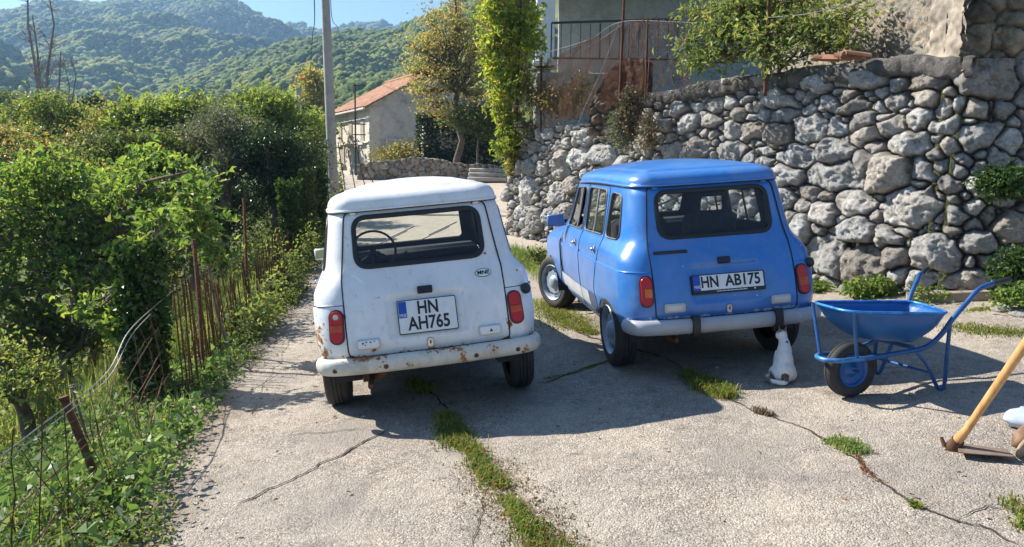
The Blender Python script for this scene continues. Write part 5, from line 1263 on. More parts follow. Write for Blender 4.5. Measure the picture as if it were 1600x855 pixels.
def blades(name, x, y, z, hgt, rg, lm, wid=.005, lean=.5, parent=None, org=None):
    n = len(x); P = np.stack([x, y, z], -1); a = rg.uniform(0, 6.28, n); d = np.stack([np.cos(a), np.sin(a), np.zeros(n)], -1); s = np.stack([-np.sin(a), np.cos(a), np.zeros(n)], -1); L = (hgt*rg.uniform(.4, 1.2, n))[:, None]; le = (lean*rg.uniform(.1, 1.3, n))[:, None]; w_ = wid*rg.uniform(.6, 1.4, n)[:, None]
    m1 = P+d*L*le*.35+np.array([0, 0, 1])*L*.6; t = P+d*L*le+np.array([0, 0, 1])*L*(1-.35*le)
    V = np.stack([P-s*w_, P+s*w_, m1+s*w_*.8, m1-s*w_*.8, t+s*w_*.15, t-s*w_*.15], 1)
    F = np.array([[0, 1, 2, 3], [3, 2, 4, 5]])[None]+(np.arange(n)*6)[:, None, None]; V = V.reshape(-1, 3)
    if org is not None: V = V-np.array(org)
    o = raw_mesh(name, V, F.reshape(-1, 4), lm, parent, smooth=False)
    if parent is None: tag(o, kind='stuff')
    return o
cover('undergrowth', 24000, 1.0, 7.8, -.22, 2.4, .040, .15, L_PALE, 501, thr=-.5, aspect=.7, pw=.8)
cover('undergrowth', 7000, 1.0, 9, -.10, 3.2, .038, .20, L_GREEN, 502, thr=-.3, aspect=.6)
cover('undergrowth', 2600, 1.0, 7, -.10, 1.6, .075, .22, L_PALE, 515, thr=-.2, aspect=.75)
cover('undergrowth', 6000, 1.0, 8, -.30, .6, .028, .07, L_GREEN, 509, thr=-.1, aspect=.6)
cover('undergrowth', 15000, 7.5, 15.5, -.30, 1.2, .05, .45, L_GREEN, 503, thr=-.5)
cover('undergrowth', 9000, 8.0, 20, -.2, 1.2, .06, .6, L_YEL, 504, thr=-.1)
cover('undergrowth', 20000, 3, 16, 2.0, 9, .07, .5, L_YEL, 505, thr=-.35, sc=.5)
cover('undergrowth', 16000, 3, 20, 2.5, 14, .09, .7, L_GREEN, 506, thr=-.2, sc=.4)
cover('undergrowth', 9000, 15, 34, -.4, 3, .09, .9, L_GREEN, 507, thr=-.4)
cover('undergrowth', 14000, 8, 40, 6, 26, .16, 1.2, L_GREEN, 508, thr=-.3, sc=.3)
rg = np.random.default_rng(511); x, y = scatter(15000, rg, 7.4, 13.5, .25, 3.2, -.5, .8, 1.0, 7); blades('tall_yellow_grass', x, y, terrain_z(x, y), .55, rg, L_YEL, .006, .5)
rg = np.random.default_rng(512); x, y = scatter(11000, rg, 1.5, 8, .0, 4.0, -.2, .8, 1.0, 8); blades('bank_grass', x, y, terrain_z(x, y), .22, rg, L_GRASS, .004, .7)
# grass in the yard's joints and along the wall foot
def joint_grass(name, pix, n, wid, hgt, seed, lm=L_GRASS, wv=.7, gap=-.2):
    rg = np.random.default_rng(seed); P = np.array([list(gnd(*p))[:2] for p in pix]); L = np.concatenate([[0], np.cumsum(np.linalg.norm(np.diff(P, axis=0), axis=1))]); s = rg.uniform(0, L[-1], n*3)
    k = fbm(s*3.1, s*0, 0, seed, 3) > gap; s = s[k][:n]; x = np.interp(s, L, P[:, 0]); y = np.interp(s, L, P[:, 1]); w_ = wid*(1+wv*fbm(s*2.3, s*0+3, 0, seed, 2)); x = x+rg.normal(0, 1, len(s))*w_; y = y+rg.normal(0, 1, len(s))*w_*.7
    return blades(name, x, y, g(x, y)-.003, hgt*(1+.4*float(vnoise(1.1, 2, 0, seed))), rg, lm, .0035, .9)
L_DRYG = leaf_mat('dry_turf', [(.20, .16, .07), (.30, .24, .11), (.16, .15, .05), (.30, .13, .06)], .25)
L_GR2 = leaf_mat('short_turf', [(.075, .14, .02), (.13, .22, .03), (.20, .28, .05), (.34, .30, .10), (.30, .14, .06)], .35)
joint_grass('grass', [(702, 690), (735, 700), (760, 740), (790, 780), (820, 815), (850, 850), (900, 885)], 2300, .058, .040, 521, L_GR2, gap=-.25)
joint_grass('grass', [(702, 690), (735, 705), (765, 740), (792, 782), (822, 815), (850, 850), (905, 885)], 2300, .085, .024, 5211, L_DRYG, gap=-.2)
joint_grass('grass', [(640, 590), (690, 640), (715, 690)], 1800, .05, .04, 522, L_GR2)
joint_grass('grass', [(1070, 585), (1100, 600), (1140, 622)], 1500, .035, .055, 523, L_GR2, gap=-1)
joint_grass('grass', [(1180, 640), (1205, 650)], 260, .018, .028, 524, L_DRY, gap=-2)
joint_grass('grass', [(1302, 688), (1322, 695), (1345, 708)], 750, .026, .050, 525, L_GRASS, gap=-2)
joint_grass('grass', [(1340, 712), (1352, 735), (1375, 755)], 160, .010, .014, 526, leaf_mat('reddish_weed', [(.22, .06, .04), (.30, .12, .06), (.2, .18, .06)], .2), gap=-2)
joint_grass('grass', [(1425, 790), (1437, 796)], 110, .010, .03, 527, L_GR2, gap=-2)
joint_grass('grass', [(835, 470), (870, 492), (905, 512), (945, 528)], 5500, .13, .05, 528, L_GR2, gap=-.5)
joint_grass('grass', [(850, 592), (900, 582), (950, 565)], 500, .02, .02, 529, L_GR2)
joint_grass('grass', [(1500, 510), (1545, 516), (1600, 524)], 1600, .07, .04, 530, L_GR2, gap=-.3)
joint_grass('grass', [(1520, 487), (1560, 484)], 500, .05, .04, 531, L_GR2, gap=-.3)
joint_grass('grass', [(790, 392), (825, 410), (850, 425), (880, 440)], 4200, .22, .20, 532, L_GRASS, gap=-.6)
joint_grass('grass', [(1578, 780), (1600, 800), (1600, 830)], 260, .02, .05, 533, L_GR2, gap=-2)
def wall_weed(label, px, py, y, rx, rz, n, size, lm, seed, name='weed_leaves', hang=0):
    rg = np.random.default_rng(seed); c, r = lobe(px, py, rx, rz, y, .12); P, _, _ = crown_pts([(c, r)], n, rg, .05, 10, .1); v, f = leaves(P, size, rg, .7, .5, droop=.2); o = raw_mesh(name, v-c, f, lm, smooth=False); o.location = c
    tag(o, label, 'plant', 'plants on and below the stone wall', 'thing'); return o
wall_weed('bright green leafy weed at the wall foot between the blue car and the barrow handle', 1268, 452, 8.55, 30, 10, 420, .055, L_FIG, 541)
wall_weed('broad-leaved green weed clump at the wall foot behind the barrow handle', 1355, 450, 8.0, 42, 14, 900, .055, L_FIG, 542)
wall_weed('low green weed at the wall foot beside the timber plank', 1450, 462, 7.45, 30, 5, 260, .04, L_FIG, 543)
wall_weed('dark green fern cushion on a ledge of the wall near the right edge', 1572, 284, 7.2, 46, 20, 2600, .045, L_IVY, 544)
wall_weed('shaded green weeds at the foot of the wall, far right', 1590, 420, 7.0, 34, 36, 2200, .045, L_IVY, 545)
wall_weed('green nettle patch low at the far right wall foot', 1588, 462, 6.7, 26, 10, 700, .05, L_FIG, 546)
wall_weed('dry dark creeper hanging down the wall face above the blue car', 985, 175, 11.45, 16, 40, 2600, .04, L_DRY, 547)
wall_weed('dusty grey-green creeper beside the dry one on the wall', 972, 205, 11.6, 22, 34, 2400, .035, L_OLIVE, 548)
wall_weed('dark creeper remnant on the wall under the tall step', 1015, 205, 11.0, 14, 30, 900, .035, L_DRY, 549)
wall_weed('greyish dry tuft on the wall top near the vine', 825, 200, 14.6, 22, 14, 900, .04, L_OLIVE, 550)
wall_weed('brown leafy creeper on the wall end below the vine', 800, 240, 15.2, 12, 40, 1500, .05, L_MIX, 551)
wall_weed('green weed tuft at the wall foot by the blue front wheel', 842, 400, 10.5, 16, 10, 380, .05, L_GREEN, 552)

# fallen leaves and crumbs gathered along the edges
rg = np.random.default_rng(561); n = 420; y = rg.uniform(1.8, 9, n); x = x_left(y)+np.abs(rg.normal(0, .28, n)); k = rg.uniform(0, 1, n) < .3; x[k] = rg.uniform(-1.5, 4.5, k.sum()); y[k] = rg.uniform(2.2, 7.2, k.sum())
v, f = leaves(np.stack([x, y, g(x, y)+.012], -1), .030, rg, .6, 6.0); tag(raw_mesh('fallen_leaves', v, f, leaf_mat('dead_leaf', [(.20, .12, .05), (.30, .20, .09), (.14, .09, .05), (.36, .28, .15)], .1), smooth=False), kind='stuff')
# ================================================================== fences, poles, buildings, barrow, tools, cat
M_RUST = simple('rusted_steel', (.115, .045, .022), .9, .1, var=.55, scale=26, bump=.25, bscale=80)
M_WIRE = simple('galvanised_wire', (.34, .32, .30), .55, .7, var=.3, scale=30)
M_CONC = simple('pole_concrete', (.40, .37, .33), .9, var=.18, scale=5, bump=.2)
def sticks(name, A, B, r, mat, parent=None, org=(0, 0, 0), n=5, seg=1, wob=0.0, seed=0, sag=0.0):
    v, f = tube_np(np.array(A, float), np.array(B, float), r, r, n, sag, seg, np.random.default_rng(seed) if wob else None, wob); return raw_mesh(name, v-np.array(org), f, mat, parent)
# -- rusty rod fence along the lane
fo = Vector((float(x_left(9))-.1, 9, tz(float(x_left(9))-.1, 9))); rodf = empty('rod_fence', fo); tag(rodf, 'fence of thin rusty upright rods tied with wire along the lane edge', 'fence')
rg = np.random.default_rng(71); ys = np.arange(5.9, 15.0, .105); 
for i, y in enumerate(ys):
    x = float(x_left(y))-.13+rg.normal(0, .015); z = tz(x, y); h = .84+.12*rg.normal()*.6+.12*math.sin(y*1.3); tx, ty = rg.normal(0, .05), rg.normal(0, .05)
    if i % 1 == 0: sticks('rod', [(x, y, z-.05)], [(x+tx-.06, y+ty, z+h)], .0068, M_RUST, rodf, fo)
wp = []
for hh in (.22, .48, .74):
    yy = np.arange(6.2, 14.7, .21); pts = np.array([(float(x_left(y))-.13-.05*hh+rg.normal(0, .012), y, tz(float(x_left(y))-.13, y)+hh+rg.normal(0, .015)) for y in yy]); sticks('tie_wire', pts[:-1], pts[1:], .003, M_RUST, rodf, fo, 4)
def postp(name, label, p0, p1, r, mat, cat='fence post', group=None, sides=4):
    o = empty(name, p0); tag(o, label, cat, group); q = MB(); d = Vector(p1)-Vector(p0)
    q.tube([(0, 0, 0), tuple(d*.5+Vector((.004, 0, 0))), tuple(d)], r, sides); q.build('shaft', mat, o, angle=30)
    c = MB(); c.tube([tuple(d*.97), tuple(d*1.0)], r*1.25, sides); c.build('top', mat, o, angle=30); return o
p = at(318, 572, 6.9); postp('fence_post', 'upright rusty iron fence post behind the ivy-wrapped trunk', (p.x, p.y, tz(p.x, p.y)-.05), at(303, 374, 6.9), .020, M_RUST, group='rusty fence posts')
p = at(386, 476, 10.2); postp('fence_post', 'tall thin rusty post among the upright rods', (p.x, p.y, tz(p.x, p.y)-.05), at(381, 310, 10.2), .020, M_RUST, group='rusty fence posts')
p = gnd(166, 764); postp('fence_post', 'short rusty pipe post leaning left in the near undergrowth', (p.x-.02, p.y, p.z-.05), at(99, 620, p.y-.02), .021, M_RUST, group='rusty fence posts', sides=10)
p = at(142, 665, 5.2); postp('fence_post', 'small dark stick post leaning behind the near rusty pipe', (p.x, p.y, tz(p.x, p.y)-.02), at(112, 605, 5.2), .012, M_BARK, group='rusty fence posts')
# -- collapsed wire netting in the foreground
wo = Vector((-2.1, 4.2, 0)); wf = empty('wire_netting', wo); tag(wf, 'slack old wire netting with thick top strands sagging over the near undergrowth', 'wire fence')
def poly3(pts, n=14):
    P = [Vector(p) for p in pts]; out = []
    for i in range(len(P)-1):
        a = P[max(0, i-1)]; b = P[i]; c = P[i+1]; d = P[min(len(P)-1, i+2)]
        for k in range(n):
            t = k/n; out.append(tuple(.5*((2*b)+(-a+c)*t+(2*a-5*b+4*c-d)*t*t+(-a+3*b-3*c+d)*t**3)))
    out.append(tuple(P[-1])); return out
for pts, r in (([at(-40, 745, 2.9), at(60, 668, 3.5), at(165, 585, 4.3), at(200, 520, 5.0), at(240, 480, 5.9), at(300, 430, 6.9)], .0038), ([at(-40, 760, 2.9), at(70, 672, 3.5), at(168, 592, 4.3), at(205, 525, 5.0), at(236, 490, 5.9)], .0032),
               ([at(-20, 835, 2.9), at(80, 745, 3.5), at(150, 680, 4.1), at(215, 615, 4.8), at(245, 560, 5.6)], .003), ([at(30, 870, 3.0), at(110, 790, 3.5), at(190, 720, 4.1), at(235, 650, 4.8), at(255, 590, 5.6)], .003), ([at(140, 870, 3.1), at(190, 790, 3.7), at(215, 745, 4.2), at(245, 680, 4.9)], .0028),
               ([at(118, 695, 3.9), at(155, 655, 4.3), at(175, 595, 4.6), at(190, 560, 5.2)], .003), ([at(150, 700, 4.2), at(190, 610, 4.8), at(238, 528, 5.6)], .003), ([at(215, 640, 4.9), at(230, 600, 5.2), at(250, 570, 5.8)], .003)):
    q = MB(); q.tube(poly3(pts), r, 5); o = q.build('strand', M_WIRE if r > .0031 else M_RUST, wf); o.location = -wo
for i, (px0, py0, px1, py1, y) in enumerate([(18, 870, 22, 670, 3.2), (62, 865, 66, 640, 3.35), (112, 850, 101, 645, 3.7), (140, 640, 145, 700, 4.3), (150, 655, 165, 725, 4.3), (180, 650, 196, 705, 4.8), (165, 540, 168, 600, 5.2), (206, 600, 214, 680, 4.9)]):
    sticks('upright_wire', [at(px0, py0, y)], [at(px1, py1, y)], .0032, M_RUST, wf, wo, 5, 4, .01, i)
rg = np.random.default_rng(72)
for k in range(17):
    y0 = 2.7+k*.20; xb = float(x_left(y0))-.10-.05*k*.1; zb_ = tz(xb, y0); tl = at(*[(np.interp(y0, [2.9, 3.5, 4.3, 5.0, 5.9], c_)) for c_ in ([-40, 60, 165, 200, 240], [750, 670, 588, 522, 485])], y0)
    if k % 3 != 2: sticks('upright_wire', [(xb+rg.normal(0, .03), y0+rg.normal(0, .04), zb_-.02)], [(tl.x+rg.normal(0, .02), tl.y, tl.z)], .0026, M_RUST, wf, wo, 4, 4, .012, 50+k)
for fr in (.2, .42, .62, .82):
    pts = []
    for y0 in np.arange(2.7, 6.1, .3):
        xb = float(x_left(y0))-.10; zb_ = tz(xb, y0); tl = at(*[(np.interp(y0, [2.9, 3.5, 4.3, 5.0, 5.9], c_)) for c_ in ([-40, 60, 165, 200, 240], [750, 670, 588, 522, 485])], y0); pts.append((xb+(tl.x-xb)*fr+rg.normal(0, .02), y0, zb_+(tl.z-zb_)*fr+rg.normal(0, .03)))
    q = MB(); q.tube(poly3(pts, 5), .0024, 4); o = q.build('strand', M_RUST, wf); o.location = -wo
# a coil of loose wire at the pipe's top
q = MB(); c = at(118, 607, 3.95); q.tube([(c.x+.035*math.cos(t)*(1+.1*math.sin(3*t)), c.y+.01*math.sin(2*t), c.z+.022*math.sin(t)) for t in np.linspace(0, 12, 40)], .0025, 5); o = q.build('wire_coil', M_WIRE, wf); o.location = -wo
# -- concrete utility pole, far pole, cables
pb = at(521, 300, 21); zb = tz(pb.x, pb.y); up_ = at(506, -60, 21); d = (up_-at(521, 300, 21)).normalized(); base = at(521, 300, 21)-d*((at(521, 300, 21).z-zb)/d.z+.1)
pole = empty('utility_pole', base); tag(pole, 'tall pale concrete utility pole beside the lane left of the stone house', 'utility pole')
q = MB(); q.tube([(0, 0, 0), tuple(d*4), tuple(d*9.5)], [.145, .125, .085], 14); q.build('shaft', M_CONC, pole)
q = MB(); q.tube([tuple(d*9.2+Vector((-.5, 0, 0))), tuple(d*9.2+Vector((.5, 0, 0)))], .04, 6); q.build('crossarm', M_RUST, pole)
q = MB(); q.tube([tuple(Vector((-.14, -.05, .1))), tuple(d*2.1+Vector((-.145, -.05, 0)))], .02, 6); q.build('cable_duct', simple('grey_duct', (.35, .35, .36), .6), pole)
pt = base+d*9.2
def cable(label, pts, r, seed):
    q = MB(); q.tube(poly3(pts, 16), r, 5); o = q.build('overhead_cable', M_BLACKPL); tag(o, label, 'cable', 'overhead cables')
cable('dark cable hanging down left of the utility pole top', [pt+Vector((-.4, 0, 0)), at(491, 0, 19.5), at(488, 60, 24), at(484, 118, 33), at(479, 150, 45)], .012, 1)
cable('thin cable running away right of the utility pole top', [pt+Vector((.4, 0, 0)), at(517, 10, 24), at(528, 45, 34), at(533, 75, 48)], .012, 2)
fp = tbase(467, 46); fpo = empty('utility_pole', fp); tag(fpo, 'small distant grey utility pole among the trees left of the tall pole', 'utility pole'); q = MB(); q.tube([(0, 0, 0), tuple(at(467, 138, 46)-Vector(fp))], .16, 8); q.build('shaft', M_CONC, fpo)
# -- stone house beyond the lane
def plaster(name, c1, c2, c3):
    m = NT(name); c = m.ramp(m.noise(1.1, 8, .7), [(.30, c3), (.45, c1), (.68, c2)]); c = m.mix(m.ramp(m.noise(4, 7, .75), [(.55, (0, 0, 0)), (.7, (.6, .6, .6))]), c, c3); v = m.voro(3.0, 'DISTANCE_TO_EDGE'); c = m.mix(m.ramp(v, [(0, (.5, .5, .5)), (.06, (0, 0, 0))]), c, tuple(k*.7 for k in c1))
    m.set(Base_Color=c, Roughness=.95, Normal=m.bump(m.noise(7, 6, .7), .7, .05)); return m.mat
M_HLIT = plaster('house_stone_sunlit', (.66, .58, .47), (.76, .69, .58), (.44, .37, .29)); M_HGAB = plaster('house_stone_shade', (.58, .52, .46), (.68, .62, .55), (.32, .27, .23))  # same stone twice: sunlight painted lighter on the long side, gable darker
hA = at(577, 200, 38.0); hA.z = tz(hA.x, 38)-.3; farc = at(519, 200, 43.5)
e1 = Vector((farc.x-hA.x, farc.y-hA.y, 0)); Lh = e1.length; e1.normalize(); e2 = Vector((e1.y, -e1.x, 0)); Wg = 6.6
eave = at(577, 163, 38).z; eave2 = at(519, 179, 43.5).z; ridge = at(645, 112, 39.6).z
house = empty('stone_house', hA); tag(house, 'old two-storey stone house with a red tiled roof at the end of the lane', 'house')
ZE = (eave+eave2)/2-hA.z; ZR = ridge-hA.z
def H(u, v, z): return tuple(e1*u+e2*v+Vector((0, 0, z)))
q = MB(); q.add([H(0, 0, 0), H(Lh, 0, 0), H(Lh, 0, ZE), H(0, 0, ZE)], [(0, 1, 2, 3)]); 
q.add([H(0, 0, 0), H(0, Wg, 0), H(0, Wg, ZE), H(0, Wg/2, ZR), H(0, 0, ZE)], [(0, 1, 2, 3, 4)], 1)
q.add([H(Lh, 0, 0), H(Lh, Wg, 0), H(Lh, Wg, ZE), H(Lh, Wg/2, ZR), H(Lh, 0, ZE)], [(0, 1, 2, 3, 4)], 1); q.add([H(0, Wg, 0), H(Lh, Wg, 0), H(Lh, Wg, ZE), H(0, Wg, ZE)], [(0, 1, 2, 3)], 1)
q.build('walls', [M_HLIT, M_HGAB], house, smooth=False)
q = MB(); q.box((0, 0, 0), (.01, .01, .01)); q = MB()
for k in range(11):
    z = .1+k*(ZE-.2)/11; w_ = .34 if k % 2 else .5; M3 = Matrix((tuple(e1)+(), tuple(e2)+(), (0, 0, 1))).transposed().to_4x4()
    q.box(H(w_/2-.04, .28, z+.2), (w_, .6 if k % 2 else .44, .36), bev=.03, M=M3)
q.build('corner_quoins', M_HLIT, house)
M_TILE = NT('old_red_tiles'); c = M_TILE.ramp(M_TILE.noise(2.5, 6, .7), [(.3, (.20, .10, .06)), (.5, (.36, .165, .09)), (.7, (.45, .27, .17))]); c = M_TILE.mix(M_TILE.ramp(M_TILE.noise(7, 5, .7), [(.55, (0, 0, 0)), (.7, (.6, .6, .6))]), c, (.22, .17, .14)); M_TILE.set(Base_Color=c, Roughness=.9); M_TILE = M_TILE.mat
def tiled(v0, z0, v1, z1, u0, u1):
    nu = int((u1-u0)/.055); nv = 26; V = []
    for i in range(nu+1):
        u = u0+(u1-u0)*i/nu
        for j in range(nv+1):
            t = j/nv; course = (t*12) % 1; bump = .045*abs(math.sin(math.pi*(u-u0)/.22))+.03*(1-course)*(j < nv)
            V.append(H(u, v0+(v1-v0)*t, z0+(z1-z0)*t+bump+.06+.02*float(vnoise(i*.4, j*.4, 0, 4))))
    return V, grid_faces(nu+1, nv+1).tolist()
rp = (ZR-ZE)/(Wg/2); q = MB(); q.add(*tiled(-.35, ZE-.35*rp, Wg/2, ZR, -.3, Lh+.3)); q.add(*tiled(Wg+.35, ZE-.35*rp, Wg/2, ZR, -.3, Lh+.3)); rf = q.build('roof', M_TILE, house, fix=False)
q = MB(); q.tube([H(-.32, -.36, ZE-.35*rp), H(Lh+.3, -.36, ZE-.35*rp)], .06, 6); q.build('eaves', M_HGAB, rf)
q = MB(); q.tube([H(-.3, Wg/2, ZR+.1), H(Lh+.3, Wg/2, ZR+.1)], .11, 8); q.build('ridge_tiles', M_TILE, rf)
M_DKGL = simple('dark_opening', (.02, .02, .022), .4); M_SHUT = simple('weathered_shutter', (.36, .31, .25), .9, var=.3)
for (u, z, w_, h_) in ((1.0, ZE-1.75, .5, 1.15), (2.9, ZE-1.75, .5, 1.15), (4.7, ZE-1.75, .5, 1.15), (2.0, .9, .8, 1.2), (4.4, .9, .8, 1.2)):
    a = MB(); M3 = Matrix((tuple(e1), tuple(e2), (0, 0, 1))).transposed().to_4x4(); a.box(H(u, -.02, z+h_/2), (w_, .05, h_), M=M3); o = a.build('window', M_SHUT, house, smooth=False)
    b = MB(); b.box(H(u, -.05, z-.06), (w_+.25, .2, .12), M=M3); b.build('sill', M_HLIT, o)
q = MB(); q.tube([H(.02, -.03, ZE*.52), H(Lh, -.03, ZE*.52)], .07, 4); q.build('string_course', M_HLIT, house)
M3 = Matrix((tuple(e1), tuple(e2), (0, 0, 1))).transposed().to_4x4()
q = MB(); q.box(H(-.10, 1.5, ZE-2.2), (.3, 1.5, 1.3), bev=.02, M=M3); q.build('meter_niche', simple('pale_box', (.48, .45, .40), .9, var=.15, scale=3), house)
q = MB(); q.box(H(-.06, 5.0, ZE-1.4), (.2, 1.3, .4), M=M3); q.build('gable_opening', M_DKGL, house, smooth=False)
ma = at(556, 262, 34.0); mz = tz(ma.x, 34); mast = empty('antenna_mast', (ma.x, 34, mz)); tag(mast, 'thin black mast with short brackets in front of the stone house', 'mast'); mt_ = at(554, 130, 34).z-mz
q = MB(); q.tube([(0, 0, 0), (0, 0, mt_)], .035, 6); q.build('shaft', M_BLACKPL, mast)
for z in (mt_-1.75, mt_-2.2, mt_-.1): q = MB(); q.tube([(-.1, 0, z), (.45, 0, z)], .025, 5); q.build('bracket', M_BLACKPL, mast)
for i, (px0, py0, px1, py1, y) in enumerate([(540, 300, 528, 222, 27), (556, 300, 543, 232, 27), (572, 300, 556, 226, 27), (586, 290, 570, 262, 27)]):
    sticks('garden_stake', [at(px0, py0, y)], [at(px1, py1, y)], .018, M_RUST, seed=i); o = bpy.context.scene.objects[-1]
for i, o in enumerate([o for o in bpy.data.objects if o.name.startswith('garden_stake')]): tag(o, ['leaning stake nearest the utility pole', 'second leaning stake right of the pole', 'leaning stake in front of the house corner', 'short stake before the low wall'][i], 'stake', 'stakes before the house')
# -- low rubble wall, ivy-grown ruin and steps across the lane's end
lw = at(640, 262, 31.0); lwo = empty('low_wall', lw); tag(lwo, 'low rubble stone wall across the end of the lane', 'stone wall')
pA, pB = at(558, 262, 31.5), at(788, 262, 31.0); tb = lambda u: np.full_like(np.asarray(u, float), .9)
V, F, col = stone_face((pA.x, pA.y), (pB.x, pB.y), lambda u: np.interp(u, [0, 1.8, 2.2, 6.2], [at(580, 256, 31).z, at(625, 248, 31).z, at(645, 245, 31).z, at(785, 262, 31).z])+.05*fbm(u*2, u*0, 0, 3, 2), lambda u: np.full_like(np.asarray(u, float), at(660, 285, 31).z-.4), [], .045, 21, size=(.2, .45), prot=.08, batter=.02, tint=(.42, .39, .34), warm=.5, joint=.06)
raw_mesh('wall_face', V-np.array(lw), F, M_STONE, lwo, True, col)
st = at(762, 270, 29.5); sto = empty('stone_steps', st); tag(sto, 'wide worn stone steps at the lane end by the wall corner', 'steps')
for k in range(3): q = MB(); q.box((0, k*.45, -.25+k*.17), (1.5, .5, .17), bev=.03); q.build('step', simple('worn_step_stone', (.42, .38, .33), .9, var=.25, scale=4, bump=.3), sto)
ru = at(715, 215, 34.5); ruz = tz(ru.x, 34.5); rw = empty('ruined_wall', (ru.x, 34.5, ruz)); tag(rw, 'dark ivy-covered ruined wall behind the low rubble wall', 'wall')
zt_ = at(715, 192, 34.5).z-ruz; q = MB(); q.box((.1, .3, zt_/2-.4), (3.5, .8, zt_+.6), bev=.15); q.build('masonry', M_HGAB, rw)
rg = np.random.default_rng(81); n = 9000; P = np.stack([rg.uniform(-1.8, 2.1, n), -.15-.25*rg.uniform(0, 1, n)**2+.05*rg.normal(0, 1, n), rg.uniform(-.4, 1, n)*zt_+.1], -1); P[:, 1] -= .2*vnoise(P[:, 0]*1.5, P[:, 2]*1.5, 0, 3); top_ = rg.uniform(0, 1, n) < .25; P[top_, 2] = zt_+.1+.25*rg.uniform(0, 1, top_.sum()); P[top_, 1] = rg.uniform(-.3, .7, top_.sum())
v, f = leaves(P, .13, rg, .8, .3); raw_mesh('ivy', v, f, L_DARK, rw, smooth=False)
rb = at(755, 178, 38); rbo = empty('rubble_bank', rb); tag(rbo, 'pale rubble bank seen between the ruin and the vine', 'stone wall')
V, F, col = stone_face((at(715, 200, 38).x, 38), (at(800, 200, 38).x, 38), lambda u: np.full_like(np.asarray(u, float), at(755, 150, 38).z)+.2*fbm(u, u*0, 0, 5, 2), lambda u: np.full_like(np.asarray(u, float), at(755, 215, 38).z), [], .07, 23, size=(.3, .6), prot=.15, batter=.3, tint=(.45, .41, .36), warm=.4)
raw_mesh('stones', V-np.array(rb), F, M_STONE, rbo, True, col)
rg = np.random.default_rng(82); n = 1700; cc, rr_ = lobe(612, 244, 30, 8, 33, 1.0); P, _, _ = crown_pts([(cc, rr_), lobe(632, 236, 18, 11, 33, .8)], n, rg, .25, 16, .1); v, f = leaves(P, .12, rg, .6, .5); o = raw_mesh('dry_shrub', v-cc, f, L_MIX, smooth=False); o.location = cc; tag(o, 'dry brownish scrub in front of the stone house gable', 'shrub')
# autumn tree over the lane end, and the bushes behind it
tree('autumn_tree', 'airy autumn tree with orange and yellow-green leaves right of the stone house', 'tree', tbase(722, 32.5), [lobe(700, 60, 46, 30, 32), lobe(668, 85, 28, 34, 32), lobe(735, 100, 32, 36, 32), lobe(690, 125, 36, 26, 31.5), lobe(720, 28, 36, 22, 32), lobe(755, 60, 20, 38, 32.3), lobe(680, 165, 36, 18, 31.5), lobe(740, 150, 28, 22, 32), lobe(648, 115, 14, 22, 32), lobe(705, 185, 30, 10, 31.6), lobe(672, 25, 16, 16, 32), lobe(712, -8, 14, 22, 32), lobe(640, 70, 12, 10, 32), lobe(770, 115, 14, 30, 32), lobe(660, 140, 26, 14, 31.5)], 6800, .125, L_AUT, 601, trunk_r=.17, clump=.24, per=17, twigs=480, up=.4, twr=.9, shell=.15)
tree('green_bush', 'dark green bush under the autumn tree', 'bush', tbase(745, 31.8), [lobe(735, 185, 32, 18, 31.3), lobe(765, 195, 22, 18, 31.3)], 3200, .13, L_GREEN, 602, trunk_r=.06, clump=.2, twigs=20)
tree('background_tree', 'tall green tree behind the vine, top right of the lane end', 'tree', tbase(800, 26), [lobe(790, 30, 30, 40, 26), lobe(800, 90, 26, 40, 26), lobe(775, 10, 24, 26, 26), lobe(810, -10, 30, 30, 26)], 5200, .12, L_MIX, 603, trunk_r=.14, clump=.22, twigs=80)
tree('background_tree', 'thin yellowing tree behind the utility pole above the roof', 'tree', tbase(500, 55), [lobe(490, 150, 22, 26, 55), lobe(505, 180, 20, 18, 55), lobe(485, 120, 12, 14, 55)], 3600, .24, L_AUT, 604, trunk_r=.15, clump=.35, twigs=60)
# grapevine climbing the post at the wall's end
vb = Vector((-.12, 15.15, float(g(-.12, 15.0)))); vine = empty('grapevine', vb); tag(vine, 'yellow-green grapevine hanging over the left end of the stone wall', 'vine')
rg = np.random.default_rng(605); lv = [lobe(775, 20, 30, 26, 14.8, .35), lobe(765, 60, 16, 24, 14.8, .35), lobe(800, 60, 26, 30, 14.8, .35), lobe(782, 100, 24, 30, 14.8, .35), lobe(800, 125, 26, 24, 14.8, .3), lobe(785, 160, 22, 28, 14.8, .3), lobe(797, 195, 18, 24, 14.9, .25), lobe(783, 235, 11, 22, 14.9, .2), lobe(820, 30, 26, 22, 14.8, .35), lobe(780, -20, 30, 26, 14.8, .4), lobe(835, 65, 14, 26, 14.7, .3), lobe(795, 215, 10, 20, 14.9, .2)]
P, Cn, li = crown_pts(lv, 2700, rg, .10, 8, .1); v, f = leaves(P, .105, rg, .8, .3, lobed=True, droop=.5); raw_mesh('leaves', v-np.array(vb), f, leaf_mat('vine_leaf', [(.13, .23, .04), (.25, .35, .06), (.40, .44, .09), (.55, .48, .14)], .55), vine, smooth=False)
A = np.array([list(at(790+6*math.sin(k), 250-26*k, 15.0)) for k in range(11)]); v, f = tube_np(A[:-1], A[1:], .03, .022, 6); raw_mesh('stem', v-np.array(vb), f, M_BARK, vine)
s_ = rg.choice(len(Cn), 90, replace=False); v, f = tube_np(A[rg.integers(0, 10, 90)], Cn[s_], .008, .003, 4, 0, 3, rg, .05); raw_mesh('shoots', v-np.array(vb), f, M_BARK, vine)
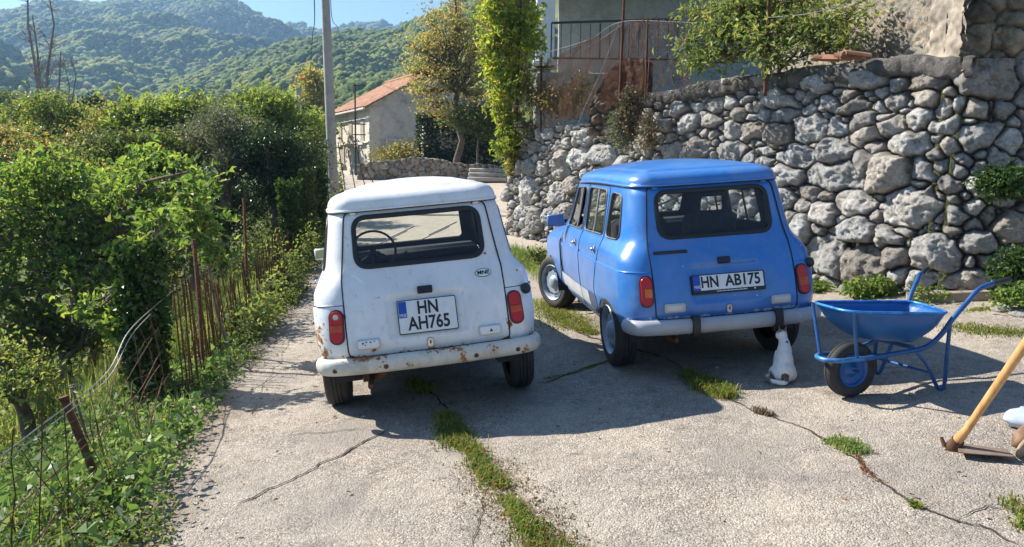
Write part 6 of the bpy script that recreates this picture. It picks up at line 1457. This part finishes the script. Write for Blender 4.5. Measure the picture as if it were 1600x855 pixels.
# -- rusty netting fence on top of the wall
no = Vector((1.5, 13, 2.8)); nf = empty('netting_fence', no); tag(nf, 'rusty wire netting strung between posts on top of the stone wall', 'fence')
topl = [(806, 205, 815, -20, 14.7), (845, 200, 846, 90, 14.2), (968, 150, 976, -20, 12.0), (1008, 148, 1012, 28, 11.3), (1195, 142, 1203, -30, 9.45)]
for i, (a, b_, c_, d_, y) in enumerate(topl): sticks('post', [at(a, b_+8, y)], [at(c_, d_, y)], .022 if i != 3 else .012, M_RUST, nf, no, 6)
def netting(Q, step, r, seed, keep=1.0, mat=None):
    """diagonal wire mesh over a four-sided sheet Q = (bl, br, tr, tl), with slack"""
    rg = np.random.default_rng(seed); bl, br, tr, tl = [np.array(q) for q in Q]; L = np.linalg.norm(br-bl); Hh = np.linalg.norm(tl-bl); nu, nv = int(L/step), max(3, int(Hh/step))
    def S(u, v): 
        p = (bl*(1-u)[:, None]+br*u[:, None])*(1-v)[:, None]+(tl*(1-u)[:, None]+tr*u[:, None])*v[:, None]; p[:, 1] += .06*fbm(u*5, v*3, 0, seed, 3); p[:, 2] += .05*fbm(u*6, v*4, 3, seed, 3); p[:, 0] += .03*fbm(u*9, v*6, 5, seed, 3); return p
    A = []; B = []; I, J = np.meshgrid(np.arange(nu), np.arange(nv), indexing='ij'); I = I.ravel(); J = J.ravel()
    for (a0, b0, a1, b1) in ((0, 0, 1, 1), (1, 0, 0, 1)):
        A.append(S((I+a0)/nu, (J+b0)/nv)); B.append(S((I+a1)/nu, (J+b1)/nv))
    A = np.concatenate(A); B = np.concatenate(B); k = rg.uniform(0, 1, len(A)) < keep; v, f = tube_np(A[k], B[k], r, r, 3); return v, f
for i, (Q, kp) in enumerate([((at(806, 205, 14.7), at(848, 198, 14.1), at(848, 98, 14.1), at(808, 105, 14.7)), 1), ((at(848, 198, 14.1), at(968, 165, 12.1), at(972, 38, 12.1), at(848, 98, 14.1)), 1), ((at(968, 160, 12.1), at(1010, 150, 11.3), at(1012, 30, 11.3), at(972, 36, 12.1)), .9), ((at(1010, 148, 11.3), at(1080, 130, 10.6), at(1085, 15, 10.6), at(1012, 32, 11.3)), .75)]):
    v, f = netting(Q, .038, .0034, 90+i, kp); raw_mesh('netting', v-np.array(no), f, M_RUST, nf)
for i, pts in enumerate([[at(845, 85, 14.1), at(920, 62, 13), at(973, 34, 12), at(1100, 36, 10.6), at(1200, 30, 9.45)], [at(806, 75, 14.7), at(848, 98, 14.1), at(910, 78, 13.1), at(973, 38, 12)], [at(968, 34, 12.0), at(940, 110, 12.2), at(905, 190, 12.6), at(893, 260, 12.9)], [at(1012, 30, 11.3), at(1014, 90, 11.3), at(1010, 150, 11.3)], [at(1195, 28, 9.45), at(1260, 22, 8.9), at(1320, 8, 8.6)]]):
    q = MB(); q.tube(poly3(pts), .0055, 5); o = q.build('strand', M_WIRE, nf); o.location = -no
# rust-stained masonry stub where the wall steps up
pr = at(955, 150, 12.4); pie = empty('stone_stub', pr); tag(pie, 'rust-stained rubble stub behind the netting where the wall steps up', 'stone wall')
pl_, pr_ = at(921, 150, 12.6), at(1002, 150, 12.2)
V, F, col = stone_face((pl_.x, pl_.y), (pr_.x, pr_.y), lambda u: np.interp(u, [0, .12, .3, .5, .86], [at(925, 165, 12.5).z, at(930, 140, 12.5).z, at(940, 112, 12.5).z, at(955, 93, 12.5).z, at(1000, 92, 12.3).z])+.03*fbm(u*9, u*0, 0, 8, 2), lambda u: np.full_like(np.asarray(u, float), at(960, 212, 12.3).z), [], .017, 24, size=(.12, .28), prot=.06, batter=.04, tint=(.30, .22, .17), warm=.5, mortar=(.10, .06, .04), depth=.5)
raw_mesh('stones', V-np.array(pr), F, M_STONE, pie, True, col)
rg = np.random.default_rng(86); xx = rg.uniform(0, 1, 5200); P = np.array([list(at(822+110*a, 196-22*a-14*b_, 13.9-1.3*a)) for a, b_ in zip(xx, rg.uniform(0, 1, 5200)**1.5)]); kk_ = (fbm(xx*7, xx*0, 0, 12, 3) > .0) & (rg.uniform(0, 1, 5200) < .35); P = P[kk_]
cc, rr_ = lobe(880, 160, 40, 22, 14.2, .5); P, _, _ = crown_pts([(cc, rr_), lobe(845, 150, 20, 26, 14.6, .4), lobe(905, 140, 20, 26, 14.6, .4)], 3200, rg, .12, 12, .1); v, f = leaves(P, .055, rg, .5, .4); o = raw_mesh('dry_shrub', v-cc, f, L_MIX, smooth=False); o.location = cc; tag(o, kind='thing'); tag(o, 'dry brown and green scrub behind the rusty netting on the terrace', 'shrub')
# -- the porch and its house above the terrace
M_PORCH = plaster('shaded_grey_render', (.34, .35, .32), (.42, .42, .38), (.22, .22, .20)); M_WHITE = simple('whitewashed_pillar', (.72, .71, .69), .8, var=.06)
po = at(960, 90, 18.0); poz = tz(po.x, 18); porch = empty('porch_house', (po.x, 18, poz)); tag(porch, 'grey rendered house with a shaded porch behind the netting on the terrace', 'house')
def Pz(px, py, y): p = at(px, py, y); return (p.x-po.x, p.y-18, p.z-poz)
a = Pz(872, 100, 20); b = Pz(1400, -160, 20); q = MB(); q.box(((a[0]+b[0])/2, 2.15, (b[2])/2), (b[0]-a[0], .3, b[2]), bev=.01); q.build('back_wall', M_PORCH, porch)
a = Pz(838, 104, 18); b = Pz(1080, 118, 18); q = MB(); q.box(((a[0]+b[0])/2+.3, 1.0, a[2]/2-.1), (b[0]-a[0]+.6, 2.4, a[2]-.1), bev=.02); q.build('porch_base', M_PORCH, porch)
q = MB(); a = Pz(851, 104, 17.9); b = Pz(851, -60, 17.9); q.box((a[0], 0.0, (a[2]+b[2])/2), (.42, .42, b[2]-a[2]), bev=.02); q.box((a[0], 0, a[2]+.06), (.54, .54, .12), bev=.015); q.build('pillar', M_WHITE, porch)
q = MB(); b2_ = Pz(960, -60, 18); q.box((b2_[0], 1.1, b2_[2]+.2), (4.4, 3.0, .3), bev=.02); q.build('porch_roof', M_PORCH, porch)
a = Pz(862, 36, 17.8); b = Pz(1060, 30, 17.8); lo = Pz(862, 98, 17.8)[2]
q = MB(); q.tube([a, b], .028, 6); q.tube([(a[0], a[1], lo+.1), (b[0], b[1], lo+.1)], .02, 6); rl = q.build('railing', M_BLACKPL, porch)
for k in range(14): x = a[0]+(b[0]-a[0])*k/13; q = MB(); q.tube([(x, a[1], lo+.1), (x, a[1], a[2])], .009 if k % 5 else .02, 5); q.build('baluster', M_BLACKPL, rl)
# -- bush on the terrace
tree('terrace_bush', 'yellow-green leafy bush leaning over the stone wall coping', 'bush', tbase(1215, 10.6), [lobe(1125, 50, 34, 26, 10.0), lobe(1190, 52, 40, 28, 9.6), lobe(1250, 42, 40, 28, 9.3), lobe(1300, 30, 32, 22, 9.2), lobe(1110, 85, 30, 18, 10.0), lobe(1160, 10, 50, 24, 10), lobe(1230, 0, 60, 24, 9.8), lobe(1290, 65, 34, 18, 9.1), lobe(1200, 88, 44, 10, 9.4), lobe(1330, 60, 12, 14, 9.0), lobe(1090, 15, 24, 12, 10.4), lobe(1075, 60, 12, 26, 10.2), lobe(1340, 20, 20, 14, 9.1), lobe(1085, 100, 14, 8, 10)], 5000, .088, L_YEL, 606, trunk_r=.04, clump=.11, per=9, twigs=420, up=.2, droop=.45, aspect=.38, shell=.15)
# -- stone house on top of the wall at the right
cz_ = ztB-.02; th_ = empty('wall_top_house', (4.45, 7.7, cz_)); tag(th_, 'stone building on the wall top, sunlit rubble side and stained front with shade in its dark colour', 'house')
Lc = (4.40, 7.72); Lf = (4.02, 12.6)
V, F, col = stone_face(Lc, Lf, lambda u: np.full_like(np.asarray(u, float), cz_+2.4), lambda u: np.full_like(np.asarray(u, float), cz_-.12), [], .016, 31, size=(.09, .20), asp=1.5, prot=.035, batter=.0, tint=(.50, .46, .40), tintv=.18, warm=.55, mortar=(.42, .36, .27), joint=.018, depth=.3)
raw_mesh('rubble_side', V-np.array(th_.location), F, M_STONE, th_, True, col)
V, F, col = stone_face((4.30, 7.64), (10.5, 7.30), lambda u: np.full_like(np.asarray(u, float), cz_+2.4), lambda u: np.full_like(np.asarray(u, float), cz_-.05), [], .02, 32, size=(.2, .45), asp=1.6, prot=.06, batter=0, tint=(.30, .27, .23), warm=.3, mortar=(.10, .09, .07), joint=.035, depth=.3)  # front's shade goes into the dark tint, along with its stains
m = NT('stained_shade_render'); c = m.ramp(m.noise(2.2, 8, .72, dist=.5), [(.36, (.12, .11, .09)), (.47, (.42, .40, .34)), (.60, (.85, .80, .70)), (.75, (1.1, 1.05, .95))]); c = m.mix(1, m.attr(), c, 'MULTIPLY'); m.set(Base_Color=c, Roughness=.95, Normal=m.bump(m.noise(12, 7, .75), .9, .03))
raw_mesh('stained_shade_front', V-np.array(th_.location), F, m.mat, th_, True, col)
u_ = np.linspace(0, .80, 40); z_ = np.linspace(-.10, 2.4, 120); Uc, Zc = np.meshgrid(u_, z_, indexing='ij'); dL = np.array([Lf[0]-Lc[0], Lf[1]-Lc[1]]); dL = dL/np.linalg.norm(dL); rl_ = .080+.028*fbm(Uc*7, Zc*7, 0, 41, 5, .6)-.10*sstep(.50+.10*fbm(Zc*4, Zc*0, 0, 4, 2), .78, Uc+.04*fbm(Uc*14, Zc*14, 0, 44, 3))
Xc = Lc[0]+dL[0]*(Uc-.10)-rl_; Yc = Lc[1]+dL[1]*(Uc-.10); raw_mesh('corner_render', np.stack([Xc, Yc, cz_+Zc], -1).reshape(-1, 3)-np.array(th_.location), grid_faces(40, 120), simple('tan_corner_render', (.30, .25, .19), .9, var=.45, scale=6, bump=.8, bscale=16), th_)
for i, (px, py, y, rz_) in enumerate([(1292, 93, 8.75, .2), (1308, 92, 8.65, -.3), (1325, 90, 8.55, .1), (1338, 87, 8.45, .5)]):
    q = MB(); v = []; nv_ = 9
    for yy in (-.14, .14):
        for r_ in (.075, .062):
            for t in np.linspace(.25, math.pi-.25, nv_): v.append((r_*math.cos(t), yy, r_*math.sin(t)-.03))
    f = []
    for j in range(nv_-1): f += [(j, j+1, nv_+j+1, nv_+j), (2*nv_+j, 3*nv_+j, 3*nv_+j+1, 2*nv_+j+1), (j, 2*nv_+j, 2*nv_+j+1, j+1), (nv_+j, nv_+j+1, 3*nv_+j+1, 3*nv_+j)]
    q.add(v, f); o = q.build('roof_tile', M_TILE); p = at(px, py, y); o.location = p; o.rotation_euler = (.1, 0, 1.1+rz_); tag(o, ['leftmost curved red tile lying on the wall coping', 'second curved red tile from the left on the coping', 'third curved red tile on the coping, below the bush', 'rightmost curved red tile on the coping'][i], 'roof tile', 'tiles on the coping')
# -- timber plank and pale stones along the wall foot
p0, p1 = gnd(1418, 474), gnd(1546, 470); d = p1-p0; pk = empty('timber_plank', (p0+p1)/2); tag(pk, 'grey-brown timber beam lying along the wall foot', 'plank')
q = MB(); q.box((0, 0, .05), (d.length, .13, .10), bev=.008, M=Matrix.Rotation(0, 4, 'Z')); o = q.build('beam', simple('weathered_timber', (.30, .23, .17), .9, var=.35, scale=3, bump=.5, bscale=25), pk); pk.rotation_euler = (0, -math.atan2(d.z, math.hypot(d.x, d.y)), math.atan2(d.y, d.x))
def rock(px, py, w_, h_, dep, seed, tint, lab, grp, name='stone', yoff=0.0):
    p = gnd(px, py); s = p.y/F_PX; d = 1+.28*vnoise(BV[:, 0]*1.6+seed*3, BV[:, 1]*1.6, BV[:, 2]*1.6, seed)+.08*vnoise(BV[:, 0]*5+seed, BV[:, 1]*5, BV[:, 2]*5, seed); v = np.sign(BV)*np.abs(BV)**.8*d[:, None]*np.array([w_*s/2, dep, h_*s/2])
    o = raw_mesh(name, v, BF, M_STONE, None, True, np.tile(np.array(tint), (len(v), 1))); o.location = (p.x, p.y+yoff, p.z+h_*s*.3); tag(o, lab, 'stone', grp); return o
rock(1572, 486, 46, 10, .12, 1, (.55, .54, .52), 'long pale flat stone at the end of the timber beam', 'loose stones by the wall'); rock(1596, 494, 34, 12, .12, 2, (.56, .55, .53), 'pale flat stone at the right edge beyond the beam', 'loose stones by the wall')
rock(1240, 450, 34, 26, .12, 3, (.46, .44, .42), 'grey stone at the wall foot beside the blue car bumper', 'loose stones by the wall'); rock(1364, 458, 22, 22, .08, 4, (.42, .38, .33), 'small upright stone among the wall-foot weeds', 'loose stones by the wall')
for i, (px, py, s_, lab) in enumerate([(1424, 617, 9, 'white paper-like chip below the wheelbarrow'), (568, 652, 7, 'tiny white chip behind the white car tyre'), (622, 662, 8, 'small white chip in the white car shadow'), (1301, 750, 7, 'small pale pebble on the open concrete'), (1480, 560, 6, 'tiny pebble right of the barrow leg'), (1546, 812, 6, 'dark pebble near the lower right corner'), (1500, 790, 5, 'tiny stone by the lower right crack'), (340, 770, 6, 'small pebble near the lane edge weeds'), (1120, 575, 6, 'grey pebble in the blue car shadow'), (950, 760, 5, 'tiny pebble in the middle of the yard')]):
    rock(px, py, s_, s_*.45, .012, 10+i, (.66, .65, .62) if i != 5 else (.08, .07, .06), lab, 'small chips on the yard', 'pebble')
# -- wheelbarrow: local frame X towards the handles, Y left, Z up
M_BBLUE = simple('barrow_blue_paint', (.010, .090, .29), .34, var=.22, scale=7); M_BBLUE.node_tree.nodes['Principled BSDF'].inputs['Coat Weight'].default_value = .15
mt2 = NT('barrow_tray_paint'); c = mt2.ramp(mt2.noise(7, 5), [(.3, (.009, .080, .26)), (.7, (.014, .115, .34))]); c = mt2.mix(mt2.ramp(mt2.noise(6, 8, .75, dist=.6), [(.60, (0, 0, 0)), (.66, (.55, .55, .55))]), c, (.30, .31, .32)); c = mt2.mix(mt2.ramp(mt2.noise(15, 6, .7), [(.66, (0, 0, 0)), (.70, (.8, .8, .8))]), c, (.12, .06, .035)); mt2.set(Base_Color=c, Roughness=.42)
M_BFRAME = simple('barrow_frame_paint', (.018, .085, .25), .38, .15, var=.25, scale=12)
WB = Vector((2.139, 4.734, float(g(2.139, 4.734)))); ex = Vector((.9082, .4185, 0)); ey = Vector((-.4185, .9082, 0)); wbar = empty('wheelbarrow', WB); tag(wbar, 'blue metal wheelbarrow with a single rubber tyre standing right of the cars', 'wheelbarrow')
def gl(X, Y, h): x = WB.x+ex.x*X+ey.x*Y; y = WB.y+ex.y*X+ey.y*Y; return (ex.x*X+ey.x*Y, ex.y*X+ey.y*Y, float(g(x, y))-WB.z+h)
RIM = [(-.13, .24, .60), (-.25, -.18, .60), (.50, -.305, .50), (.70, .135, .505)]; BOT = [(.10, .17, .375), (.04, -.10, .375), (.36, -.19, .325), (.46, .10, .325)]
def rr(poly, r, k=7):
    P = [Vector(p) for p in poly]; out = []
    for i in range(4):
        p, a, b = P[i], P[i-1], P[(i+1) % 4]; l0 = min(r, (a-p).length*.45); l1 = min(r, (b-p).length*.45); p0 = p+(a-p).normalized()*l0; p1 = p+(b-p).normalized()*l1
        for j in range(k+1): t = j/k; out.append(p0*(1-t)**2+p*2*t*(1-t)+p1*t*t)
    fin = []
    for i in range(len(out)):
        a, b = out[i], out[(i+1) % len(out)]; m_ = 5 if (i % (k+1)) == k else 1
        for j in range(m_): fin.append(a.lerp(b, j/m_))
    return fin
R0 = rr(RIM, .13); R1 = rr(BOT, .10); nR = len(R0); V = []; lv_ = []
for t in np.linspace(0, 1, 10):
    tt = t**.82; bul = math.sin(t*math.pi)*.03
    for a, b in zip(R0, R1): p = a.lerp(b, tt); c_ = Vector((.22, .0, 0)); o_ = Vector((p.x-c_.x, p.y-c_.y, 0)); o_ = o_.normalized()*bul if o_.length > 0 else o_; V.append(gl(p.x+o_.x, p.y+o_.y, p.z-0*t))
outer = V; F = []
for i in range(9):
    for j in range(nR): F.append((i*nR+j, i*nR+(j+1) % nR, (i+1)*nR+(j+1) % nR, (i+1)*nR+j))
q = MB(); q.add(V, F+[tuple(range(9*nR, 10*nR))]); tray = q.build('tray', mt2.mat, wbar, angle=60)
tm = tray.modifiers.new('thick', 'SOLIDIFY'); tm.thickness = .003; tm.offset = 1
q = MB(); q.tube([gl(p.x, p.y, p.z) for p in R0], .0085, 8, closed=True); q.build('rolled_rim', simple('worn_rim_paint', (.035, .20, .50), .35, .2, var=.5, scale=14), tray)
def rail(s, pts): q = MB(); q.tube([gl(*p) for p in poly3(pts, 8)], .0155, 10); return q.build('frame_tube', M_BFRAME, wbar)
near = [(.0, -.095, .262), (.22, -.165, .275), (.36, -.235, .30), (.44, -.275, .37), (.50, -.305, .47), (.60, -.315, .555), (.68, -.325, .625), (.75, -.335, .648), (.82, -.345, .655)]
far = [(.0, .095, .262), (.30, .125, .275), (.48, .155, .30), (.58, .16, .37), (.68, .16, .47), (.76, .19, .555), (.84, .22, .62), (.91, .26, .648), (1.0, .30, .655)]
rail(-1, near); rail(1, far)
q = MB(); q.tube([gl(*p) for p in poly3([(.0, .095, .262), (-.12, .10, .275), (-.20, .085, .28), (-.238, .0, .28), (-.20, -.085, .28), (-.12, -.10, .275), (.0, -.095, .262)], 6)], .0155, 10); q.build('front_loop', simple('scuffed_loop_paint', (.05, .19, .44), .35, .25, var=.5, scale=16), wbar)
for pts, nm in ((near, 'near'), (far, 'far')):
    a, b = Vector(pts[-1]), Vector(pts[-2]); e_ = a+(a-b).normalized()*.11; q = MB(); q.tube([gl(*(a-(a-b).normalized()*.02)), gl(*e_)], .0185, 10); q.build('grip', M_BLACKPL, wbar)
for (X0, Y0, z0, X1, Y1, z1) in ((-.06, -.10, .27, -.20, -.175, .585), (-.16, .098, .28, -.115, .225, .585)): q = MB(); q.tube([gl(X0, Y0, z0), gl(X1, Y1, z1)], .011, 8); q.build('strut', M_BFRAME, wbar)
def leg(pts): q = MB(); q.tube([gl(*p) for p in poly3(pts, 8)], .0125, 8); q.build('leg', M_BFRAME, wbar)
leg([(.505, -.285, .44), (.53, -.265, .20), (.548, -.252, .04), (.53, -.25, .010), (.49, -.245, .03), (.40, -.235, .17), (.31, -.21, .285)])
leg([(.66, .15, .42), (.62, .21, .20), (.590, .245, .04), (.57, .25, .010), (.53, .245, .03), (.47, .21, .17), (.40, .15, .28)])
q = MB(); q.tube([gl(.50, .215, .13), gl(.44, -.235, .12)], .0105, 8); q.build('cross_brace', M_BFRAME, wbar); q = MB(); q.tube([gl(.10, -.125, .27), gl(.10, .105, .27)], .010, 8); q.box(gl(.30, -.02, .312), (.36, .03, .02), M=Matrix.Rotation(math.atan2(ey.y, ey.x), 4, 'Z')); q.build('tray_support', M_BFRAME, wbar)
we = empty('wheel', gl(0, 0, .178)); we.parent = wbar; we.rotation_euler = (0, 0, math.atan2(ey.y, ey.x)-.16)
q = MB(); q.lathe([(-.030, .105), (-.040, .125), (-.043, .145), (-.036, .165), (-.018, .176), (-.006, .178), (-.005, .174), (.005, .174), (.006, .178), (.018, .176), (.036, .165), (.043, .145), (.040, .125), (.030, .105)], 'x', 44); q.build('tyre', M_TYRE, we, angle=50)
q = MB(); q.lathe([(-.034, .106), (-.030, .098), (-.014, .090), (-.012, .05), (-.03, .028), (-.04, .02), (-.042, 0)], 'x', 32); q.lathe([(.034, .106), (.030, .098), (.014, .090), (.012, .05), (.03, .028), (.04, .02), (.042, 0)], 'x', 32); q.tube([(-.10, 0, 0), (.10, 0, 0)], .009, 8); q.build('rim', M_BBLUE, we)
# -- hoe with a wooden handle
hd = gnd(1489, 703); hoe = empty('hoe', hd); tag(hoe, 'hoe with a smooth wooden handle propped up, flat iron blade on the ground', 'hoe')
he = at(1604, 535, 3.42); dv = (he-hd); dn = dv.normalized(); q = MB(); q.tube([tuple(dn*-.02+Vector((0, 0, .02))), tuple(dn*.05+Vector((0, 0, .015))), tuple(dn*.16), tuple(dn*.45), tuple(dn*.75), tuple(dn*1.05)], [.020, .026, .019, .0205, .022, .019], 14, squash=.85)
mw = NT('ash_wood_handle'); mp_ = mw.new('ShaderNodeMapping'); mp_.inputs['Scale'].default_value = (30, 30, 4); mw.link(mw.coord(), mp_.inputs[0]); mw.set(Base_Color=mw.ramp(mw.noise(1.5, 4, .6, mp_.outputs[0]), [(.3, (.42, .22, .08)), (.6, (.60, .34, .13)), (.8, (.66, .42, .19))]), Roughness=.45); q.build('handle', mw.mat, hoe)
bl_ = [gnd(1497, 697), gnd(1496, 716), gnd(1583, 724), gnd(1573, 706)]; M_IRON = simple('worn_iron_blade', (.23, .17, .13), .6, .35, var=.35, scale=16, bump=.2)
q = MB(); top = [Vector(p)-hd for p in bl_]; hz = [.018, .030, .034, .012]; v = [tuple(t+Vector((0, 0, h_))) for t, h_ in zip(top, hz)]+[tuple(t+Vector((0, 0, h_-.004))) for t, h_ in zip(top, hz)]; q.add(v, [(0, 1, 2, 3), (7, 6, 5, 4), (0, 4, 5, 1), (1, 5, 6, 2), (2, 6, 7, 3), (3, 7, 4, 0)]); q.build('blade', M_IRON, hoe, smooth=False)
q = MB(); q.tube([tuple(dn*-.015+Vector((0, 0, .018))), tuple(dn*.055+Vector((0, 0, .012)))], [.036, .030], 12, cap=False); q.tube([tuple(Vector((-.035, .01, .01))), tuple(Vector((-.045, .035, .055)))], [.014, .008], 6); q.build('socket', M_RUSTP, hoe)
# -- boot and plastic bag cut by the right edge
bt_ = gnd(1600, 708); boot = empty('boot', bt_); tag(boot, 'worn brown boot lying at the right edge beside the hoe blade', 'boot')
def blobmesh(name, cen, rad, rot, mat, parent, seed, amp=.12, pw=.85):
    d = 1+amp*vnoise(BV[:, 0]*2+seed, BV[:, 1]*2, BV[:, 2]*2, seed); v = np.sign(BV)*np.abs(BV)**pw*d[:, None]*np.array(rad); v = v @ np.array(Euler(rot).to_matrix()).T+np.array(cen); return raw_mesh(name, v, BF, mat, parent, True)
blobmesh('upper', (.06, .05, .075), (.13, .055, .058), (.3, -.25, .5), simple('brown_leather', (.20, .115, .065), .7, var=.35, scale=18, bump=.3), boot, 3)
blobmesh('sole', (.03, -.005, .055), (.135, .020, .062), (.3, -.25, .5), simple('boot_sole', (.35, .25, .17), .8, var=.3), boot, 4, .04)
bg_ = gnd(1600, 690); bag = MB(); rg = np.random.default_rng(99); d = 1+.30*vnoise(BV[:, 0]*3.1, BV[:, 1]*3.1, BV[:, 2]*3.1, 5)+.22*np.abs(vnoise(BV[:, 0]*5, BV[:, 1]*5, BV[:, 2]*5, 6))+.10*np.abs(vnoise(BV[:, 0]*11, BV[:, 1]*11, BV[:, 2]*11, 7)); v = BV*d[:, None]*np.array([.12, .08, .055]); mbag = NT('cloudy_plastic'); mbag.set(Base_Color=(.62, .70, .80), Roughness=.25); mbag.b.inputs['Transmission Weight'].default_value = .35
o = raw_mesh('plastic_bag', v, BF, mbag.mat, None, True); o.location = (bg_.x+.175, bg_.y+.22, bg_.z+.048); tag(o, 'crumpled cloudy plastic bag at the right edge behind the brown boot', 'bag')
# -- the cat, seated with its back to us, looking up under the car
def make_cat():
    import bmesh
    c0 = gnd(1226, 597); cat = empty('cat', c0); tag(cat, 'white cat with dark patches sitting with its back turned behind the blue car wheel', 'cat')
    bm = bmesh.new()
    def ell(c, r, rot=(0, 0, 0)):
        m_ = Matrix.Translation(c) @ Euler(rot).to_matrix().to_4x4() @ Matrix.Diagonal((*r, 1)); bmesh.ops.create_icosphere(bm, subdivisions=3, radius=1.0, matrix=m_)
    ell((0, .02, .075), (.088, .095, .085)); ell((-.050, .03, .055), (.052, .085, .055)); ell((.050, .03, .055), (.052, .085, .055))
    ell((.010, .035, .135), (.070, .070, .090)); ell((.024, .060, .195), (.057, .058, .080)); ell((.034, .080, .240), (.045, .046, .055)); ell((.036, .095, .268), (.036, .040, .045))
    ell((.030, .115, .305), (.042, .045, .040), (.35, 0, 0)); ell((.026, .155, .300), (.022, .022, .018)); ell((.002, .118, .298), (.020, .022, .020)); ell((.054, .118, .298), (.020, .022, .020))
    for s in (-1, 1):
        m_ = Matrix.Translation((.030+s*.028, .108, .350)) @ Euler((-.1, s*.22, 0)).to_matrix().to_4x4() @ Matrix.Diagonal((.017, .009, .030, 1)); bmesh.ops.create_cone(bm, cap_ends=True, segments=12, radius1=1, radius2=.12, depth=2, matrix=m_)
        ell((.028+s*.030, .125, .10), (.020, .022, .105)); ell((.028+s*.030, .145, .014), (.020, .032, .014)); ell((s*.072, .10, .016), (.020, .045, .016))
    pts = [(-.02, -.055, .03), (-.055, -.085, .020), (-.095, -.075, .018), (-.125, -.03, .018), (-.135, .03, .018), (-.125, .075, .017)]
    P = poly3(pts, 5)
    for i, p in enumerate(P): ell(p, (.019-.0002*i,)*3)
    me = bpy.data.meshes.new('body'); bm.to_mesh(me); bm.free(); o = bpy.data.objects.new('body_src', me); C.objects.link(o)
    rm = o.modifiers.new('r', 'REMESH'); rm.mode = 'VOXEL'; rm.voxel_size = .0055; sm = o.modifiers.new('s', 'SMOOTH'); sm.iterations = 5; sm.factor = .6
    dg = bpy.context.evaluated_depsgraph_get(); m2 = bpy.data.meshes.new_from_object(o.evaluated_get(dg)); bpy.data.objects.remove(o)
    m2.name = 'body'; m2.polygons.foreach_set('use_smooth', [True]*len(m2.polygons))
    m = NT('cat_fur'); oc = m.coord(); mask = None
    for (p, r) in (((-.045, -.070, .045), .040), ((.030, .050, .262), .020), ((.045, .125, .345), .042), ((.005, .115, .350), .032), ((-.135, .04, .02), .07), ((.05, .160, .315), .022), ((.095, .0, .055), .022)):
        v_ = m.new('ShaderNodeVectorMath', operation='DISTANCE'); m.link(oc, v_.inputs[0]); v_.inputs[1].default_value = p; k = m.math('SUBTRACT', 1.0, m.math('DIVIDE', v_.outputs['Value'], r), False); mask = k if mask is None else m.math('MAXIMUM', mask, k)
    k = m.math('ADD', mask, m.math('MULTIPLY', m.math('SUBTRACT', m.noise(60, 3), .5), .9)); pc = m.ramp(m.noise(14, 3), [(.4, (.05, .035, .025)), (.6, (.20, .12, .06))])
    col = m.mix(m.ramp(k, [(.05, (0, 0, 0)), (.25, (1, 1, 1))]), m.ramp(m.noise(30, 4), [(.3, (.66, .63, .58)), (.7, (.80, .78, .74))]), pc)
    mp2 = m.new('ShaderNodeMapping'); mp2.inputs['Scale'].default_value = (180, 180, 35); m.link(oc, mp2.inputs[0])
    m.set(Base_Color=col, Roughness=.9, Normal=m.bump(m.noise(1.2, 4, .6, mp2.outputs[0]), .5, .004)); m.b.inputs['Sheen Weight'].default_value = .3
    m2.materials.clear(); m2.materials.append(m.mat); b = bpy.data.objects.new('body', m2); C.objects.link(b); b.parent = cat
    for s in (-1, 1):
        q = MB(); q.lathe([(.0, .0), (.003, .005), (.004, .006), (.006, .004), (.007, 0)], 'y', 12, (.028+s*.017, .150, .318)); q.build('eye', simple('cat_eye', (.25, .28, .05), .1), b)
    q = MB(); q.box((.026, .176, .303), (.008, .006, .006), bev=.0025); q.build('nose', simple('cat_nose', (.45, .2, .18), .5), b)
    cat.rotation_euler = (0, 0, .22); cat.scale = (.86, .95, 1.0)
    return cat
make_cat()
